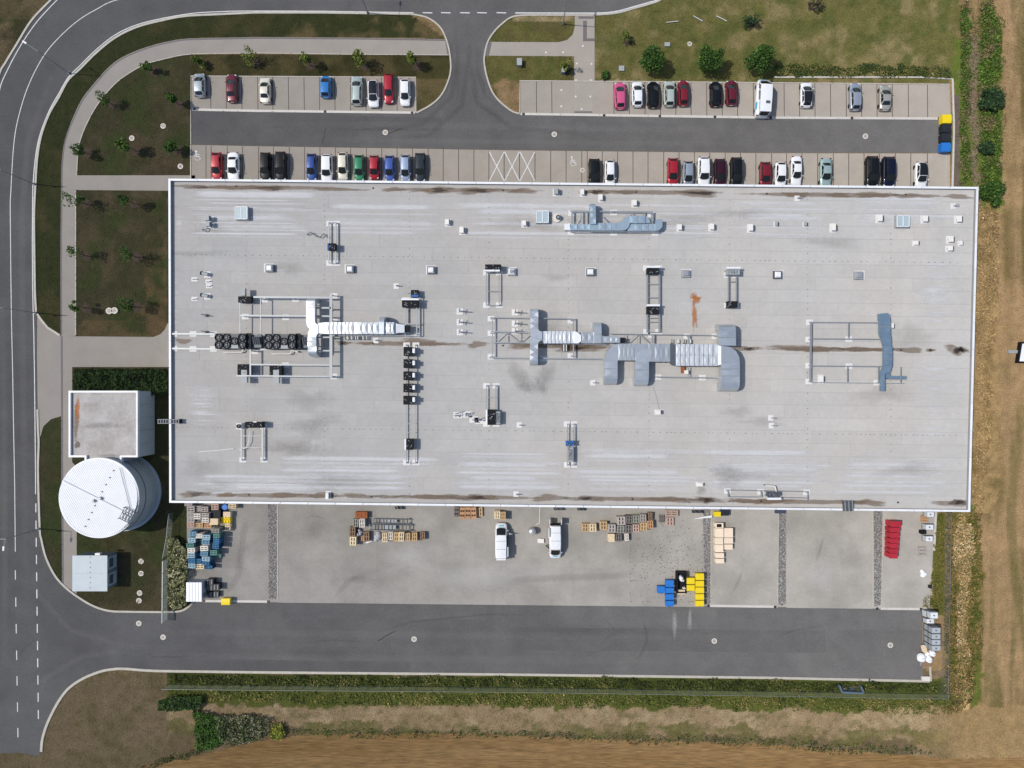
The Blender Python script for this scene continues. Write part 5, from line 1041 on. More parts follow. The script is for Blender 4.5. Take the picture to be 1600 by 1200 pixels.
# ------------------------------------------------------------------ ducts
def duct(label, runs, legs=(), m=M_GALV):
    """runs: ('run', x0,y0,x1,y1,n,zb,zt,axis[,mat]) panels with cross-breaks, ('poly', pts, zb, zt[,mat]) bends; heights above the roof"""
    r0 = runs[0]; p0 = (r0[1], r0[2]) if r0[0] == 'run' else r0[1][0]
    t = rthing('ventilation_duct', label, 'duct', *p0, 'galvanised ventilation ducts')
    e = 0
    for r in runs:
        e += 1
        if r[0] == 'run':
            x0, y0, x1, y1, n, zb, zt, ax = r[1:9]; mm = r[9] if len(r) > 9 else m
            for k in range(n):
                if ax == 'x': a0, a1, b0, b1 = x0 + (x1 - x0) * k / n, x0 + (x1 - x0) * (k + 1) / n, y0, y1
                else: a0, a1, b0, b1 = x0, x1, y0 + (y1 - y0) * k / n, y0 + (y1 - y0) * (k + 1) / n
                Zt = RZ + zt; q = [P(a0, b1, Zt), P(a1, b1, Zt), P(a1, b0, Zt), P(a0, b0, Zt)]; cc = (q[0] + q[2]) / 2; mb = MB()
                sk = random.uniform(-.05, .05); top = [(v.x, v.y, Zt) for v in q]; bot = [(v.x, v.y, RZ + zb) for v in q]
                cvert = (cc.x, cc.y, Zt + random.choice((-.045, .05, .03, .06)))
                mb.add(bot + top + [cvert], [(0, 1, 5, 4), (1, 2, 6, 5), (2, 3, 7, 6), (3, 0, 4, 7), (3, 2, 1, 0), (4, 5, 8), (5, 6, 8), (6, 7, 8), (7, 4, 8)]); mb.build('duct_section', mm, t)
                if k:
                    fl = MB()
                    if ax == 'x': fl.bar((a0, b0 - .4), (a0, b1 + .4), .09, Zt - .1, Zt + .06)
                    else: fl.bar((a0 - .4, b0), (a1 + .4, b0), .09, Zt - .1, Zt + .06)
                    fl.build('flange', M_STEEL, t)
        elif r[0] == 'down':                     # bend turning down to the roof: r = x0,y0,x1,y1, zt, (dx,dy) outward
            x0, y0, x1, y1, zt, (dx, dy) = r[1:7]; mm = r[7] if len(r) > 7 else m; n = 6; mb = MB()
            for k in range(n):
                a, b = k / n, (k + 1) / n; q = math.sqrt(max(0, 1 - ((a + b) / 2) ** 2)); Z = RZ + .1 + (zt - .1) * (.25 + .75 * q)
                if dx: u0, u1 = (x0 + (x1 - x0) * a, x0 + (x1 - x0) * b) if dx > 0 else (x1 - (x1 - x0) * b, x1 - (x1 - x0) * a); bx = (u0, y0, u1, y1)
                else: u0, u1 = (y0 + (y1 - y0) * a, y0 + (y1 - y0) * b) if dy > 0 else (y1 - (y1 - y0) * b, y1 - (y1 - y0) * a); bx = (x0, u0, x1, u1)
                q0, q1 = [RZ + .1 + (zt - .1) * (.25 + .75 * math.sqrt(max(0, 1 - t_ * t_))) for t_ in (a, b)]
                c4 = [P(bx[0], bx[3], RZ + zt), P(bx[2], bx[3], RZ + zt), P(bx[2], bx[1], RZ + zt), P(bx[0], bx[1], RZ + zt)]      # SW SE NE NW
                hs = [q1 if (v in ((0, 1) if dy > 0 else (2, 3) if dy < 0 else (1, 2) if dx > 0 else (0, 3))) else q0 for v in range(4)]
                mb.add([(v.x, v.y, RZ + .05) for v in c4] + [(v.x, v.y, h_) for v, h_ in zip(c4, hs)], [(4, 5, 6, 7), (0, 1, 5, 4), (1, 2, 6, 5), (2, 3, 7, 6), (3, 0, 4, 7)])
            mb.build('duct_bend', mm, t)
        else:
            pts, zb, zt = r[1:4]; mm = r[4] if len(r) > 4 else m; MB().pp(pts, RZ + zb, RZ + zt + .002 * e).build('duct_bend', mm, t)
    for (x, y, zz) in legs:
        c = P(x, y, RZ + zz); MB().wbox(c.x - .07, c.y - .07, R0 + .002, c.x + .07, c.y + .07, RZ + zz).build('leg', M_STEEL, t)
    return t
def arc(cx, cy, r0, r1, a0, a1, n=7):
    A = [math.radians(a0 + (a1 - a0) * i / n) for i in range(n + 1)]
    return [(cx + math.cos(a) * r1, cy + math.sin(a) * r1) for a in A] + [(cx + math.cos(a) * r0, cy + math.sin(a) * r0) for a in A[::-1]]
# left duct
duct('bright T-shaped duct at the left with a long horizontal run', [
    ('run', 478.5, 470, 492, 503, 3, 1.6, 2.7, 'y', M_GALVB), ('down', 478.5, 465, 492, 469.9, 2.7, (0, -1)), ('poly', [(478.5, 503.1), (492, 503.1), (494, 506), (497, 507.5), (497, 520), (484, 514), (480, 510)], 1.6, 2.7, M_GALVB),
    ('poly', [(484, 514.2), (497, 520.2), (497, 521), (494.5, 523), (494, 526), (481, 526), (481, 520)], 1.6, 2.69, M_GALVB), ('run', 481, 526.1, 494, 549, 3, 1.6, 2.7, 'y'), ('down', 481, 549.1, 494, 557, 2.7, (0, 1)),
    ('poly', [(497.1, 505), (503, 504), (509, 503.5), (509, 521.7), (503, 521.3), (497.1, 520.5)], 1.5, 2.6), ('run', 509.1, 503.5, 557, 521.7, 8, 1.3, 2.6, 'x', M_GALVB), ('run', 557.1, 503.5, 592, 521.7, 4, 1.3, 2.6, 'x'),
    ('down', 592.1, 493, 600, 503.5, 2.6, (0, -1)), ('poly', [(592.1, 503.6), (600, 503.6), (600, 521.7), (592.1, 521.7)], 1.3, 2.6), ('run', 600.1, 503.5, 616, 521.7, 3, 1.3, 2.3, 'x'), ('poly', [(616.1, 503.5), (621, 506), (632, 507.5), (632, 519.5), (621, 520), (616.1, 521.7)], 1.0, 2.0), ('poly', [(632.1, 509.5), (639, 509.5), (639, 518), (632.1, 518)], .8, 1.8, M_BLACK)],
    [(486, 475, 1.6), (487, 540, 1.6), (530, 510, 1.3), (575, 515, 1.3), (608, 515, 1.3)])
duct('blue-grey T-shaped duct in the middle of the roof', [
    ('run', 828.5, 487, 841, 514, 3, 1.2, 2.1, 'y'), ('down', 828.5, 481, 841, 486.9, 2.1, (0, -1)), ('poly', [(828.5, 514.1), (841, 514.1), (843, 517), (847, 518), (847, 531), (829, 525)], 1.2, 2.1), ('poly', [(829, 525.2), (847, 531.2), (842, 534), (840.5, 537), (828, 537), (828, 528)], 1.2, 2.08),
    ('run', 828, 537.1, 840.5, 563, 3, 1.2, 2.1, 'y'), ('down', 828, 563.1, 840.5, 570, 2.1, (0, 1)), ('poly', [(847.1, 518.2), (849.5, 517.5), (849.5, 536.5), (847.1, 531)], 1.1, 1.9),
    ('run', 849.6, 517.5, 897, 536.3, 8, .9, 1.9, 'x', M_GALVB), ('poly', [(897.1, 517.5), (902, 519), (908, 524), (908, 533), (904, 536.3), (897.1, 536.3)], .9, 1.92, M_WHITE), ('run', 908.1, 519, 928, 536, 2, .8, 1.7, 'x'), ('down', 928.2, 502.5, 940, 511, 2.0, (0, -1)), ('poly', [(928.2, 511.1), (940, 511.1), (940, 522), (928.2, 522)], .8, 2.0), ('poly', [(928.2, 522.1), (940, 522.1), (940, 536), (928.2, 536)], .8, 1.8),
    ('run', 944, 525.5, 969, 535.5, 3, .8, 1.6, 'x'), ('poly', [(940.1, 524), (943.9, 525.5), (943.9, 535.5), (940.1, 536)], .8, 1.6), ('poly', [(970.5, 528), (977, 528), (977, 535), (970.5, 535)], .6, 1.3, M_BLACK)],
    [(834, 495, 1.2), (834, 555, 1.2), (870, 527, .9), (915, 527, .8), (955, 530, .8)])
duct('biggest blue-grey duct with two bends and a wide end', [
    ('poly', [(945.5, 564), (946.5, 556), (950, 547), (957, 540), (966, 537), (966, 563), (965, 564)], .9, 1.9), ('run', 945, 564.1, 965, 588, 2, .9, 1.85, 'y'), ('down', 944.7, 588.1, 965, 601, 1.85, (0, 1)),
    ('run', 966.1, 537, 992, 563, 4, .9, 1.9, 'x'), ('poly', [(992.1, 563), (992.1, 537), (1014, 537.2), (1014, 545), (1003, 548), (996, 555), (993, 563)], .9, 1.88), ('poly', [(993, 566), (994, 557), (1000, 549), (1007, 545.5), (1014, 545.2), (1014, 566)], .9, 2.0), ('run', 992.5, 566.1, 1014, 590, 2, .9, 1.95, 'y'), ('down', 992.3, 590.1, 1013.6, 603, 1.95, (0, 1)),
    ('run', 1014.1, 537.2, 1047, 565, 4, .9, 2.0, 'x'), ('poly', [(1047.1, 537.2), (1056, 538), (1056, 571.5), (1052, 570), (1047.1, 565)], .8, 2.05, M_STEELD), ('run', 1056.1, 538, 1121, 554.7, 9, .8, 2.1, 'x', M_GALVB), ('run', 1056.1, 554.8, 1121, 571.5, 9, .8, 2.1, 'x', M_GALVB), ('poly', [(1121.1, 539), (1127, 541), (1127, 569), (1121.1, 571.5)], .9, 2.0, M_WHITE),
    ('down', 1124, 505.5, 1150, 515, 2.2, (0, -1)), ('run', 1124, 515.1, 1150, 540, 2, .9, 2.2, 'y'), ('poly', [(1127.1, 540.1), (1140, 542), (1150, 548), (1155, 558), (1156, 566), (1127.1, 566)], .9, 2.3), ('run', 1127.2, 566.1, 1156, 598, 3, .9, 2.25, 'y'), ('down', 1127.4, 598.1, 1156, 611.5, 2.25, (0, 1))],
    [(955, 575, .9), (1003, 575, .9), (980, 550, .9), (1030, 550, .9), (1080, 555, .8), (1110, 555, .8), (1137, 520, .9), (1140, 585, .9)])
duct('upper duct near the top parapet with an S-bend', [
    ('poly', [(882, 350), (890, 349), (891, 359), (882, 359)], .2, 1.0, M_WHITE), ('run', 891.1, 350, 912, 359.5, 2, .5, 1.1, 'x'), ('run', 912.1, 350.5, 921, 359.5, 1, .5, 1.15, 'x'), ('poly', [(921.1, 350), (932, 350), (935, 348.5), (935, 360), (921.1, 360)], .5, 1.3), ('run', 922.5, 322, 931, 349.9, 3, .9, 1.8, 'y'), ('down', 922.5, 316, 931, 321.9, 1.8, (0, -1)),
    ('run', 935.1, 348.3, 965, 360, 3, .5, 1.3, 'x'), ('poly', [(965.1, 348.3), (972, 347), (976, 341), (981, 337.5), (984, 337), (984, 349.5), (983, 354), (978, 359), (972, 360), (965.1, 360)], .5, 1.35), ('run', 984.1, 337, 1008, 348.5, 2, .6, 1.4, 'x'), ('poly', [(1008.1, 337), (1012, 339), (1016, 345), (1016, 348.5), (1008.1, 348.5)], .2, 1.2), ('poly', [(983.2, 354), (986, 350), (991, 349.7), (991, 360.5), (980, 360.5)], .5, 1.1), ('run', 991.1, 349.7, 1024, 360.5, 3, .5, 1.1, 'x'), ('poly', [(1024.1, 349.6), (1025, 342.5), (1035, 342.5), (1035, 354), (1031, 359), (1024.1, 360.5)], .2, 1.25)],
    [(900, 354, .5), (950, 354, .5), (1010, 354, .5), (926, 330, .9)], mat('galvanised_blue', S(170, 190, 202), .4, metal=.45, amt=.08, scale=1.2, rnd=.08))
duct('slim stepped grey-blue duct on the right of the roof', [
    ('poly', [(1375.5, 490), (1388, 489), (1391, 496), (1391, 500), (1375.5, 500)], .3, 1.1), ('run', 1376, 500.1, 1391.5, 521, 2, .4, 1.1, 'y'), ('poly', [(1376, 521.1), (1391.5, 521.1), (1393, 530), (1393, 540), (1382, 540)], .4, 1.05), ('run', 1382, 540.1, 1394.5, 572, 3, .4, 1.0, 'y'), ('poly', [(1382, 572.1), (1394, 572.1), (1391, 582), (1384, 582.5), (1383, 586), (1377, 586), (1377, 582)], .4, .95), ('run', 1377, 586.1, 1383, 611, 3, .4, .9, 'y'), ('poly', [(1384.5, 583), (1391, 583), (1392, 587.4), (1400, 587.4), (1400, 592.4), (1388, 592.4), (1384.5, 590)], .3, .8), ('run', 1400.1, 587.4, 1416, 592.4, 2, .3, .8, 'x')],
    [(1384, 505, .4), (1388, 555, .4), (1380, 600, .4)], mat('galvanised_dark', S(128, 152, 172), .4, metal=.4, amt=.08, scale=1.2, rnd=.06))
# parapet ladders
t = rthing('roof_ladder', 'dark steel ladder over the left parapet', 'ladder', 262, 658)
for y in (655.5, 661.5): MB().bar((246, y), (280, y), .1, RZ + .8, RZ + .95).build('rail', M_STEELD, t)
for k in range(9): MB().bar((247 + k * 4, 655.5), (247 + k * 4, 661.5), .12, RZ + .79, RZ + .9).build('rung', M_STEELD, t)
MB().box(276, 655, 280, 662, R0, RZ + .8, RZ + .9).build('post', M_BLACK, t); MB().box(246.5, 655.3, 247.5, 661.7, .05, RZ + .8, RZ + .9).build('rail', M_STEELD, t)
t = rthing('roof_stair', 'grey slatted steel stair over the bottom parapet', 'stair', 1325, 790)
for k in range(6): MB().bar((1317.5 + k * 2.9, 783), (1318.5 + k * 2.9, 799), .16, RZ + .7, RZ + .85).build('slat', M_STEEL if k % 2 else M_STEELD, t)
for y in (784, 797): MB().bar((1317, y), (1334, y + .3), .08, RZ + .6, RZ + .7).build('rail', M_STEELD, t)
for q in ((1318, 784), (1332, 784)): c = P(*q, RZ + .7); MB().wbox(c.x - .05, c.y - .05, R0, c.x + .05, c.y + .05, RZ + .65).build('foot', M_STEELD, t)
# ------------------------------------------------------------------ vehicles
TYPES = {  # windscreen base, windscreen top, roof end, rear glass base (fractions from the nose), height, belt height, roof width share
    'hatch': (.235, .43, .83, .95, 1.47, .93, .70), 'sedan': (.26, .44, .68, .82, 1.44, .92, .69), 'estate': (.245, .42, .87, .965, 1.47, .93, .70),
    'suv': (.235, .405, .86, .95, 1.68, 1.05, .73), 'mini': (.20, .40, .84, .955, 1.5, .95, .71), 'van': (.13, .30, .965, .99, 2.05, 1.2, .84), 'camper': (.10, .235, .94, .985, 2.5, 1.3, .84)}
def paint(name, rgb, metal=.15):
    dk = max(rgb) < .06; return mat('paint_' + name, rgb, .3, metal=metal, amt=.05, scale=2.5, coat=.15 if dk else .5, spec=.25 if dk else .5)
def lerp(a, b, t): return a + (b - a) * t
def car_meshes(L, W, ty, pm, roof_m, rails):
    wb, wt, re, rg, H, hb, rw = TYPES[ty]; D = []
    y = lambda t: L / 2 - t * L
    pw = [(0, .60), (.012, .72), (.04, .87), (.10, .95), (.22, .985), (.5, 1), (.8, .985), (.92, .95), (.972, .87), (.992, .74), (1, .62)]
    def f(tab, t):
        for (a, va), (b, vb) in zip(tab, tab[1:]):
            if t <= b: return lerp(va, vb, (t - a) / (b - a))
        return tab[-1][1]
    hn = hb - .22 if ty not in ('van', 'camper') else hb - .3
    hp = [(0, hn - .22), (.012, hn - .1), (.05, hn + .02), (wb * .6, hb - .1), (wb, hb), (.6, hb + .02), (min(rg, .97), hb + .04), (.985, hb - .08), (1, hb - .35)]
    ts = sorted(set([0, .006, .02, .045, .09, wb * .7, wb, .35, .5, .65, .8, .9, .945, .975, .99, 1]))
    mb = MB(); vs = []; fs = []
    for t in ts:
        w_, h_ = W / 2 * f(pw, t), f(hp, t)
        half = [(w_ * .95, .2), (w_, .48), (w_ * .99, h_ - .14), (w_ * .93, h_ - .03), (w_ * .55, h_ + .015)]
        for x, zz in [(-a, b) for a, b in half] + [(0, h_ + .03)] + half[::-1]: vs.append((x, y(t), zz))
    m = 11
    for i in range(len(ts) - 1):
        for j in range(m - 1): fs.append((i * m + j, i * m + j + 1, (i + 1) * m + j + 1, (i + 1) * m + j))
        fs.append((i * m + m - 1, i * m, (i + 1) * m, (i + 1) * m + m - 1))
    fs += [tuple(range(m - 1, -1, -1)), tuple((len(ts) - 1) * m + j for j in range(m))]
    mb.add(vs, fs); D.append(('body', mb, pm, True))
    bw0, bw1 = W / 2 * .88 * f(pw, wb), W / 2 * .9 * f(pw, rg); tw = W / 2 * rw; zb = hb - .02; zt = H - .04
    Bf, Br, Tf, Tr = y(wb), y(rg), y(wt), y(re)
    cab = MB(); n = 5
    top = []
    for i in range(5):
        t = i / 4; yy = lerp(Tf, Tr, t); wv = tw * (.94 + .06 * math.sin(math.pi * min(1, t * 1.2 + .1))); zz = zt + .04 * math.sin(math.pi * (.15 + .7 * t))
        for j in range(5): s = -1 + j * .5; top.append((s * wv, yy, zz - .045 * s * s))
    cab.add(top, [(i * 5 + j, (i + 1) * 5 + j, (i + 1) * 5 + j + 1, i * 5 + j + 1) for i in range(4) for j in range(4)])
    def P3(side, t, up):         # point on the cabin flank
        lo = Vector((side * lerp(bw0, bw1, t) * 1.0, lerp(Bf, Br, t), zb)); i4 = min(int(t * 4), 3); a = Vector(top[i4 * 5 + (4 if side > 0 else 0)]); b = Vector(top[(i4 + 1) * 5 + (4 if side > 0 else 0)])
        return lo.lerp(a.lerp(b, t * 4 - i4), up)
    for side in (-1, 1):
        q = []
        for i in range(5): q += [P3(side, i / 4, 0), P3(side, i / 4, 1)]
        cab.add([tuple(v) for v in q], [((2 * i, 2 * i + 1, 2 * i + 3, 2 * i + 2) if side < 0 else (2 * i, 2 * i + 2, 2 * i + 3, 2 * i + 1)) for i in range(4)])
    fr = [Vector(top[j]) for j in range(5)]; rr = [Vector(top[20 + j]) for j in range(5)]
    bow = lambda s, d: d * (1 - s * s)
    fb = [Vector((s * bw0, Bf + bow(s, .16), zb)) for s in (-1, -.5, 0, .5, 1)]; rb = [Vector((s * bw1, Br - bow(s, .06), zb)) for s in (-1, -.5, 0, .5, 1)]
    cab.add([tuple(v) for v in fb + fr], [(j + 1, j, 5 + j, 6 + j) for j in range(4)]); cab.add([tuple(v) for v in rb + rr], [(j, j + 1, 6 + j, 5 + j) for j in range(4)])
    D.append(('cabin', cab, pm, False))
    def pane(lo, hi, lf, d, k0=.06, k1=.93, x0=.05):
        g = MB(); a = [l.lerp(h, k0) for l, h in zip(lo, hi)]; b = [l.lerp(h, k1) for l, h in zip(lo, hi)]
        sq = lambda r: [r[0].lerp(r[-1], x0) + (r[0] - r[0])] + r[1:-1] + [r[-1].lerp(r[0], x0)]
        a, b = sq(a), sq(b); o = Vector(d); m_ = len(a)
        g.add([tuple(v + o) for v in a + b], [((j + 1, j, m_ + j, m_ + j + 1) if lf else (j, j + 1, m_ + j + 1, m_ + j)) for j in range(m_ - 1)]); return g
    D.append(('windscreen', pane(fb, fr, True, (0, .012, .02)), M_CGLASS, False))
    if ty not in ('van',): D.append(('rear_window', pane(rb, rr, False, (0, -.012, .02), .12, .9, .08), M_CGLASS, False))
    for side in (-1, 1):
        for t0, t1 in (((.10, .44), (.47, .88)) if ty not in ('van', 'camper') else ((.03, .2),) if ty == 'van' else ((.03, .2), (.24, .55))):
            lo = [P3(side, lerp(t0, t1, i / 3), .1) for i in range(4)]; hi = [P3(side, lerp(t0 + .02, t1 - .01, i / 3), .9) for i in range(4)]
            g = MB(); o = Vector((side * .014, 0, .006)); g.add([tuple(v + o) for v in lo + hi], [((j, 4 + j, 5 + j, j + 1) if side < 0 else (j, j + 1, 5 + j, 4 + j)) for j in range(3)]); D.append(('side_window', g, M_CGLASS, False))
    if roof_m:
        g = MB(); g.add([(v[0] * .985, lerp(v[1], 0, -.04), v[2] + .014) for v in top], [(i * 5 + j, (i + 1) * 5 + j, (i + 1) * 5 + j + 1, i * 5 + j + 1) for i in range(4) for j in range(4)]); D.append(('roof_panel', g, roof_m, False))
    if rails:
        for side in (-1, 1):
            g = MB(); a = Vector((side * tw * .92, lerp(Tf, Tr, .08), H + .03)); b = Vector((side * tw * .92, lerp(Tf, Tr, .95), H + .03)); g.wbar(a, b, .025, 5); D.append(('roof_rail', g, M_TRIM if rails == 1 else M_STEEL, False))
    for side in (-1, 1):
        g = MB(); g.hull([(side * (W / 2 * .55), y(.022), hn - .02), (side * W / 2 * .86, y(.05), hn), (side * W / 2 * .9, y(.095), hn + .07), (side * W / 2 * .6, y(.06), hn + .05)][::side], [(side * (W / 2 * .5), y(.012), hn - .14), (side * W / 2 * .83, y(.035), hn - .14), (side * W / 2 * .92, y(.09), hn - .1), (side * W / 2 * .6, y(.05), hn - .1)][::side]); D.append(('headlight', g, M_LAMP, False))
        g = MB(); g.wbox(min(side * W / 2 * .62, side * W / 2 * .9), y(.988), hb - .22, max(side * W / 2 * .62, side * W / 2 * .9), y(.955), hb + .01); D.append(('tail_light', g, M_TAIL, False))
        g = MB(); my = y(wb + .055); a = W / 2 * .96; g.hull([(side * a, my + .06, hb + .13), (side * a, my - .06, hb + .13), (side * (a + .18), my - .08, hb + .12), (side * (a + .17), my + .03, hb + .12)][::-side], [(side * a, my + .06, hb - .0), (side * a, my - .06, hb - .0), (side * (a + .17), my - .08, hb + .0), (side * (a + .16), my + .03, hb + .0)][::-side]); D.append(('mirror', g, pm if pm.name != 'paint_x' else M_TRIM, False))
        for t in (.18, .81):
            g = MB(); x1 = side * W / 2 * .985; x0 = side * (W / 2 * .985 - .2); r = .32; g.wbar((x0, y(t), r), (x1, y(t), r), r, 14); D.append(('wheel', g, M_TYRE, False))
    g = MB(); g.wbox(-W / 2 * .5, y(0) - .02, .3, W / 2 * .5, y(0) + .012, .55); D.append(('grille', g, M_TRIM, False))
    g = MB(); g.wbox(-W / 2 * .28, y(1) - .012, .55, W / 2 * .28, y(1) + .02, .66); D.append(('number_plate', g, M_LAMP, False))
    g = MB(); yb = Bf + .1; g.wbar((-bw0 * .7, yb + .05, hb + .02), (bw0 * .1, yb + .07, hb + .03), .02, 4); g.wbar((0.02, yb + .07, hb + .03), (bw0 * .75, yb + .04, hb + .02), .02, 4); D.append(('wiper', g, M_TRIM, False))
    return D
def car(x0, y0, x1, y1, face, ty, pm, label, rot=0.0, roof_m=None, rails=0, group='cars in the car park', name='parked_car', cat='car', L=None, pc=None):
    zc = .9; c = P((x0 + x1) / 2, (y0 + y1) / 2, zc); k = GSD * (CAM_H - zc) / CAM_H
    L = L or abs(y1 - y0) * k * .985; W = min(max((x1 - x0) * k * .98, 1.56), 1.86 if ty not in ('van', 'camper') else 2.15)
    t = thing(name, label, cat, (c.x, c.y, .02), group, math.radians(rot) + (math.pi if face == 'd' else 0))
    for nm, mb, m, smth in car_meshes(L, W, ty, pm, roof_m, rails): inst(nm, mb.mesh(nm, m, smooth=smth), t)
    return t, L, W
p_silver = paint('silver', S(176, 186, 190), .5); p_red = paint('red', S(170, 30, 46)); p_maroon = paint('maroon', S(104, 26, 40)); p_dred = paint('dark_red', S(128, 26, 40)); p_cream = paint('cream', S(226, 220, 204)); p_blue = paint('bright_blue', S(40, 122, 190)); p_sgreen = paint('silver_green', S(190, 202, 196), .4); p_white = paint('white', (.76, .77, .78), 0)
p_black = paint('black', (.008, .009, .011), .1); p_navy = paint('navy', (.008, .012, .03), .2); p_mblue = paint('mid_blue', S(34, 74, 146), .2); p_green = paint('green', S(40, 128, 88)); p_vblue = paint('violet_blue', S(62, 92, 168), .2); p_lblue = paint('pale_blue', S(168, 184, 212), .4); p_dgrey = paint('dark_grey', S(52, 60, 66), .3)
p_pink = paint('pink', S(216, 92, 136)); p_pgreen = paint('pale_green', S(196, 206, 194), .3); p_purple = paint('purple', S(58, 24, 42)); p_lgreen = paint('mint', S(168, 192, 188), .3); p_beige = paint('beige', S(186, 184, 172), .4); p_bsilver = paint('blue_silver', S(176, 186, 198), .5); M_BROOF = mat('black_roof_glass', (.01, .011, .013), .08, amt=0, spec=.6)
car(302.5, 113, 320, 151, 'u', 'hatch', p_silver, 'silver hatchback, leftmost in the upper west bays', 2); car(353, 114, 370, 159, 'u', 'sedan', p_maroon, 'dark red saloon second from the left in the upper west bays', 1); car(405, 119.5, 422, 161, 'u', 'sedan', p_cream, 'cream saloon between empty bays in the upper west row', 1)
car(500, 117, 517, 152, 'u', 'mini', p_blue, 'bright blue small hatchback in the upper west row'); car(548, 117, 566, 164, 'u', 'estate', p_sgreen, 'silver-green estate next to the black-roofed white car', 0, None, 1); car(574, 124, 592, 167, 'd', 'hatch', p_white, 'white hatchback with black roof in the upper west row', 1, M_BROOF)
car(599, 114, 615, 161, 'd', 'estate', p_red, 'red car backed in beside the last white hatchback', 0); car(624.5, 122, 641, 165, 'd', 'hatch', p_white, 'white hatchback at the right end of the upper west row', 0)
car(329.5, 237, 346.5, 281, 'd', 'hatch', p_red, 'red hatchback next to the wheelchair bay at the west end'); car(354.5, 237, 373, 282, 'd', 'sedan', p_white, 'white saloon beside the red hatchback at the west end')
car(405.5, 237, 423, 282, 'd', 'estate', p_black, 'black estate, left of the two black cars by the warehouse', 0); car(429.5, 236, 447, 283, 'd', 'suv', p_black, 'black sport utility car right of the black estate', 0, None, 1); car(479, 239, 494, 282, 'd', 'hatch', p_mblue, 'dark blue hatchback left of the white sport utility car'); car(501.5, 240, 519.5, 285, 'd', 'suv', p_white, 'white sport utility car between dark blue and cream cars')
car(527, 237, 543.5, 281, 'd', 'hatch', p_cream, 'cream hatchback left of the green car'); car(553, 241, 569, 283, 'd', 'hatch', p_green, 'green hatchback in the warehouse row'); car(577, 242, 592, 280, 'd', 'mini', p_red, 'small red hatchback right of the green car'); car(601, 242, 616, 283, 'd', 'hatch', p_vblue, 'violet-blue hatchback between red and pale blue cars'); car(625.5, 241, 641, 283, 'd', 'mini', p_lblue, 'pale blue hatchback beside the dark grey estate'); car(647.5, 238, 665, 284, 'd', 'estate', p_dgrey, 'dark grey estate at the end of the west warehouse row', 0)
car(960, 127, 978, 170, 'u', 'hatch', p_pink, 'bright pink hatchback in the upper east bays', 1.5); car(987.5, 126, 1005, 166.5, 'u', 'hatch', p_white, 'white hatchback right of the pink car', 1); car(1012, 126, 1030, 168, 'u', 'hatch', p_black, 'black hatchback between white and pale green cars', 0); car(1037.5, 125, 1055, 166, 'u', 'estate', p_pgreen, 'pale green estate beside the red hatchback', 0, None, 1); car(1060, 124, 1076, 165, 'u', 'hatch', p_dred, 'red hatchback right of the pale green estate')
car(1109.5, 126, 1127.5, 166, 'u', 'hatch', p_black, 'glossy black hatchback left of the maroon saloon', 0); car(1134.5, 124, 1152, 164, 'u', 'hatch', p_maroon, 'maroon hatchback left of the white van'); car(1251.5, 127, 1270, 167.5, 'u', 'hatch', p_white, 'white car with a long black roof right of the van', -1, M_BROOF); car(1328.5, 128, 1345.5, 172, 'u', 'estate', p_bsilver, 'silver estate left of the beige saloon', 0, None, 2); car(1375, 132, 1393, 172, 'u', 'sedan', p_beige, 'beige saloon nearest the right end of the upper bays', -1)
car(919.5, 247, 938, 290, 'd', 'hatch', p_black, 'black car beside the east wheelchair bay'); car(945.5, 249, 961, 290, 'd', 'mini', p_white, 'small white car right of the black car by the wheelchair bay'); car(1043, 246, 1060.5, 290, 'd', 'hatch', p_red, 'red hatchback at the left of the middle warehouse group'); car(1067.5, 251, 1083.5, 291, 'd', 'mini', p_bsilver, 'silver small car between red and white cars'); car(1090.5, 244, 1109.5, 291, 'd', 'suv', p_white, 'white sport utility car in the middle warehouse group')
car(1116.5, 247, 1133.5, 291, 'd', 'hatch', p_purple, 'dark purple hatchback left of the black sport utility car'); car(1141.5, 245, 1160, 292, 'd', 'suv', p_black, 'black sport utility car right of the dark purple hatchback', 0, None, 1); car(1187.5, 252, 1205, 293, 'd', 'hatch', p_dred, 'dark red hatchback left of two white cars'); car(1211.5, 252, 1229, 293, 'd', 'hatch', p_white, 'white hatchback right of the dark red hatchback', -1); car(1236.5, 243, 1253.5, 290, 'd', 'sedan', p_white, 'white saloon with two dark windows, right of a white hatchback', -1)
car(1282, 246, 1300, 292, 'd', 'sedan', p_lgreen, 'mint green saloon alone in the warehouse row', -1); car(1353.5, 243, 1373, 293, 'd', 'suv', p_black, 'large black sport utility car left of the navy one', 0, None, 1); car(1379, 244, 1399, 293, 'd', 'suv', p_navy, 'dark navy sport utility car right of the black one', 0, None, 1); car(1431, 252, 1449.5, 293, 'd', 'hatch', p_white, 'white car with black roof, last in the warehouse row', -1, M_BROOF)
M_PRINT = mat('blue_print', S(96, 190, 224), .5, amt=.05)
def van_extras(t, L, W, ty, seams, print_y):
    H = TYPES[ty][4]; rw = TYPES[ty][6] * W / 2
    for s in seams: mb = MB(); mb.wbox(-rw * .9, L / 2 - s * L - .03, H - .02, rw * .9, L / 2 - s * L + .03, H + .025); inst('roof_bar', mb.mesh('roof_bar', M_GREY), t)
    mb = MB(); mb.wbox(-W * .18, L / 2 - .55, TYPES[ty][5] - .12, W * .18, L / 2 - .28, TYPES[ty][5] - .075); inst('bonnet_print', mb.mesh('bonnet_print', M_PRINT), t)
t, L, W = car(773.5, 817, 793, 875, 'u', 'van', p_white, 'white panel van with open right door below the pallets', 0, None, 0, 'vans in the yard', 'parked_van', 'van'); van_extras(t, L, W, 'van', (.45, .67, .92), 0)
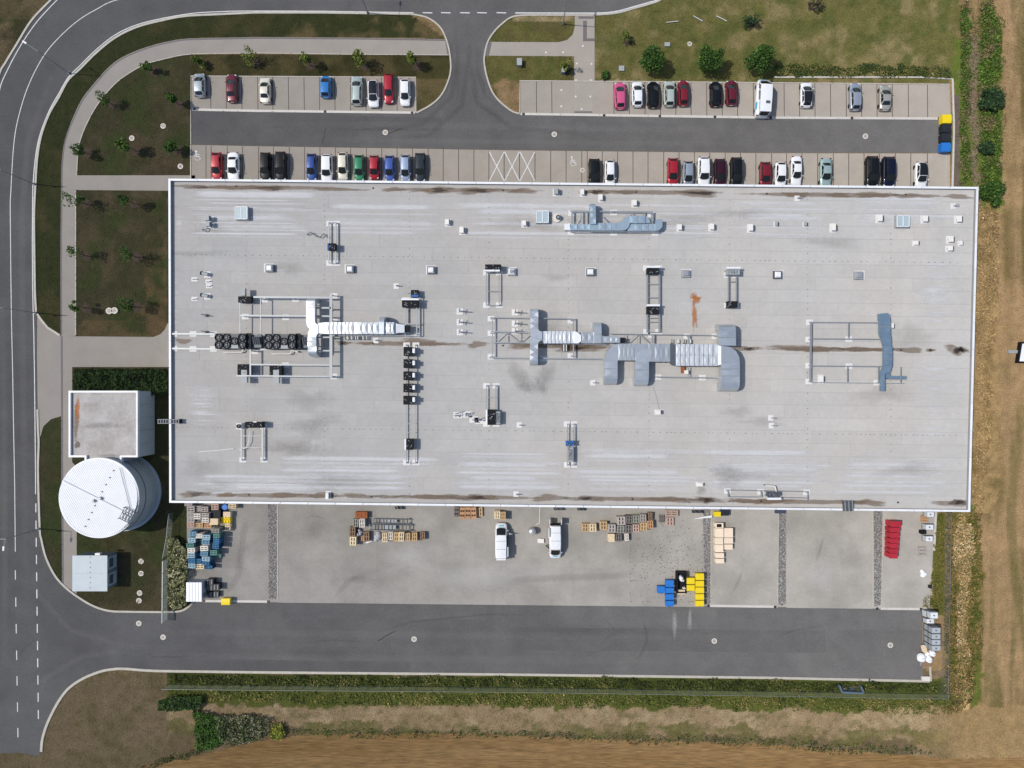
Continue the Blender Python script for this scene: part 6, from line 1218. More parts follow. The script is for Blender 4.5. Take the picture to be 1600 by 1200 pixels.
mb = MB(); mb.hull([(W / 2 + .02, L / 2 - 1.6, 1.2), (W / 2 + .75, L / 2 - 1.75, 1.2), (W / 2 + .76, L / 2 - 1.65, 1.2), (W / 2 + .02, L / 2 - 1.48, 1.2)], [(W / 2 + .02, L / 2 - 1.6, .35), (W / 2 + .75, L / 2 - 1.75, .35), (W / 2 + .76, L / 2 - 1.65, .35), (W / 2 + .02, L / 2 - 1.48, .35)]); d = inst('open_door', mb.mesh('open_door', p_white), t)
mb = MB(); mb.wbox(W / 2 + .08, L / 2 - 1.72, 1.2, W / 2 + .7, L / 2 - 1.66, 1.75); inst('door_window', mb.mesh('door_window', M_CGLASS), d); mb = MB(); mb.wbox(W / 2 - .03, L / 2 - 3.6, .3, W / 2 + .02, L / 2 - 1.9, 1.7); inst('door_opening', mb.mesh('door_opening', M_BLACK), t); mb = MB(); mb.wbox(W / 2 + .02, -L / 2 + .7, .35, W / 2 + .14, -L / 2 + 2.2, 1.85); inst('sliding_door', mb.mesh('sliding_door', p_white), t)
t, L, W = car(858, 818, 877, 873, 'd', 'van', p_white, 'white panel van with both rear doors open', 0, None, 0, 'vans in the yard', 'parked_van', 'van'); van_extras(t, L, W, 'van', (.3, .55, .78), 0)
for s in (-1, 1): mb = MB(); mb.wbox(s * (W / 2 - .02) - .03, -L / 2 - .85, .4, s * (W / 2 - .02) + .03, -L / 2 - .02, 1.9); inst('rear_door', mb.mesh('rear_door', p_white), t)
mb = MB(); mb.wbox(-W / 2 * .8, -L / 2 - .03, .5, W / 2 * .8, -L / 2 + .04, 1.85); inst('cargo_opening', mb.mesh('cargo_opening', M_BLACK), t); mb = MB(); mb.hull([(W / 2 + .0, L / 2 - 1.5, 1.15), (W / 2 + .55, L / 2 - 1.95, 1.15), (W / 2 + .5, L / 2 - 2.0, 1.15), (W / 2, L / 2 - 1.6, 1.15)], [(W / 2 + .0, L / 2 - 1.5, .3), (W / 2 + .55, L / 2 - 1.95, .3), (W / 2 + .5, L / 2 - 2.0, .3), (W / 2, L / 2 - 1.6, .3)]); inst('open_door', mb.mesh('open_door', M_TRIM), t)
mb = MB(); mb.wbox(W / 2 + .02, -L / 2 + .5, .35, W / 2 + .14, -L / 2 + 2.0, 1.85); inst('sliding_door', mb.mesh('sliding_door', p_white), t)
t, L, W = car(1180, 123.5, 1204, 184, 'u', 'camper', p_white, 'tall white van in the upper east bays', -3, None, 0, 'vans in the yard', 'parked_van', 'van'); mb = MB(); mb.wbox(-.05, -L / 2 + 1.55, 2.5, .55, -L / 2 + 1.95, 2.6); inst('roof_vent', mb.mesh('roof_vent', M_STEELD), t); mb = MB(); mb.wbox(-W / 2 - .012, -L / 2 + 1.1, .8, -W / 2 + .02, -L / 2 + 2.2, 1.5); inst('side_print', mb.mesh('side_print', M_PRINT), t)
mb = MB(); mb.wbox(-.55, L / 2 - .3, 1.0, -.15, L / 2 - .1, 1.12); inst('bonnet_print', mb.mesh('bonnet_print', M_PRINT), t)

# ------------------------------------------------------------------ yard: pallets, bins, crates
M_W = {k: mat('wood_' + k, c, .85, amt=.18, scale=2.5, scale2=9, amt2=.12, rnd=.1, stretch=(1, 1, 3)) for k, c in dict(grey=S(172, 164, 158), dgrey=S(118, 112, 108), tan=S(196, 166, 124), orange=S(192, 150, 112), cream=S(222, 202, 166), brown=S(138, 112, 90), pink=S(186, 158, 144), blue=S(62, 112, 150), lblue=S(112, 150, 170), sky=S(156, 182, 192), dblue=S(34, 74, 116), teal=S(96, 138, 132), pale=S(216, 208, 196), green=S(150, 149, 138)).items()}
def pallet_mesh(kind):
    mb = MB()
    for i in range(3): y0 = -.5 + i * .39; mb.wbox(-.5, y0, .118, .5, y0 + .22, .144)
    for x in (-.5, -.06, .38): mb.wbox(x, -.5, .095, x + .12, .5, .117)
    for x in (-.5, -.06, .38):
        for y in (-.5, -.07, .36): mb.wbox(x, y, .022, x + .12, y + .14, .094)
    for y in (-.5, -.05, .4): mb.wbox(-.5, y, 0, .5, y + .1, .021)
    return mb.mesh('pallet', M_W['grey'])
PM = pallet_mesh('p')
def stack(x0, y0, x1, y1, h, wood, label, turn=0, layers=None, group='wooden pallets in the yard', top=None):
    c = P((x0 + x1) / 2, (y0 + y1) / 2, h); k = GSD * (CAM_H - h) / CAM_H; wx, wy = (x1 - x0) * k, (y1 - y0) * k
    t = thing('pallet_stack', label, 'pallets', (c.x, c.y, .025), group, math.radians(random.uniform(-3, 3))); n = layers or max(1, round(h / .15))
    top = top or {'lblue': random.choice(('lblue', 'sky', 'sky')), 'blue': random.choice(('blue', 'lblue')), 'dblue': 'blue'}.get(wood)
    for i in range(n):
        o = inst('pallet', PM, t, (random.uniform(-.035, .035), random.uniform(-.03, .03), i * h / n), math.pi / 2 * turn, M_W[wood if i < n - 1 or not top else top]); o.scale = (wx, wy, h / n / .1445) if not turn else (wy, wx, h / n / .1445)
    return t
left = 'grey pallets by the west yard wall'
for a in ((288.5, 786, 300.5, 790.5, 1.6, 'grey', 'grey pallet stack half hidden under the roof edge at the yard corner'), (292, 791.5, 304, 801, 1.8, 'grey', 'light grey pallet stack nearest the hedge, top row'), (306, 791, 314.5, 799.5, 1.5, 'grey', 'grey pallet stack left of the black crate, second in the top row'), (315, 792, 325, 800, 1.5, 'grey', 'grey pallet stack left of the black crate, third in the top row'),
          (292.5, 801.5, 303.5, 808.5, 1.7, 'grey', 'grey pallet stack nearest the hedge, second row'), (303, 802.5, 313, 811, 1.9, 'pale', 'pale grey pallet stack in the middle of the grey block'), (315, 802, 326, 809.3, 1.9, 'grey', 'grey pallet stack just left of the black crate'), (315, 809.6, 326, 817, 1.9, 'pale', 'pale pallet stack left of the beige box'), (292.5, 808.8, 303.5, 815.5, 1.7, 'grey', 'grey pallet stack nearest the hedge, third row'),
          (304.5, 811.3, 314.3, 815.8, 1.3, 'dgrey', 'low dark pallet stack in the middle of the grey block'), (292.5, 816, 304, 824, 1.4, 'pink', 'pinkish pallet stack at the lower left of the grey block'), (305, 817, 317, 824, 1.2, 'tan', 'tan pallet stack at the bottom of the grey block'), (319, 818, 330, 824.5, 1.2, 'orange', 'orange-tan pallet stack below the grey block'), (330, 787.5, 341, 797, 1.2, 'pink', 'broken pinkish pallet stack above the black crate'),
          (357, 787.5, 369, 795, 1.1, 'cream', 'cream pallet stack right of the blue barrel'), (352, 818, 360, 828, .9, 'cream', 'cream pallet below the yellow cover')): stack(*a)
blue = 'blue pallets by the west yard hedge'
for a in ((295, 831, 306.5, 838.3, 2.0, 'lblue', 'pale blue pallet stack at the top left of the blue block'), (294, 840, 305, 847.7, 2.0, 'lblue', 'pale blue pallet stack second down the left column'), (291.5, 848.8, 303, 856, 1.9, 'teal', 'greenish pallet stack third down the left column'), (293, 856.6, 304.5, 863.5, 1.9, 'pale', 'pale pallet stack fourth down the left column'), (293, 864, 304, 872, 1.9, 'lblue', 'pale blue pallet stack fifth down the left column'), (294, 873, 304.5, 880, 1.7, 'blue', 'blue pallet stack sixth down the left column'), (294, 881, 305, 888, 1.8, 'lblue', 'pale blue pallet stack at the foot of the left column'),
          (305, 873, 314, 880, 1.5, 'dblue', 'dark blue pallet stack near the foot of the block'), (307, 881.5, 319, 889, 1.6, 'cream', 'cream pallet stack at the foot of the blue block'), (306, 834, 316, 841, 2.0, 'pale', 'whitish pallet stack second in the top row of the blue block'), (316.5, 836, 328, 843, 2.0, 'lblue', 'grey-blue pallet stack third in the top row of the blue block'), (315, 843.4, 327, 851, 2.0, 'blue', 'bright blue pallet stack in the middle column'), (313, 853, 325, 861, 2.0, 'pale', 'pinkish white pallet stack in the middle column'), (313.5, 862, 325, 869, 1.9, 'blue', 'blue pallet stack below the pinkish white one'),
          (305, 864.5, 313, 870, 1.1, 'dblue', 'low violet-blue pallet stack in the gap'), (315, 870, 327, 877, 1.9, 'lblue', 'pale blue pallet stack low in the middle column'), (316, 877.3, 327, 882.8, 1.8, 'blue', 'grey-blue pallet stack near the foot of the middle column'), (320, 883.5, 331, 889.5, 1.4, 'dblue', 'dark blue pallet stack at the lower right of the blue block'), (330.5, 826, 342, 832.3, 2.3, 'green', 'greenish pallet stack at the top right of the blue block'), (333, 834, 342.5, 841, 1.9, 'teal', 'dark teal pallet stack second down the right column'), (333, 842, 342, 849.5, 1.9, 'blue', 'blue pallet stack third down the right column'), (332, 850.3, 341.5, 857.5, 1.9, 'dblue', 'dark blue pallet stack fourth down the right column'), (328, 860, 338.5, 867.8, 1.7, 'teal', 'green pallet stack at the foot of the right column'), (339, 865, 345, 871, .6, 'teal', 'low teal pallet at the right foot of the block')): stack(*a, group=blue)
for a in ((551, 811, 559.5, 823, 1.0, 'green', 'greenish grey pallet stack below the rusty box', 1), (561, 811, 570, 824, 1.2, 'pale', 'pale grey pallet stack right of the greenish one', 1), (546, 824, 555, 838, 1.1, 'brown', 'brown pallet stack at the left of the middle pile', 1), (546.5, 839, 556.5, 852.5, 1.2, 'cream', 'cream pallet stack at the lower left of the middle pile', 1), (562, 838, 568, 845, .4, 'orange', 'low orange pallet in the middle pile', 1), (568, 831, 577, 846.5, .8, 'brown', 'brown board stack in the middle pile', 1), (597, 833, 605, 847, 1.0, 'cream', 'cream pallet stack with debris right of the grey bags', 1), (606.5, 831.5, 614, 844, .8, 'pale', 'whitish open pallet in the middle pile', 1), (615, 832, 623, 846, 1.2, 'tan', 'tan pallet stack, left of the joined pair', 1), (623.3, 831.5, 631.5, 846, 1.3, 'cream', 'cream pallet stack, right of the joined pair', 1), (633.5, 833, 641, 845.5, 1.0, 'tan', 'tan pallet stack left of the last two', 1), (643.5, 832.5, 651.5, 846, 1.0, 'tan', 'tan pallet stack second from the right in the middle pile', 1), (656.5, 831.5, 664, 843, .8, 'brown', 'brownish pallet at the right end of the middle pile', 1),
          (709.5, 792, 717, 807.5, .6, 'dgrey', 'dark pallet left of the orange boards', 0), (718.5, 793, 726.5, 811, 1.0, 'orange', 'orange board stack, left of three under the roof edge', 0), (727, 793, 735.5, 811, 1.0, 'orange', 'orange board stack, middle of three under the roof edge', 0), (736, 793, 744, 810.5, 1.0, 'orange', 'orange board stack, right of three under the roof edge', 0), (745, 793, 754, 807, .4, 'tan', 'loose tan planks right of the orange board stacks', 1), (772.5, 799, 781.3, 810.5, 1.5, 'cream', 'cream pallet stack above the van, left of two', 1), (781.8, 800, 790, 812.5, 1.4, 'tan', 'tan pallet stack above the van, right of two', 1),
          (909.5, 818.5, 920, 831, 1.0, 'tan', 'tan pallet stack at the left end of the east pile', 1), (920.5, 818.5, 931.5, 831, 1.0, 'cream', 'tan and white pallet stack second in the east pile', 1), (937.5, 815, 948.5, 828, .9, 'tan', 'golden pallet stack standing apart in the east pile', 1), (950, 819.5, 962, 832, 1.3, 'grey', 'grey pallet stack left of the long grey ones', 1), (964.5, 807.5, 977, 820.5, 1.3, 'grey', 'grey pallet stack first in the upper row of the east pile', 1), (978, 806, 988, 818, 1.3, 'dgrey', 'dark grey pallet stack second in the upper row of the east pile', 1), (989, 805.5, 999.5, 817, 1.3, 'green', 'greenish grey pallet stack third in the upper row of the east pile', 1), (1000.3, 804, 1010, 815.5, 1.3, 'grey', 'grey pallet stack fourth in the upper row of the east pile', 1), (1012.5, 801, 1019, 812, .9, 'brown', 'brown open pallet at the end of the upper row', 1),
          (964, 821.5, 975.5, 833, 1.2, 'green', 'greenish pallet stack in the lower row of the east pile', 1), (977, 820.5, 988, 833, 1.2, 'dgrey', 'dark grey pallet stack in the lower row of the east pile', 1), (988.8, 819.5, 999, 831.5, 1.1, 'pink', 'pinkish pallet stack in the lower row of the east pile', 1), (1000, 816.5, 1011, 829, 1.1, 'tan', 'tan pallet stack in the lower row of the east pile', 1), (1012, 813.5, 1021, 826, 1.1, 'orange', 'orange pallet stack at the right end of the lower row', 1), (962, 834.5, 971.5, 846, .8, 'dgrey', 'dark weathered pallet beside the cream plate', 1), (976.5, 834, 982.5, 845, .9, 'pale', 'narrow pale pallet at the bottom of the east pile', 1), (1040, 797.5, 1060, 806.5, .5, 'pink', 'long pinkish plank stack under the roof edge', 0), (1041, 808.5, 1053, 821, .35, 'pink', 'loose planks below the long plank stack', 1), (1030, 805, 1037, 816.5, .3, 'dgrey', 'dark poles left of the loose planks', 1)): stack(*a[:7], turn=a[7], group='wooden pallets in the middle of the yard')
def crate(x0, y0, x1, y1, h, m, label, name='box', cat='box', group=None, lid=None, ribs=0, z0=.025):
    c = P((x0 + x1) / 2, (y0 + y1) / 2, h); t = thing(name, label, cat, (c.x, c.y, z0), group); MB().box(x0, y0, x1, y1, z0, h - .05, h).build('box_body', m, t)
    MB().box(x0 - .3, y0 - .3, x1 + .3, y1 + .3, h - .08, h, h).build('lid', lid or m, t)
    for k in range(ribs): MB().box(x0 + (x1 - x0) * (k + .3) / ribs, y0 + .4, x0 + (x1 - x0) * (k + .55) / ribs, y1 - .4, h - .02, h + .035).build('rib', lid or m, t)
    return t
M_CARD = mat('cardboard', S(222, 200, 168), .85, amt=.06, scale=2); M_BEIGE = mat('beige_box', S(242, 222, 196), .8, amt=.05, scale=2, rnd=.04); M_YEL = mat('yellow_plastic', S(240, 210, 30), .5, amt=.05, scale=3); M_BLU = mat('blue_plastic', S(40, 118, 200), .5, amt=.06, scale=3); M_REDP = mat('red_plastic', S(178, 44, 58), .5, amt=.08, scale=3, rnd=.08); M_FOIL = mat('white_bag', (.8, .8, .8), .6, amt=.06, scale=3, bump=.5, bscale=6)
crate(555.5, 800, 573.5, 809.5, .9, M_RUST, 'rust-brown box at the top of the middle pile', ribs=3); crate(327.5, 810.5, 340, 820, 1.7, M_CARD, 'beige cardboard box below the black crate'); crate(330.5, 797.5, 344, 809, 1.3, M_BLACK, 'black crate with white edges above the beige box', 'crate', 'crate', lid=M_FIN); crate(950.5, 834.5, 960, 846.5, 1.0, M_W['cream'], 'cream plate-topped crate at the bottom of the east pile', 'crate', 'crate')
t = thing('barrel', 'blue barrel under the roof edge by the west pallets', 'barrel', P(351, 793)); c = P(351, 792.5, 1.0); MB().cyl((c.x, c.y), .42, .03, 1.0, 16).build('drum', M_BLU, t); MB().ring((c.x, c.y), .38, .44, .96, 1.02, 16).build('rim', M_BLU, t)
crate(349, 800, 359.5, 808, 1.0, M_W['pale'], 'pinkish white box above the yellow cover', lid=M_CARD)
def lumps(px, py, n, r, m, label, name, cat, h=.4, sq=1.0, group=None):
    b = P(px, py); t = thing(name, label, cat, b, group)
    for i in range(n): MB().dome((b.x + random.uniform(-r, r) * .6, b.y + random.uniform(-r, r) * .6 * sq), r * random.uniform(.5, .8), .02, h * random.uniform(.6, 1.1), 12, 4).build('fold', m, t, smooth=True)
    return t
t = thing('plastic_cover', 'crumpled yellow plastic cover on a pallet by the west wall', 'cover', P(352, 813)); mb = MB(); 
n = 9; gp = [[P(345.5 + 14 * i / n, 808.5 + 9 * j / 5, 0.9 + .14 * math.sin(i * 2.1) * math.cos(j * 1.7)) for i in range(n + 1)] for j in range(6)]
mb.add([tuple(v) for r_ in gp for v in r_] + [(v.x, v.y, .05) for r_ in gp for v in r_], [(j * (n + 1) + i + 1, j * (n + 1) + i, (j + 1) * (n + 1) + i, (j + 1) * (n + 1) + i + 1) for j in range(5) for i in range(n)] + [(i, i + 1, 60 + i + 1, 60 + i) for i in range(n)] + [(50 + i + 1, 50 + i, 110 + i, 110 + i + 1) for i in range(n)] + [(10 * j + 9, 10 * j + 19, 60 + 10 * j + 19, 60 + 10 * j + 9) for j in range(5)] + [(10 * j + 10, 10 * j, 60 + 10 * j, 60 + 10 * j + 10) for j in range(5)]); mb.build('sheet', M_YEL, t)
lumps(562, 831, 5, .6, mat('grey_sack', S(176, 176, 182), .7, amt=.1, scale=3), 'heap of grey sacks in the middle pile', 'sacks', 'sacks', .8); lumps(588, 838, 7, .75, MATS['grey_sack'], 'grey plastic heap between brown boards and cream pallets', 'sacks', 'sacks', .7); o = tag(MB().pp([(571, 848), (580, 843), (580.5, 846), (573, 849)], .03, .12).build('sheet', M_FOIL), 'white sheet lying below the brown boards', 'sheet')
# steel racks lying in the middle pile
for i, (y0, y1, x0, x1, l) in enumerate(((810.5, 817.5, 584, 641, 'upper lattice steel rack lying above the middle pile'), (819.5, 828, 577, 645, 'lower lattice steel rack lying above the middle pile'))):
    t = thing('steel_rack', l, 'rack', P(x0, y0), 'lattice racks')
    for y in (y0, y1): MB().bar((x0, y), (x1, y + 1.5), .1, .5, .62).build('rail', M_STEELD, t)
    k = x0
    while k < x1: MB().bar((k, y0), (k, y1), .08, .49, .6).build('rung', M_STEELD if random.random() < .6 else M_STEEL, t); k += random.uniform(3.5, 7)
    for q in ((x0 + 2, y0), (x1 - 2, y0), (x0 + 2, y1), (x1 - 2, y1)): c = P(*q, .5); MB().wbox(c.x - .05, c.y - .05, .02, c.x + .05, c.y + .05, .5).build('foot', M_STEELD, t)
    MB().box(x0 + 18 + i * 4, y0 + 1.2, x0 + 36 + i * 6, y1 - 1, .44, .48).build('panel', M_GREY, t)
# waste bins
def bin_(x0, y0, x1, y1, h, m, label, group, name='waste_bin', dome=.12, body=None):
    c = P((x0 + x1) / 2, (y0 + y1) / 2, h); t = thing(name, label, 'waste bin', (c.x, c.y, .025), group); k = GSD * (CAM_H - h) / CAM_H; wx, wy = (x1 - x0) * k / 2, (y1 - y0) * k / 2
    mb = MB(); mb.hull([(c.x - wx * .96, c.y - wy * .93, h - .16), (c.x + wx * .96, c.y - wy * .93, h - .16), (c.x + wx * .96, c.y + wy * .93, h - .16), (c.x - wx * .96, c.y + wy * .93, h - .16)], [(c.x - wx * .82, c.y - wy * .8, .14), (c.x + wx * .82, c.y - wy * .8, .14), (c.x + wx * .82, c.y + wy * .8, .14), (c.x - wx * .82, c.y + wy * .8, .14)]); mb.build('bin_body', body or m, t)
    lid = MB(); n = 8; q = []
    for i in range(n + 1):
        a = math.pi * i / n; y = c.y - math.cos(a) * wy * .95; zz = h - .16 + math.sin(a) * dome + .06; q += [(c.x - wx, y, zz), (c.x + wx, y, zz)]
    q2 = [(x, y, h - .17) for x, y, _ in q]; m_ = len(q)
    lid.add(q + q2, [(2 * i, 2 * i + 1, 2 * i + 3, 2 * i + 2) for i in range(n)] + [(2 * i + 2, m_ + 2 * i + 2, m_ + 2 * i, 2 * i) for i in range(n)] + [(2 * i + 1, m_ + 2 * i + 1, m_ + 2 * i + 3, 2 * i + 3) for i in range(n)] + [(0, m_, m_ + 1, 1), (m_ - 1, 2 * m_ - 1, 2 * m_ - 2, m_ - 2)]); lo = lid.build('lid', m, t)
    hd = MB(); hd.wbar((c.x - wx * .4, c.y - wy, h - .1), (c.x + wx * .4, c.y - wy, h - .1), .025, 5); hd.build('handle', M_TRIM, lo)
    for s1 in (-1, 1):
        for s2 in (-1, 1): MB().wbar((c.x + s1 * wx * .7 - .03, c.y + s2 * wy * .7, .1), (c.x + s1 * wx * .7 + .03, c.y + s2 * wy * .7, .1), .08, 8).build('castor', M_TYRE, t)
    return t
M_BLK = mat('black_plastic', (.02, .022, .026), .45, amt=.1, scale=4)
g = 'bins at the end of the car park aisle'
bin_(1473, 178, 1487, 192.5, 1.3, M_YEL, 'yellow bin at the end of the car park aisle', g); bin_(1472.5, 193.5, 1486.5, 206.5, 1.3, M_BLK, 'black bin next to the yellow bin at the aisle end', g); bin_(1472, 207.5, 1486, 221, 1.3, M_BLK, 'black bin next to the blue bin at the aisle end', g); bin_(1471.5, 222, 1485.5, 237, 1.3, M_BLU, 'blue bin at the end of the car park aisle', g)
bin_(345.5, 935, 359, 946, 1.1, M_YEL, 'yellow bin alone at the west yard gate', None); g = 'coloured bins in the yard'
bin_(1027, 916, 1039, 927.5, 1.1, M_BLU, 'blue bin standing left of the blue column', g)
for i, (a, b) in enumerate(((906.5, 918), (918.5, 927.5), (928.2, 938), (938.8, 948))): bin_(1040, a, 1052.8, b, 1.15, M_BLU, '%s blue bin from the top of the blue column' % ORD[i], g)
for i, (a, b) in enumerate(((903, 913.3), (914, 924))): bin_(1073, a, 1085.5, b, 1.15, M_YEL, '%s bin of the short yellow column' % ('upper', 'lower')[i], g)
for i, (a, b) in enumerate(((896, 907), (907.6, 917.3), (917.8, 927.6), (928.2, 938), (938.6, 948))): bin_(1086.8, a, 1100, b, 1.15, M_YEL, '%s yellow bin from the top of the long yellow column' % ORD[i], g)
t = thing('open_skip', 'black open skip with white sacks between the blue and yellow bins', 'skip', P(1065, 910)); hh = 1.1
MB().box(1057.5, 894, 1073, 927, .1, .3, hh).build('floor_plate', M_BLACK, t)
for q in ((1057.5, 894, 1059, 927), (1071.5, 894, 1073, 927), (1059, 894, 1071.5, 895.5), (1059, 925.5, 1071.5, 927)): MB().box(*q, .1, hh, hh).build('side_plate', M_BLACK, t)
lumps(1064.5, 903, 5, .5, M_FOIL, 'white sack lying in the black skip, upper', 'sack', 'sack', 1.15); lumps(1068, 916, 3, .3, M_FOIL, 'small white sack lying in the black skip, lower', 'sack', 'sack', 1.0); crate(1059.5, 922, 1070, 928.5, .8, M_CARD, 'open cardboard box at the foot of the black skip')
# beige boxes, red containers
for i, (x0, y0, x1, y1) in enumerate(((1118, 817.5, 1130, 824.6), (1118, 825.9, 1130.3, 839.6), (1117.8, 840.9, 1129.8, 850.6), (1118, 851.9, 1130, 862.6), (1118.5, 864.6, 1131, 871.6), (1118.8, 873.4, 1131.2, 880), (1132, 825.5, 1145, 839.6), (1132, 840.9, 1145, 849.2), (1132.3, 851, 1144.5, 858.5))):
    crate(x0, y0, x1, y1, (1.0, 1.05, 1.02, 1.0, .9, .85, 1.0, 1.0, .9)[i], M_BEIGE, ('open beige box at the top of the left beige column', 'second beige box down the left column', 'third beige box down the left column', 'fourth beige box down the left column', 'fifth beige box down the left column', 'lowest beige box of the left column', 'top beige box of the right column', 'middle beige box of the right column', 'lowest beige box of the right column')[i], group='beige boxes in the yard')
MB().box(1120, 818.8, 1127.5, 823.8, 1.0, 1.03).build('box_opening', M_BLACK, bpy.data.objects[[o.name for o in COL.objects if o.get('label') == 'open beige box at the top of the left beige column'][0]])
for i, (x0, x1, y0, y1) in enumerate(((1392.4, 1407.3, 815.2, 823), (1391.7, 1405.6, 824.9, 831.4), (1391.9, 1404.3, 833.2, 840.2), (1391.3, 1403.7, 842, 848.2), (1391.5, 1403, 849.9, 856.2), (1391.1, 1402.7, 858, 863.6), (1391, 1402, 865.3, 872.2))):
    crate(x0, y0 - .25, x1 + .6, y1 + .25, 1.7, M_REDP, '%s red container from the top of the red row' % ORD[i], 'container', 'container', 'red plastic containers', ribs=3)
# cages (intermediate bulk containers) and bags on the east side
M_CAGE = mat('cage_tank', S(226, 228, 230), .5, amt=.05, scale=3); M_CAGEG = mat('cage_tank_grey', S(176, 182, 186), .5, amt=.05, scale=3)
def cage(x0, y0, x1, y1, zt, z0, m, label, group='stacked caged tanks'):
    c = P((x0 + x1) / 2, (y0 + y1) / 2, zt); t = thing('caged_tank', label, 'tank', (c.x, c.y, z0), group); k = GSD * (CAM_H - zt) / CAM_H; wx, wy = (x1 - x0) * k / 2, (y1 - y0) * k / 2
    MB().wbox(c.x - wx * .95, c.y - wy * .92, z0 + .15, c.x + wx * .95, c.y + wy * .92, zt - .06).build('tank_body', m, t); MB().cyl((c.x, c.y), .11, zt - .06, zt + .0, 10).build('filler_cap', M_STEELD, t); MB().wbox(c.x - wx, c.y - wy, z0, c.x + wx, c.y + wy, z0 + .14).build('base', M_STEELD, t)
    g = MB()
    for j in range(5):
        u = -1 + j * .5
        for s in (-1, 1): g.wbar((c.x + s * wx, c.y + u * wy, z0 + .14), (c.x + s * wx, c.y + u * wy, zt), .018, 4); g.wbar((c.x + u * wx, c.y + s * wy, z0 + .14), (c.x + u * wx, c.y + s * wy, zt), .018, 4)
    for zz in (z0 + .4, z0 + .7, zt):
        for s in (-1, 1): g.wbar((c.x - wx, c.y + s * wy, zz), (c.x + wx, c.y + s * wy, zz), .018, 4); g.wbar((c.x + s * wx, c.y - wy, zz), (c.x + s * wx, c.y + wy, zz), .018, 4)
    g.build('cage', M_STEEL, t); return t
for i, (a, b) in enumerate(((981, 989.8), (991, 999), (1000, 1008.2), (1009.2, 1017.2))):
    cage(1456, a, 1470, b, 2.15, 1.1, M_CAGEG, '%s from the top of the upper grey caged tanks by the fence' % ORD[i]); k = (CAM_H - 2.15) / (CAM_H - 1.08); cage(800 + 656 * k, 600 + (a - 600) * k, 800 + 670 * k, 600 + (b - 600) * k, 1.08, .03, M_CAGEG, '%s from the top of the lower grey caged tanks by the fence' % ORD[i])
cage(1453.5, 957, 1466, 967, 2.1, 1.1, M_CAGE, 'white caged tank on top of another by the channel end'); cage(1446, 955, 1458, 964.6, 1.08, .03, M_CAGE, 'white caged tank at the bottom of the pair by the channel end'); cage(1447.5, 967.3, 1460, 974.5, 1.1, .03, M_CAGE, 'single white caged tank beside the grey ones')
cage(1448.5, 800, 1460, 808, 1.1, .03, M_CAGE, 'white caged tank under the roof edge at the east side'); cage(1446.5, 819.8, 1459, 828, 1.1, .03, M_CAGE, 'white caged tank between the orange pallet and the lower one'); cage(1446.5, 838, 1458, 846.5, 1.1, .03, M_CAGE, 'white caged tank lowest of three at the east side')
stack(1440.5, 806.5, 1450, 816, .5, 'orange', 'orange pallet beside the white caged tanks', 0, group=None); crate(1439.5, 828.8, 1447, 834.5, .7, M_BLACK, 'black box left of the middle white caged tank', 'crate', 'crate'); stack(1436, 855, 1447, 869, .4, 'grey', 'grey slatted stack by the east kerb', 0, group=None)
def bag(px, py, r, h, label):
    c = P(px, py, h * .6); t = thing('bulk_bag', label, 'bag', (c.x, c.y, .02), 'white bulk bags'); mb = MB(); n, m = 14, 6; vs = []; fs = []
    for j in range(m + 1):
        tt = j / m; rr = r * (.8 + .28 * math.sin(math.pi * min(1, tt * 1.15))) * (1 if tt < .9 else .7)
        for i in range(n): a = 6.2832 * i / n; w_ = 1 + .07 * math.sin(3 * a + j) ; vs.append((c.x + math.cos(a) * rr * w_, c.y + math.sin(a) * rr * w_, .02 + h * tt))
    vs.append((c.x, c.y, .02 + h * 1.03)); fs = [(j * n + i, j * n + (i + 1) % n, (j + 1) * n + (i + 1) % n, (j + 1) * n + i) for j in range(m) for i in range(n)] + [(m * n + i, m * n + (i + 1) % n, len(vs) - 1) for i in range(n)]
    mb.add(vs, fs); mb.build('sack', M_FOIL, t, smooth=True); MB().wbar((c.x - r * .5, c.y, h * 1.03), (c.x + r * .5, c.y, h * 1.05), .04).build('strap', M_GREY, t)
bag(1440.5, 1028, .66, .9, 'large round white bag beside the yard lane'); bag(1452, 1031, .5, .8, 'white bag right of the large round one'); bag(1457, 1021, .5, 1.0, 'white bag at the foot of the caged tanks'); bag(1449.5, 1022.5, .42, .8, 'white bag between the cardboard and the other bags')
o = tag(MB().pp([(1439, 1009), (1443, 1007.5), (1448, 1010), (1449, 1018), (1446, 1021.5), (1441, 1018)], .5, .6).build('board', M_CARD), 'tan sheet leaning on the white bags', 'board'); crate(1441, 1034.5, 1455, 1041.5, .6, M_GREY, 'grey box with brown contents at the lane end', lid=M_W['brown']); crate(1441.5, 1057.5, 1453, 1063.5, .4, M_LID, 'pale concrete block at the corner of the lane', 'block', 'block'); lumps(1442, 893, 6, .5, M_FOIL, 'heap of white and rusty rubbish by the east kerb', 'rubbish', 'rubbish', .35, 2.0); crate(1452, 914.5, 1456, 919, .4, M_BLK, 'small dark tub by the east kerb', 'tub', 'tub')
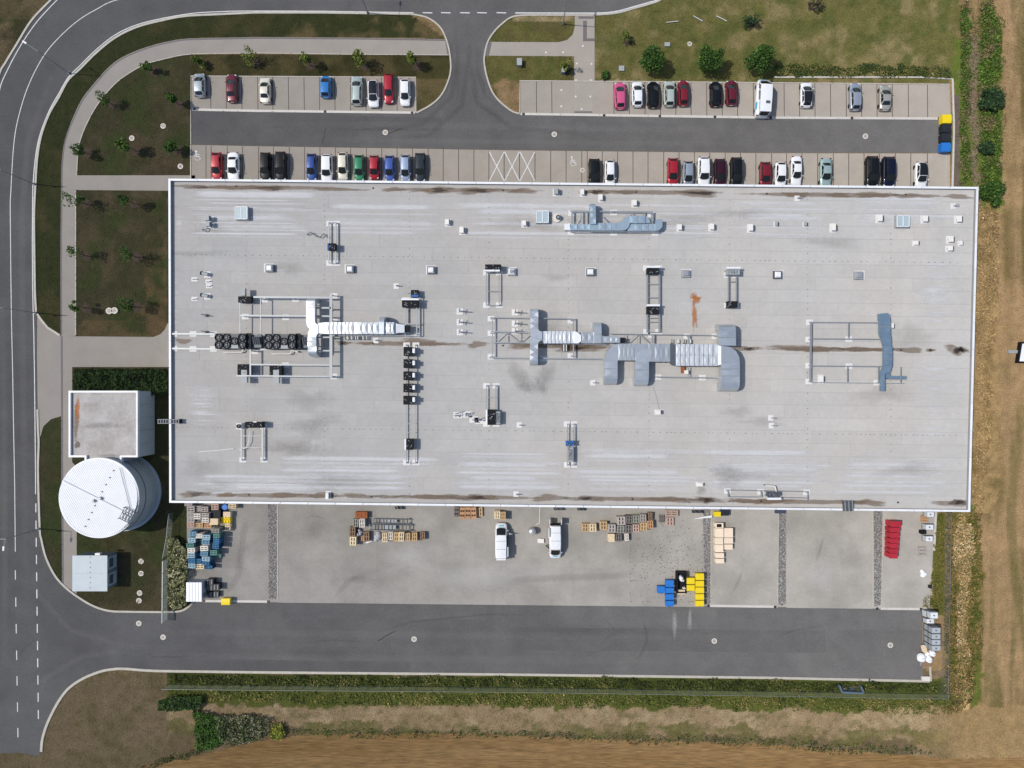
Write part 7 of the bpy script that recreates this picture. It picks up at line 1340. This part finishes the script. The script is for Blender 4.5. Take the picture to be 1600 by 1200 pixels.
# black crates and odds in the west yard
for i, (x0, y0, x1, y1, h, l) in enumerate(((322.5, 905.5, 332.5, 914, 1.3, 'black slatted crate at the top left beside the shed'), (323, 914.5, 332, 922.5, 1.2, 'black slatted crate left in the middle beside the shed'), (333, 913, 342, 922.5, 1.2, 'black slatted crate right of the others beside the shed'), (326, 924.5, 332, 934, .7, 'black slatted crate lower left beside the shed'), (333, 924.5, 341.5, 933.5, .7, 'black slatted crate lower right beside the shed'))): 
    t = crate(x0, y0, x1, y1, h, M_BLK, l, 'slatted_crate', 'crate', 'black slatted crates'); MB().bar((x0 + 2, y0 + 1), (x0 + 2, y1 - 1), .07, h, h + .03).build('slat', M_STEEL, t); MB().bar((x1 - 2, y0 + 1), (x1 - 2, y1 - 1), .07, h, h + .03).build('slat', M_STEEL, t)
c = P(831.5, 831, 1.4); t = thing('steel_vessel', 'dome-topped stainless steel vessel between the two vans', 'vessel', (c.x, c.y, .02)); M_INOX = mat('stainless', S(206, 207, 207), .4, metal=.6, amt=.05, scale=3); MB().cyl((c.x, c.y), .55, .25, 1.25, 24).build('shell', M_INOX, t, smooth=False); MB().dome((c.x, c.y), .55, 1.25, .3, 24, 6).build('dome', M_INOX, t, smooth=True); MB().cyl((c.x, c.y), .12, 1.5, 1.65, 10).build('manway', M_INOX, t)
for i in range(4): a = .8 + i * 1.57; MB().wbar((c.x + math.cos(a) * .5, c.y + math.sin(a) * .5, .02), (c.x + math.cos(a) * .5, c.y + math.sin(a) * .5, .5), .05).build('leg', M_STEEL, t)
o = tag(MB().box(825, 820.5, 839, 837.5, .024, .05, .05).build('concrete_plate', M_PATHC), 'square concrete plate under the steel vessel', 'plate'); crate(840.5, 842, 844.7, 848, .4, M_HOOD, 'small white box, left of two beside the open-rear van'); crate(845.3, 842.5, 849.5, 848.3, .4, M_HOOD, 'small white box, right of two beside the open-rear van')
mb = MB(); mb.wbar(P(844, 786, .05), P(843, 817, .05), .05).wbar(P(843, 817, .05), P(838, 820, .05), .05); tag(mb.build('hose', M_HOOD), 'white hose on the ground above the steel vessel', 'hose')
crate(1116.5, 800, 1126, 807, .9, M_YEL, 'yellow tub against the warehouse wall', 'tub', 'tub'); crate(1126, 797, 1139, 805.5, .8, M_BLU, 'blue crate with dark contents against the warehouse wall', 'crate', 'crate', lid=M_BLK); o = tag(MB().pp([(1082, 811.3), (1100, 807), (1113, 805.3), (1112, 808.8)], .3, .42).build('sheet_metal', M_WHITE), 'long white pointed metal sheet across the gravel strip', 'sheet'); crate(1212, 797, 1227, 802, .5, mat('dark_cover', S(70, 72, 96), .7, amt=.1), 'dark low cover at the wall by the middle gravel strip', 'cover', 'cover')
for x0, x1, y, l in ((865, 882, 795, 'dark rack against the wall above the open-rear van'), (902, 915, 795.5, 'green-grey trolley against the wall left of the east pile'), (617, 631, 793.5, 'green-grey sheet against the wall above the racks'), (1081, 1100, 799.5, 'dark scrap heap against the wall by the gravel strip')):
    t = thing('wall_rack', l, 'rack', P(x0, y)); 
    for k in range(5): MB().bar((x0 + (x1 - x0) * k / 5, y - 2), (x0 + (x1 - x0) * (k + .8) / 5, y + 2), .12, .3, .5).build('bar', M_STEELD if k % 2 else M_BLACK, t)
    MB().bar((x0, y + 1.5), (x1, y + 1.8), .1, .28, .4).build('rail', M_STEELD, t)
# stains on the yard floor and lane
for x, y, rx, ry, m in ((1330, 868, 26, 38, M_ST_O), (485, 830, 34, 22, M_ST_O), (560, 905, 40, 10, M_ST_O), (1000, 860, 60, 30, M_ST_O), (760, 900, 120, 30, M_ST_P), (640, 870, 60, 30, M_ST_P), (1280, 900, 40, 34, M_ST_P), (370, 870, 30, 40, M_ST_O)): stain(x, y, rx, ry, m, yard, .025 + random.uniform(0, .003), name='floor_stain')
for x, y, rx, ry, m in ((1054, 975, 5, 34, M_ST_P), (1078, 968, 5, 24, M_ST_P), (270, 1026, 50, 2.5, M_ST_O), (900, 985, 200, 16, M_ST_O), (500, 1020, 180, 14, M_ST_O), (120, 1010, 60, 20, M_ST_O), (745, 120, 6, 70, M_ST_O), (715, 120, 6, 70, M_ST_O)): stain(x, y, rx, ry, m, road, .015 + random.uniform(0, .003), name='road_stain')
n = 420; x = np.clip(RNG.normal(1045, 34, n), 985, 1097); y = np.clip(RNG.normal(880, 34, n), 808, 940); c_ = np.stack([(x - 800) * GSD, (600 - y) * GSD, np.full(n, .05)], -1); tag(quads('litter', leaves(c_, .17, 2.5), np.abs(RNG.normal(.06, .03, n))[:, None] * np.array([1, .95, .85]) + .01, M_STONE), 'scattered dark litter on the yard floor beside the east pile', 'litter', kind='stuff')
# ------------------------------------------------------------------ grass and weeds (uncountable)
WH_FOOT = [(298, 300), (1482, 310), (1470, 790), (298, 778)]
def free(x, y):
    k = np.ones(len(x), bool)
    for p in HARD + [WH_FOOT]: k &= ~inpoly(x, y, p)
    return k
n = 230000; x = RNG.uniform(-25, 1625, n); y = RNG.uniform(-25, 1225, n); k = free(x, y) & ~inpoly(x, y, fe + [(2200, 1184), (2200, 2400), (-200, 2400)])
x, y = x[k], y[k]; c_ = np.stack([(x - 800) * GSD, (600 - y) * GSD, RNG.uniform(.03, .12, len(x))], -1)
C = ground_tone(x, y) * np.exp(RNG.normal(0, .2, len(x)))[:, None]
tag(quads('grass', leaves(c_, .18, .8, aspect=.5), C, M_LEAF), 'short dry and green grass tufts over lawns and verges', 'grass', kind='stuff')
def weeds(name, poly, n, h, size, tones, label):
    xs = [p[0] for p in poly]; ys = [p[1] for p in poly]; x = RNG.uniform(min(xs), max(xs), n); y = RNG.uniform(min(ys), max(ys), n)
    cl = vnoise(x, y, 10, 3, 3); k = inpoly(x + (vnoise(x, y, 9, 2) - .5) * 14 + (vnoise(x, y, 30, 4) - .5) * 14, y + (vnoise(x, y, 9, 6) - .5) * 12 + (vnoise(x, y, 34, 7) - .5) * 12, poly) & (RNG.random(n) < .35 + cl); x, y, cl = x[k], y[k], cl[k]
    z = h * (.3 + .9 * cl) * RNG.uniform(.3, 1, len(x)); c_ = np.stack([(x - 800) * GSD, (600 - y) * GSD, z + .03], -1); b = np.array([[lin(v) * .92 for v in t] for t in tones]); t2 = vnoise(x, y, 16, 8, 3)
    i = np.clip(((t2 - .5) * 1.8 + .5 + RNG.normal(0, .18, len(x))) * len(b), 0, len(b) - 1).astype(int); C = b[i] * np.exp(RNG.normal(0, .25, len(x)))[:, None]
    return tag(quads(name, leaves(c_, size, .5, aspect=.5), C, M_LEAF), label, 'weeds', kind='stuff')
G1 = [(58, 70, 28), (82, 96, 40), (104, 110, 48), (136, 124, 74)]
weeds('weeds', [(264, 1053), (800, 1057), (1200, 1062), (1450, 1068), (1470, 1080), (1200, 1078), (800, 1072), (264, 1068)], 14000, .6, .32, [(44, 52, 24), (62, 72, 32), (84, 90, 42), (112, 108, 62)], 'tall dark weeds between the lane kerb and the south fence')
weeds('weeds', [(264, 1078), (800, 1082), (1200, 1088), (1475, 1092), (1490, 1115), (1460, 1116), (1200, 1106), (800, 1103), (400, 1097), (264, 1092)], 16000, .35, .3, G1, 'green weeds outside the south fence')
weeds('weeds', [(440, 1138), (620, 1138), (800, 1143), (1000, 1148), (1200, 1154), (1400, 1166), (1480, 1178), (1350, 1178), (1200, 1167), (975, 1158), (800, 1152), (625, 1149), (482, 1151)], 8000, .6, .3, [(38, 54, 26), (50, 72, 32), (70, 92, 38), (96, 100, 52)], 'dark green weed line along the stubble field')
weeds('weeds', [(212, 1196), (300, 1172), (340, 1168), (300, 1184), (230, 1202)], 1500, .5, .3, [(44, 58, 28), (62, 78, 34), (84, 88, 46)], 'weed line at the corner of the stubble field')
weeds('weeds', [(1498, 20), (1510, -10), (1516, 60), (1512, 150), (1512, 215), (1508, 300), (1498, 300)], 4500, .5, .34, [(120, 108, 74), (82, 104, 40), (66, 92, 34), (98, 122, 50)], 'bright green weed strip beside the garden kerb')
weeds('weeds', [(1530, 10), (1550, -10), (1562, 60), (1563, 150), (1560, 300), (1532, 312), (1527, 250), (1532, 200), (1526, 140)], 9000, .6, .34, [(120, 108, 74), (82, 104, 40), (66, 92, 34), (98, 122, 50)], 'bright green weeds east of the car park')
weeds('weeds', [(1478, 800), (1534, 795), (1532, 1000), (1520, 1090), (1500, 1115), (1474, 1110), (1474, 960)], 19000, .45, .26, [(92, 98, 42), (122, 108, 60), (160, 132, 84), (84, 84, 40)], 'mixed weeds east of the yard fence')
weeds('straw', [(1492, 815), (1520, 820), (1524, 880), (1510, 900), (1508, 1000), (1514, 1030), (1500, 1040), (1496, 1000), (1496, 900), (1488, 870)], 13000, .4, .25, [(160, 136, 96), (190, 164, 120), (210, 184, 140)], 'pale straw strip east of the yard fence')
weeds('straw', [(1528, 312), (1560, 330), (1552, 500), (1545, 700), (1532, 800), (1518, 800), (1524, 500)], 9000, .25, .28, [(132, 110, 70), (160, 134, 90), (184, 156, 108)], 'dry straw grass along the warehouse east wall')
weeds('weeds', [(1440, 950), (1470, 950), (1474, 800), (1464, 800), (1460, 870), (1452, 930)], 3000, .3, .28, [(84, 90, 36), (104, 104, 44), (122, 110, 64)], 'green weeds between the yard edge and the east fence')
weeds('weeds', [(1210, 100), (1480, 104), (1484, 123), (1212, 120)], 5000, .5, .3, [(58, 74, 34), (82, 92, 42), (118, 112, 66)], 'weeds and shrubs north of the east bays')
weeds('weeds', [(1498, 185), (1504, 185), (1505, 300), (1496, 300)], 400, .2, .2, [(120, 104, 92), (140, 124, 110)], 'dry mulch beside the garden kerb')
weeds('weeds', [(1500, 30), (1564, 20), (1570, 180), (1562, 305), (1500, 305)], 5000, .4, .26, [(122, 110, 84), (104, 108, 52), (84, 104, 40)], 'loose weeds scattered over the bed east of the car park')
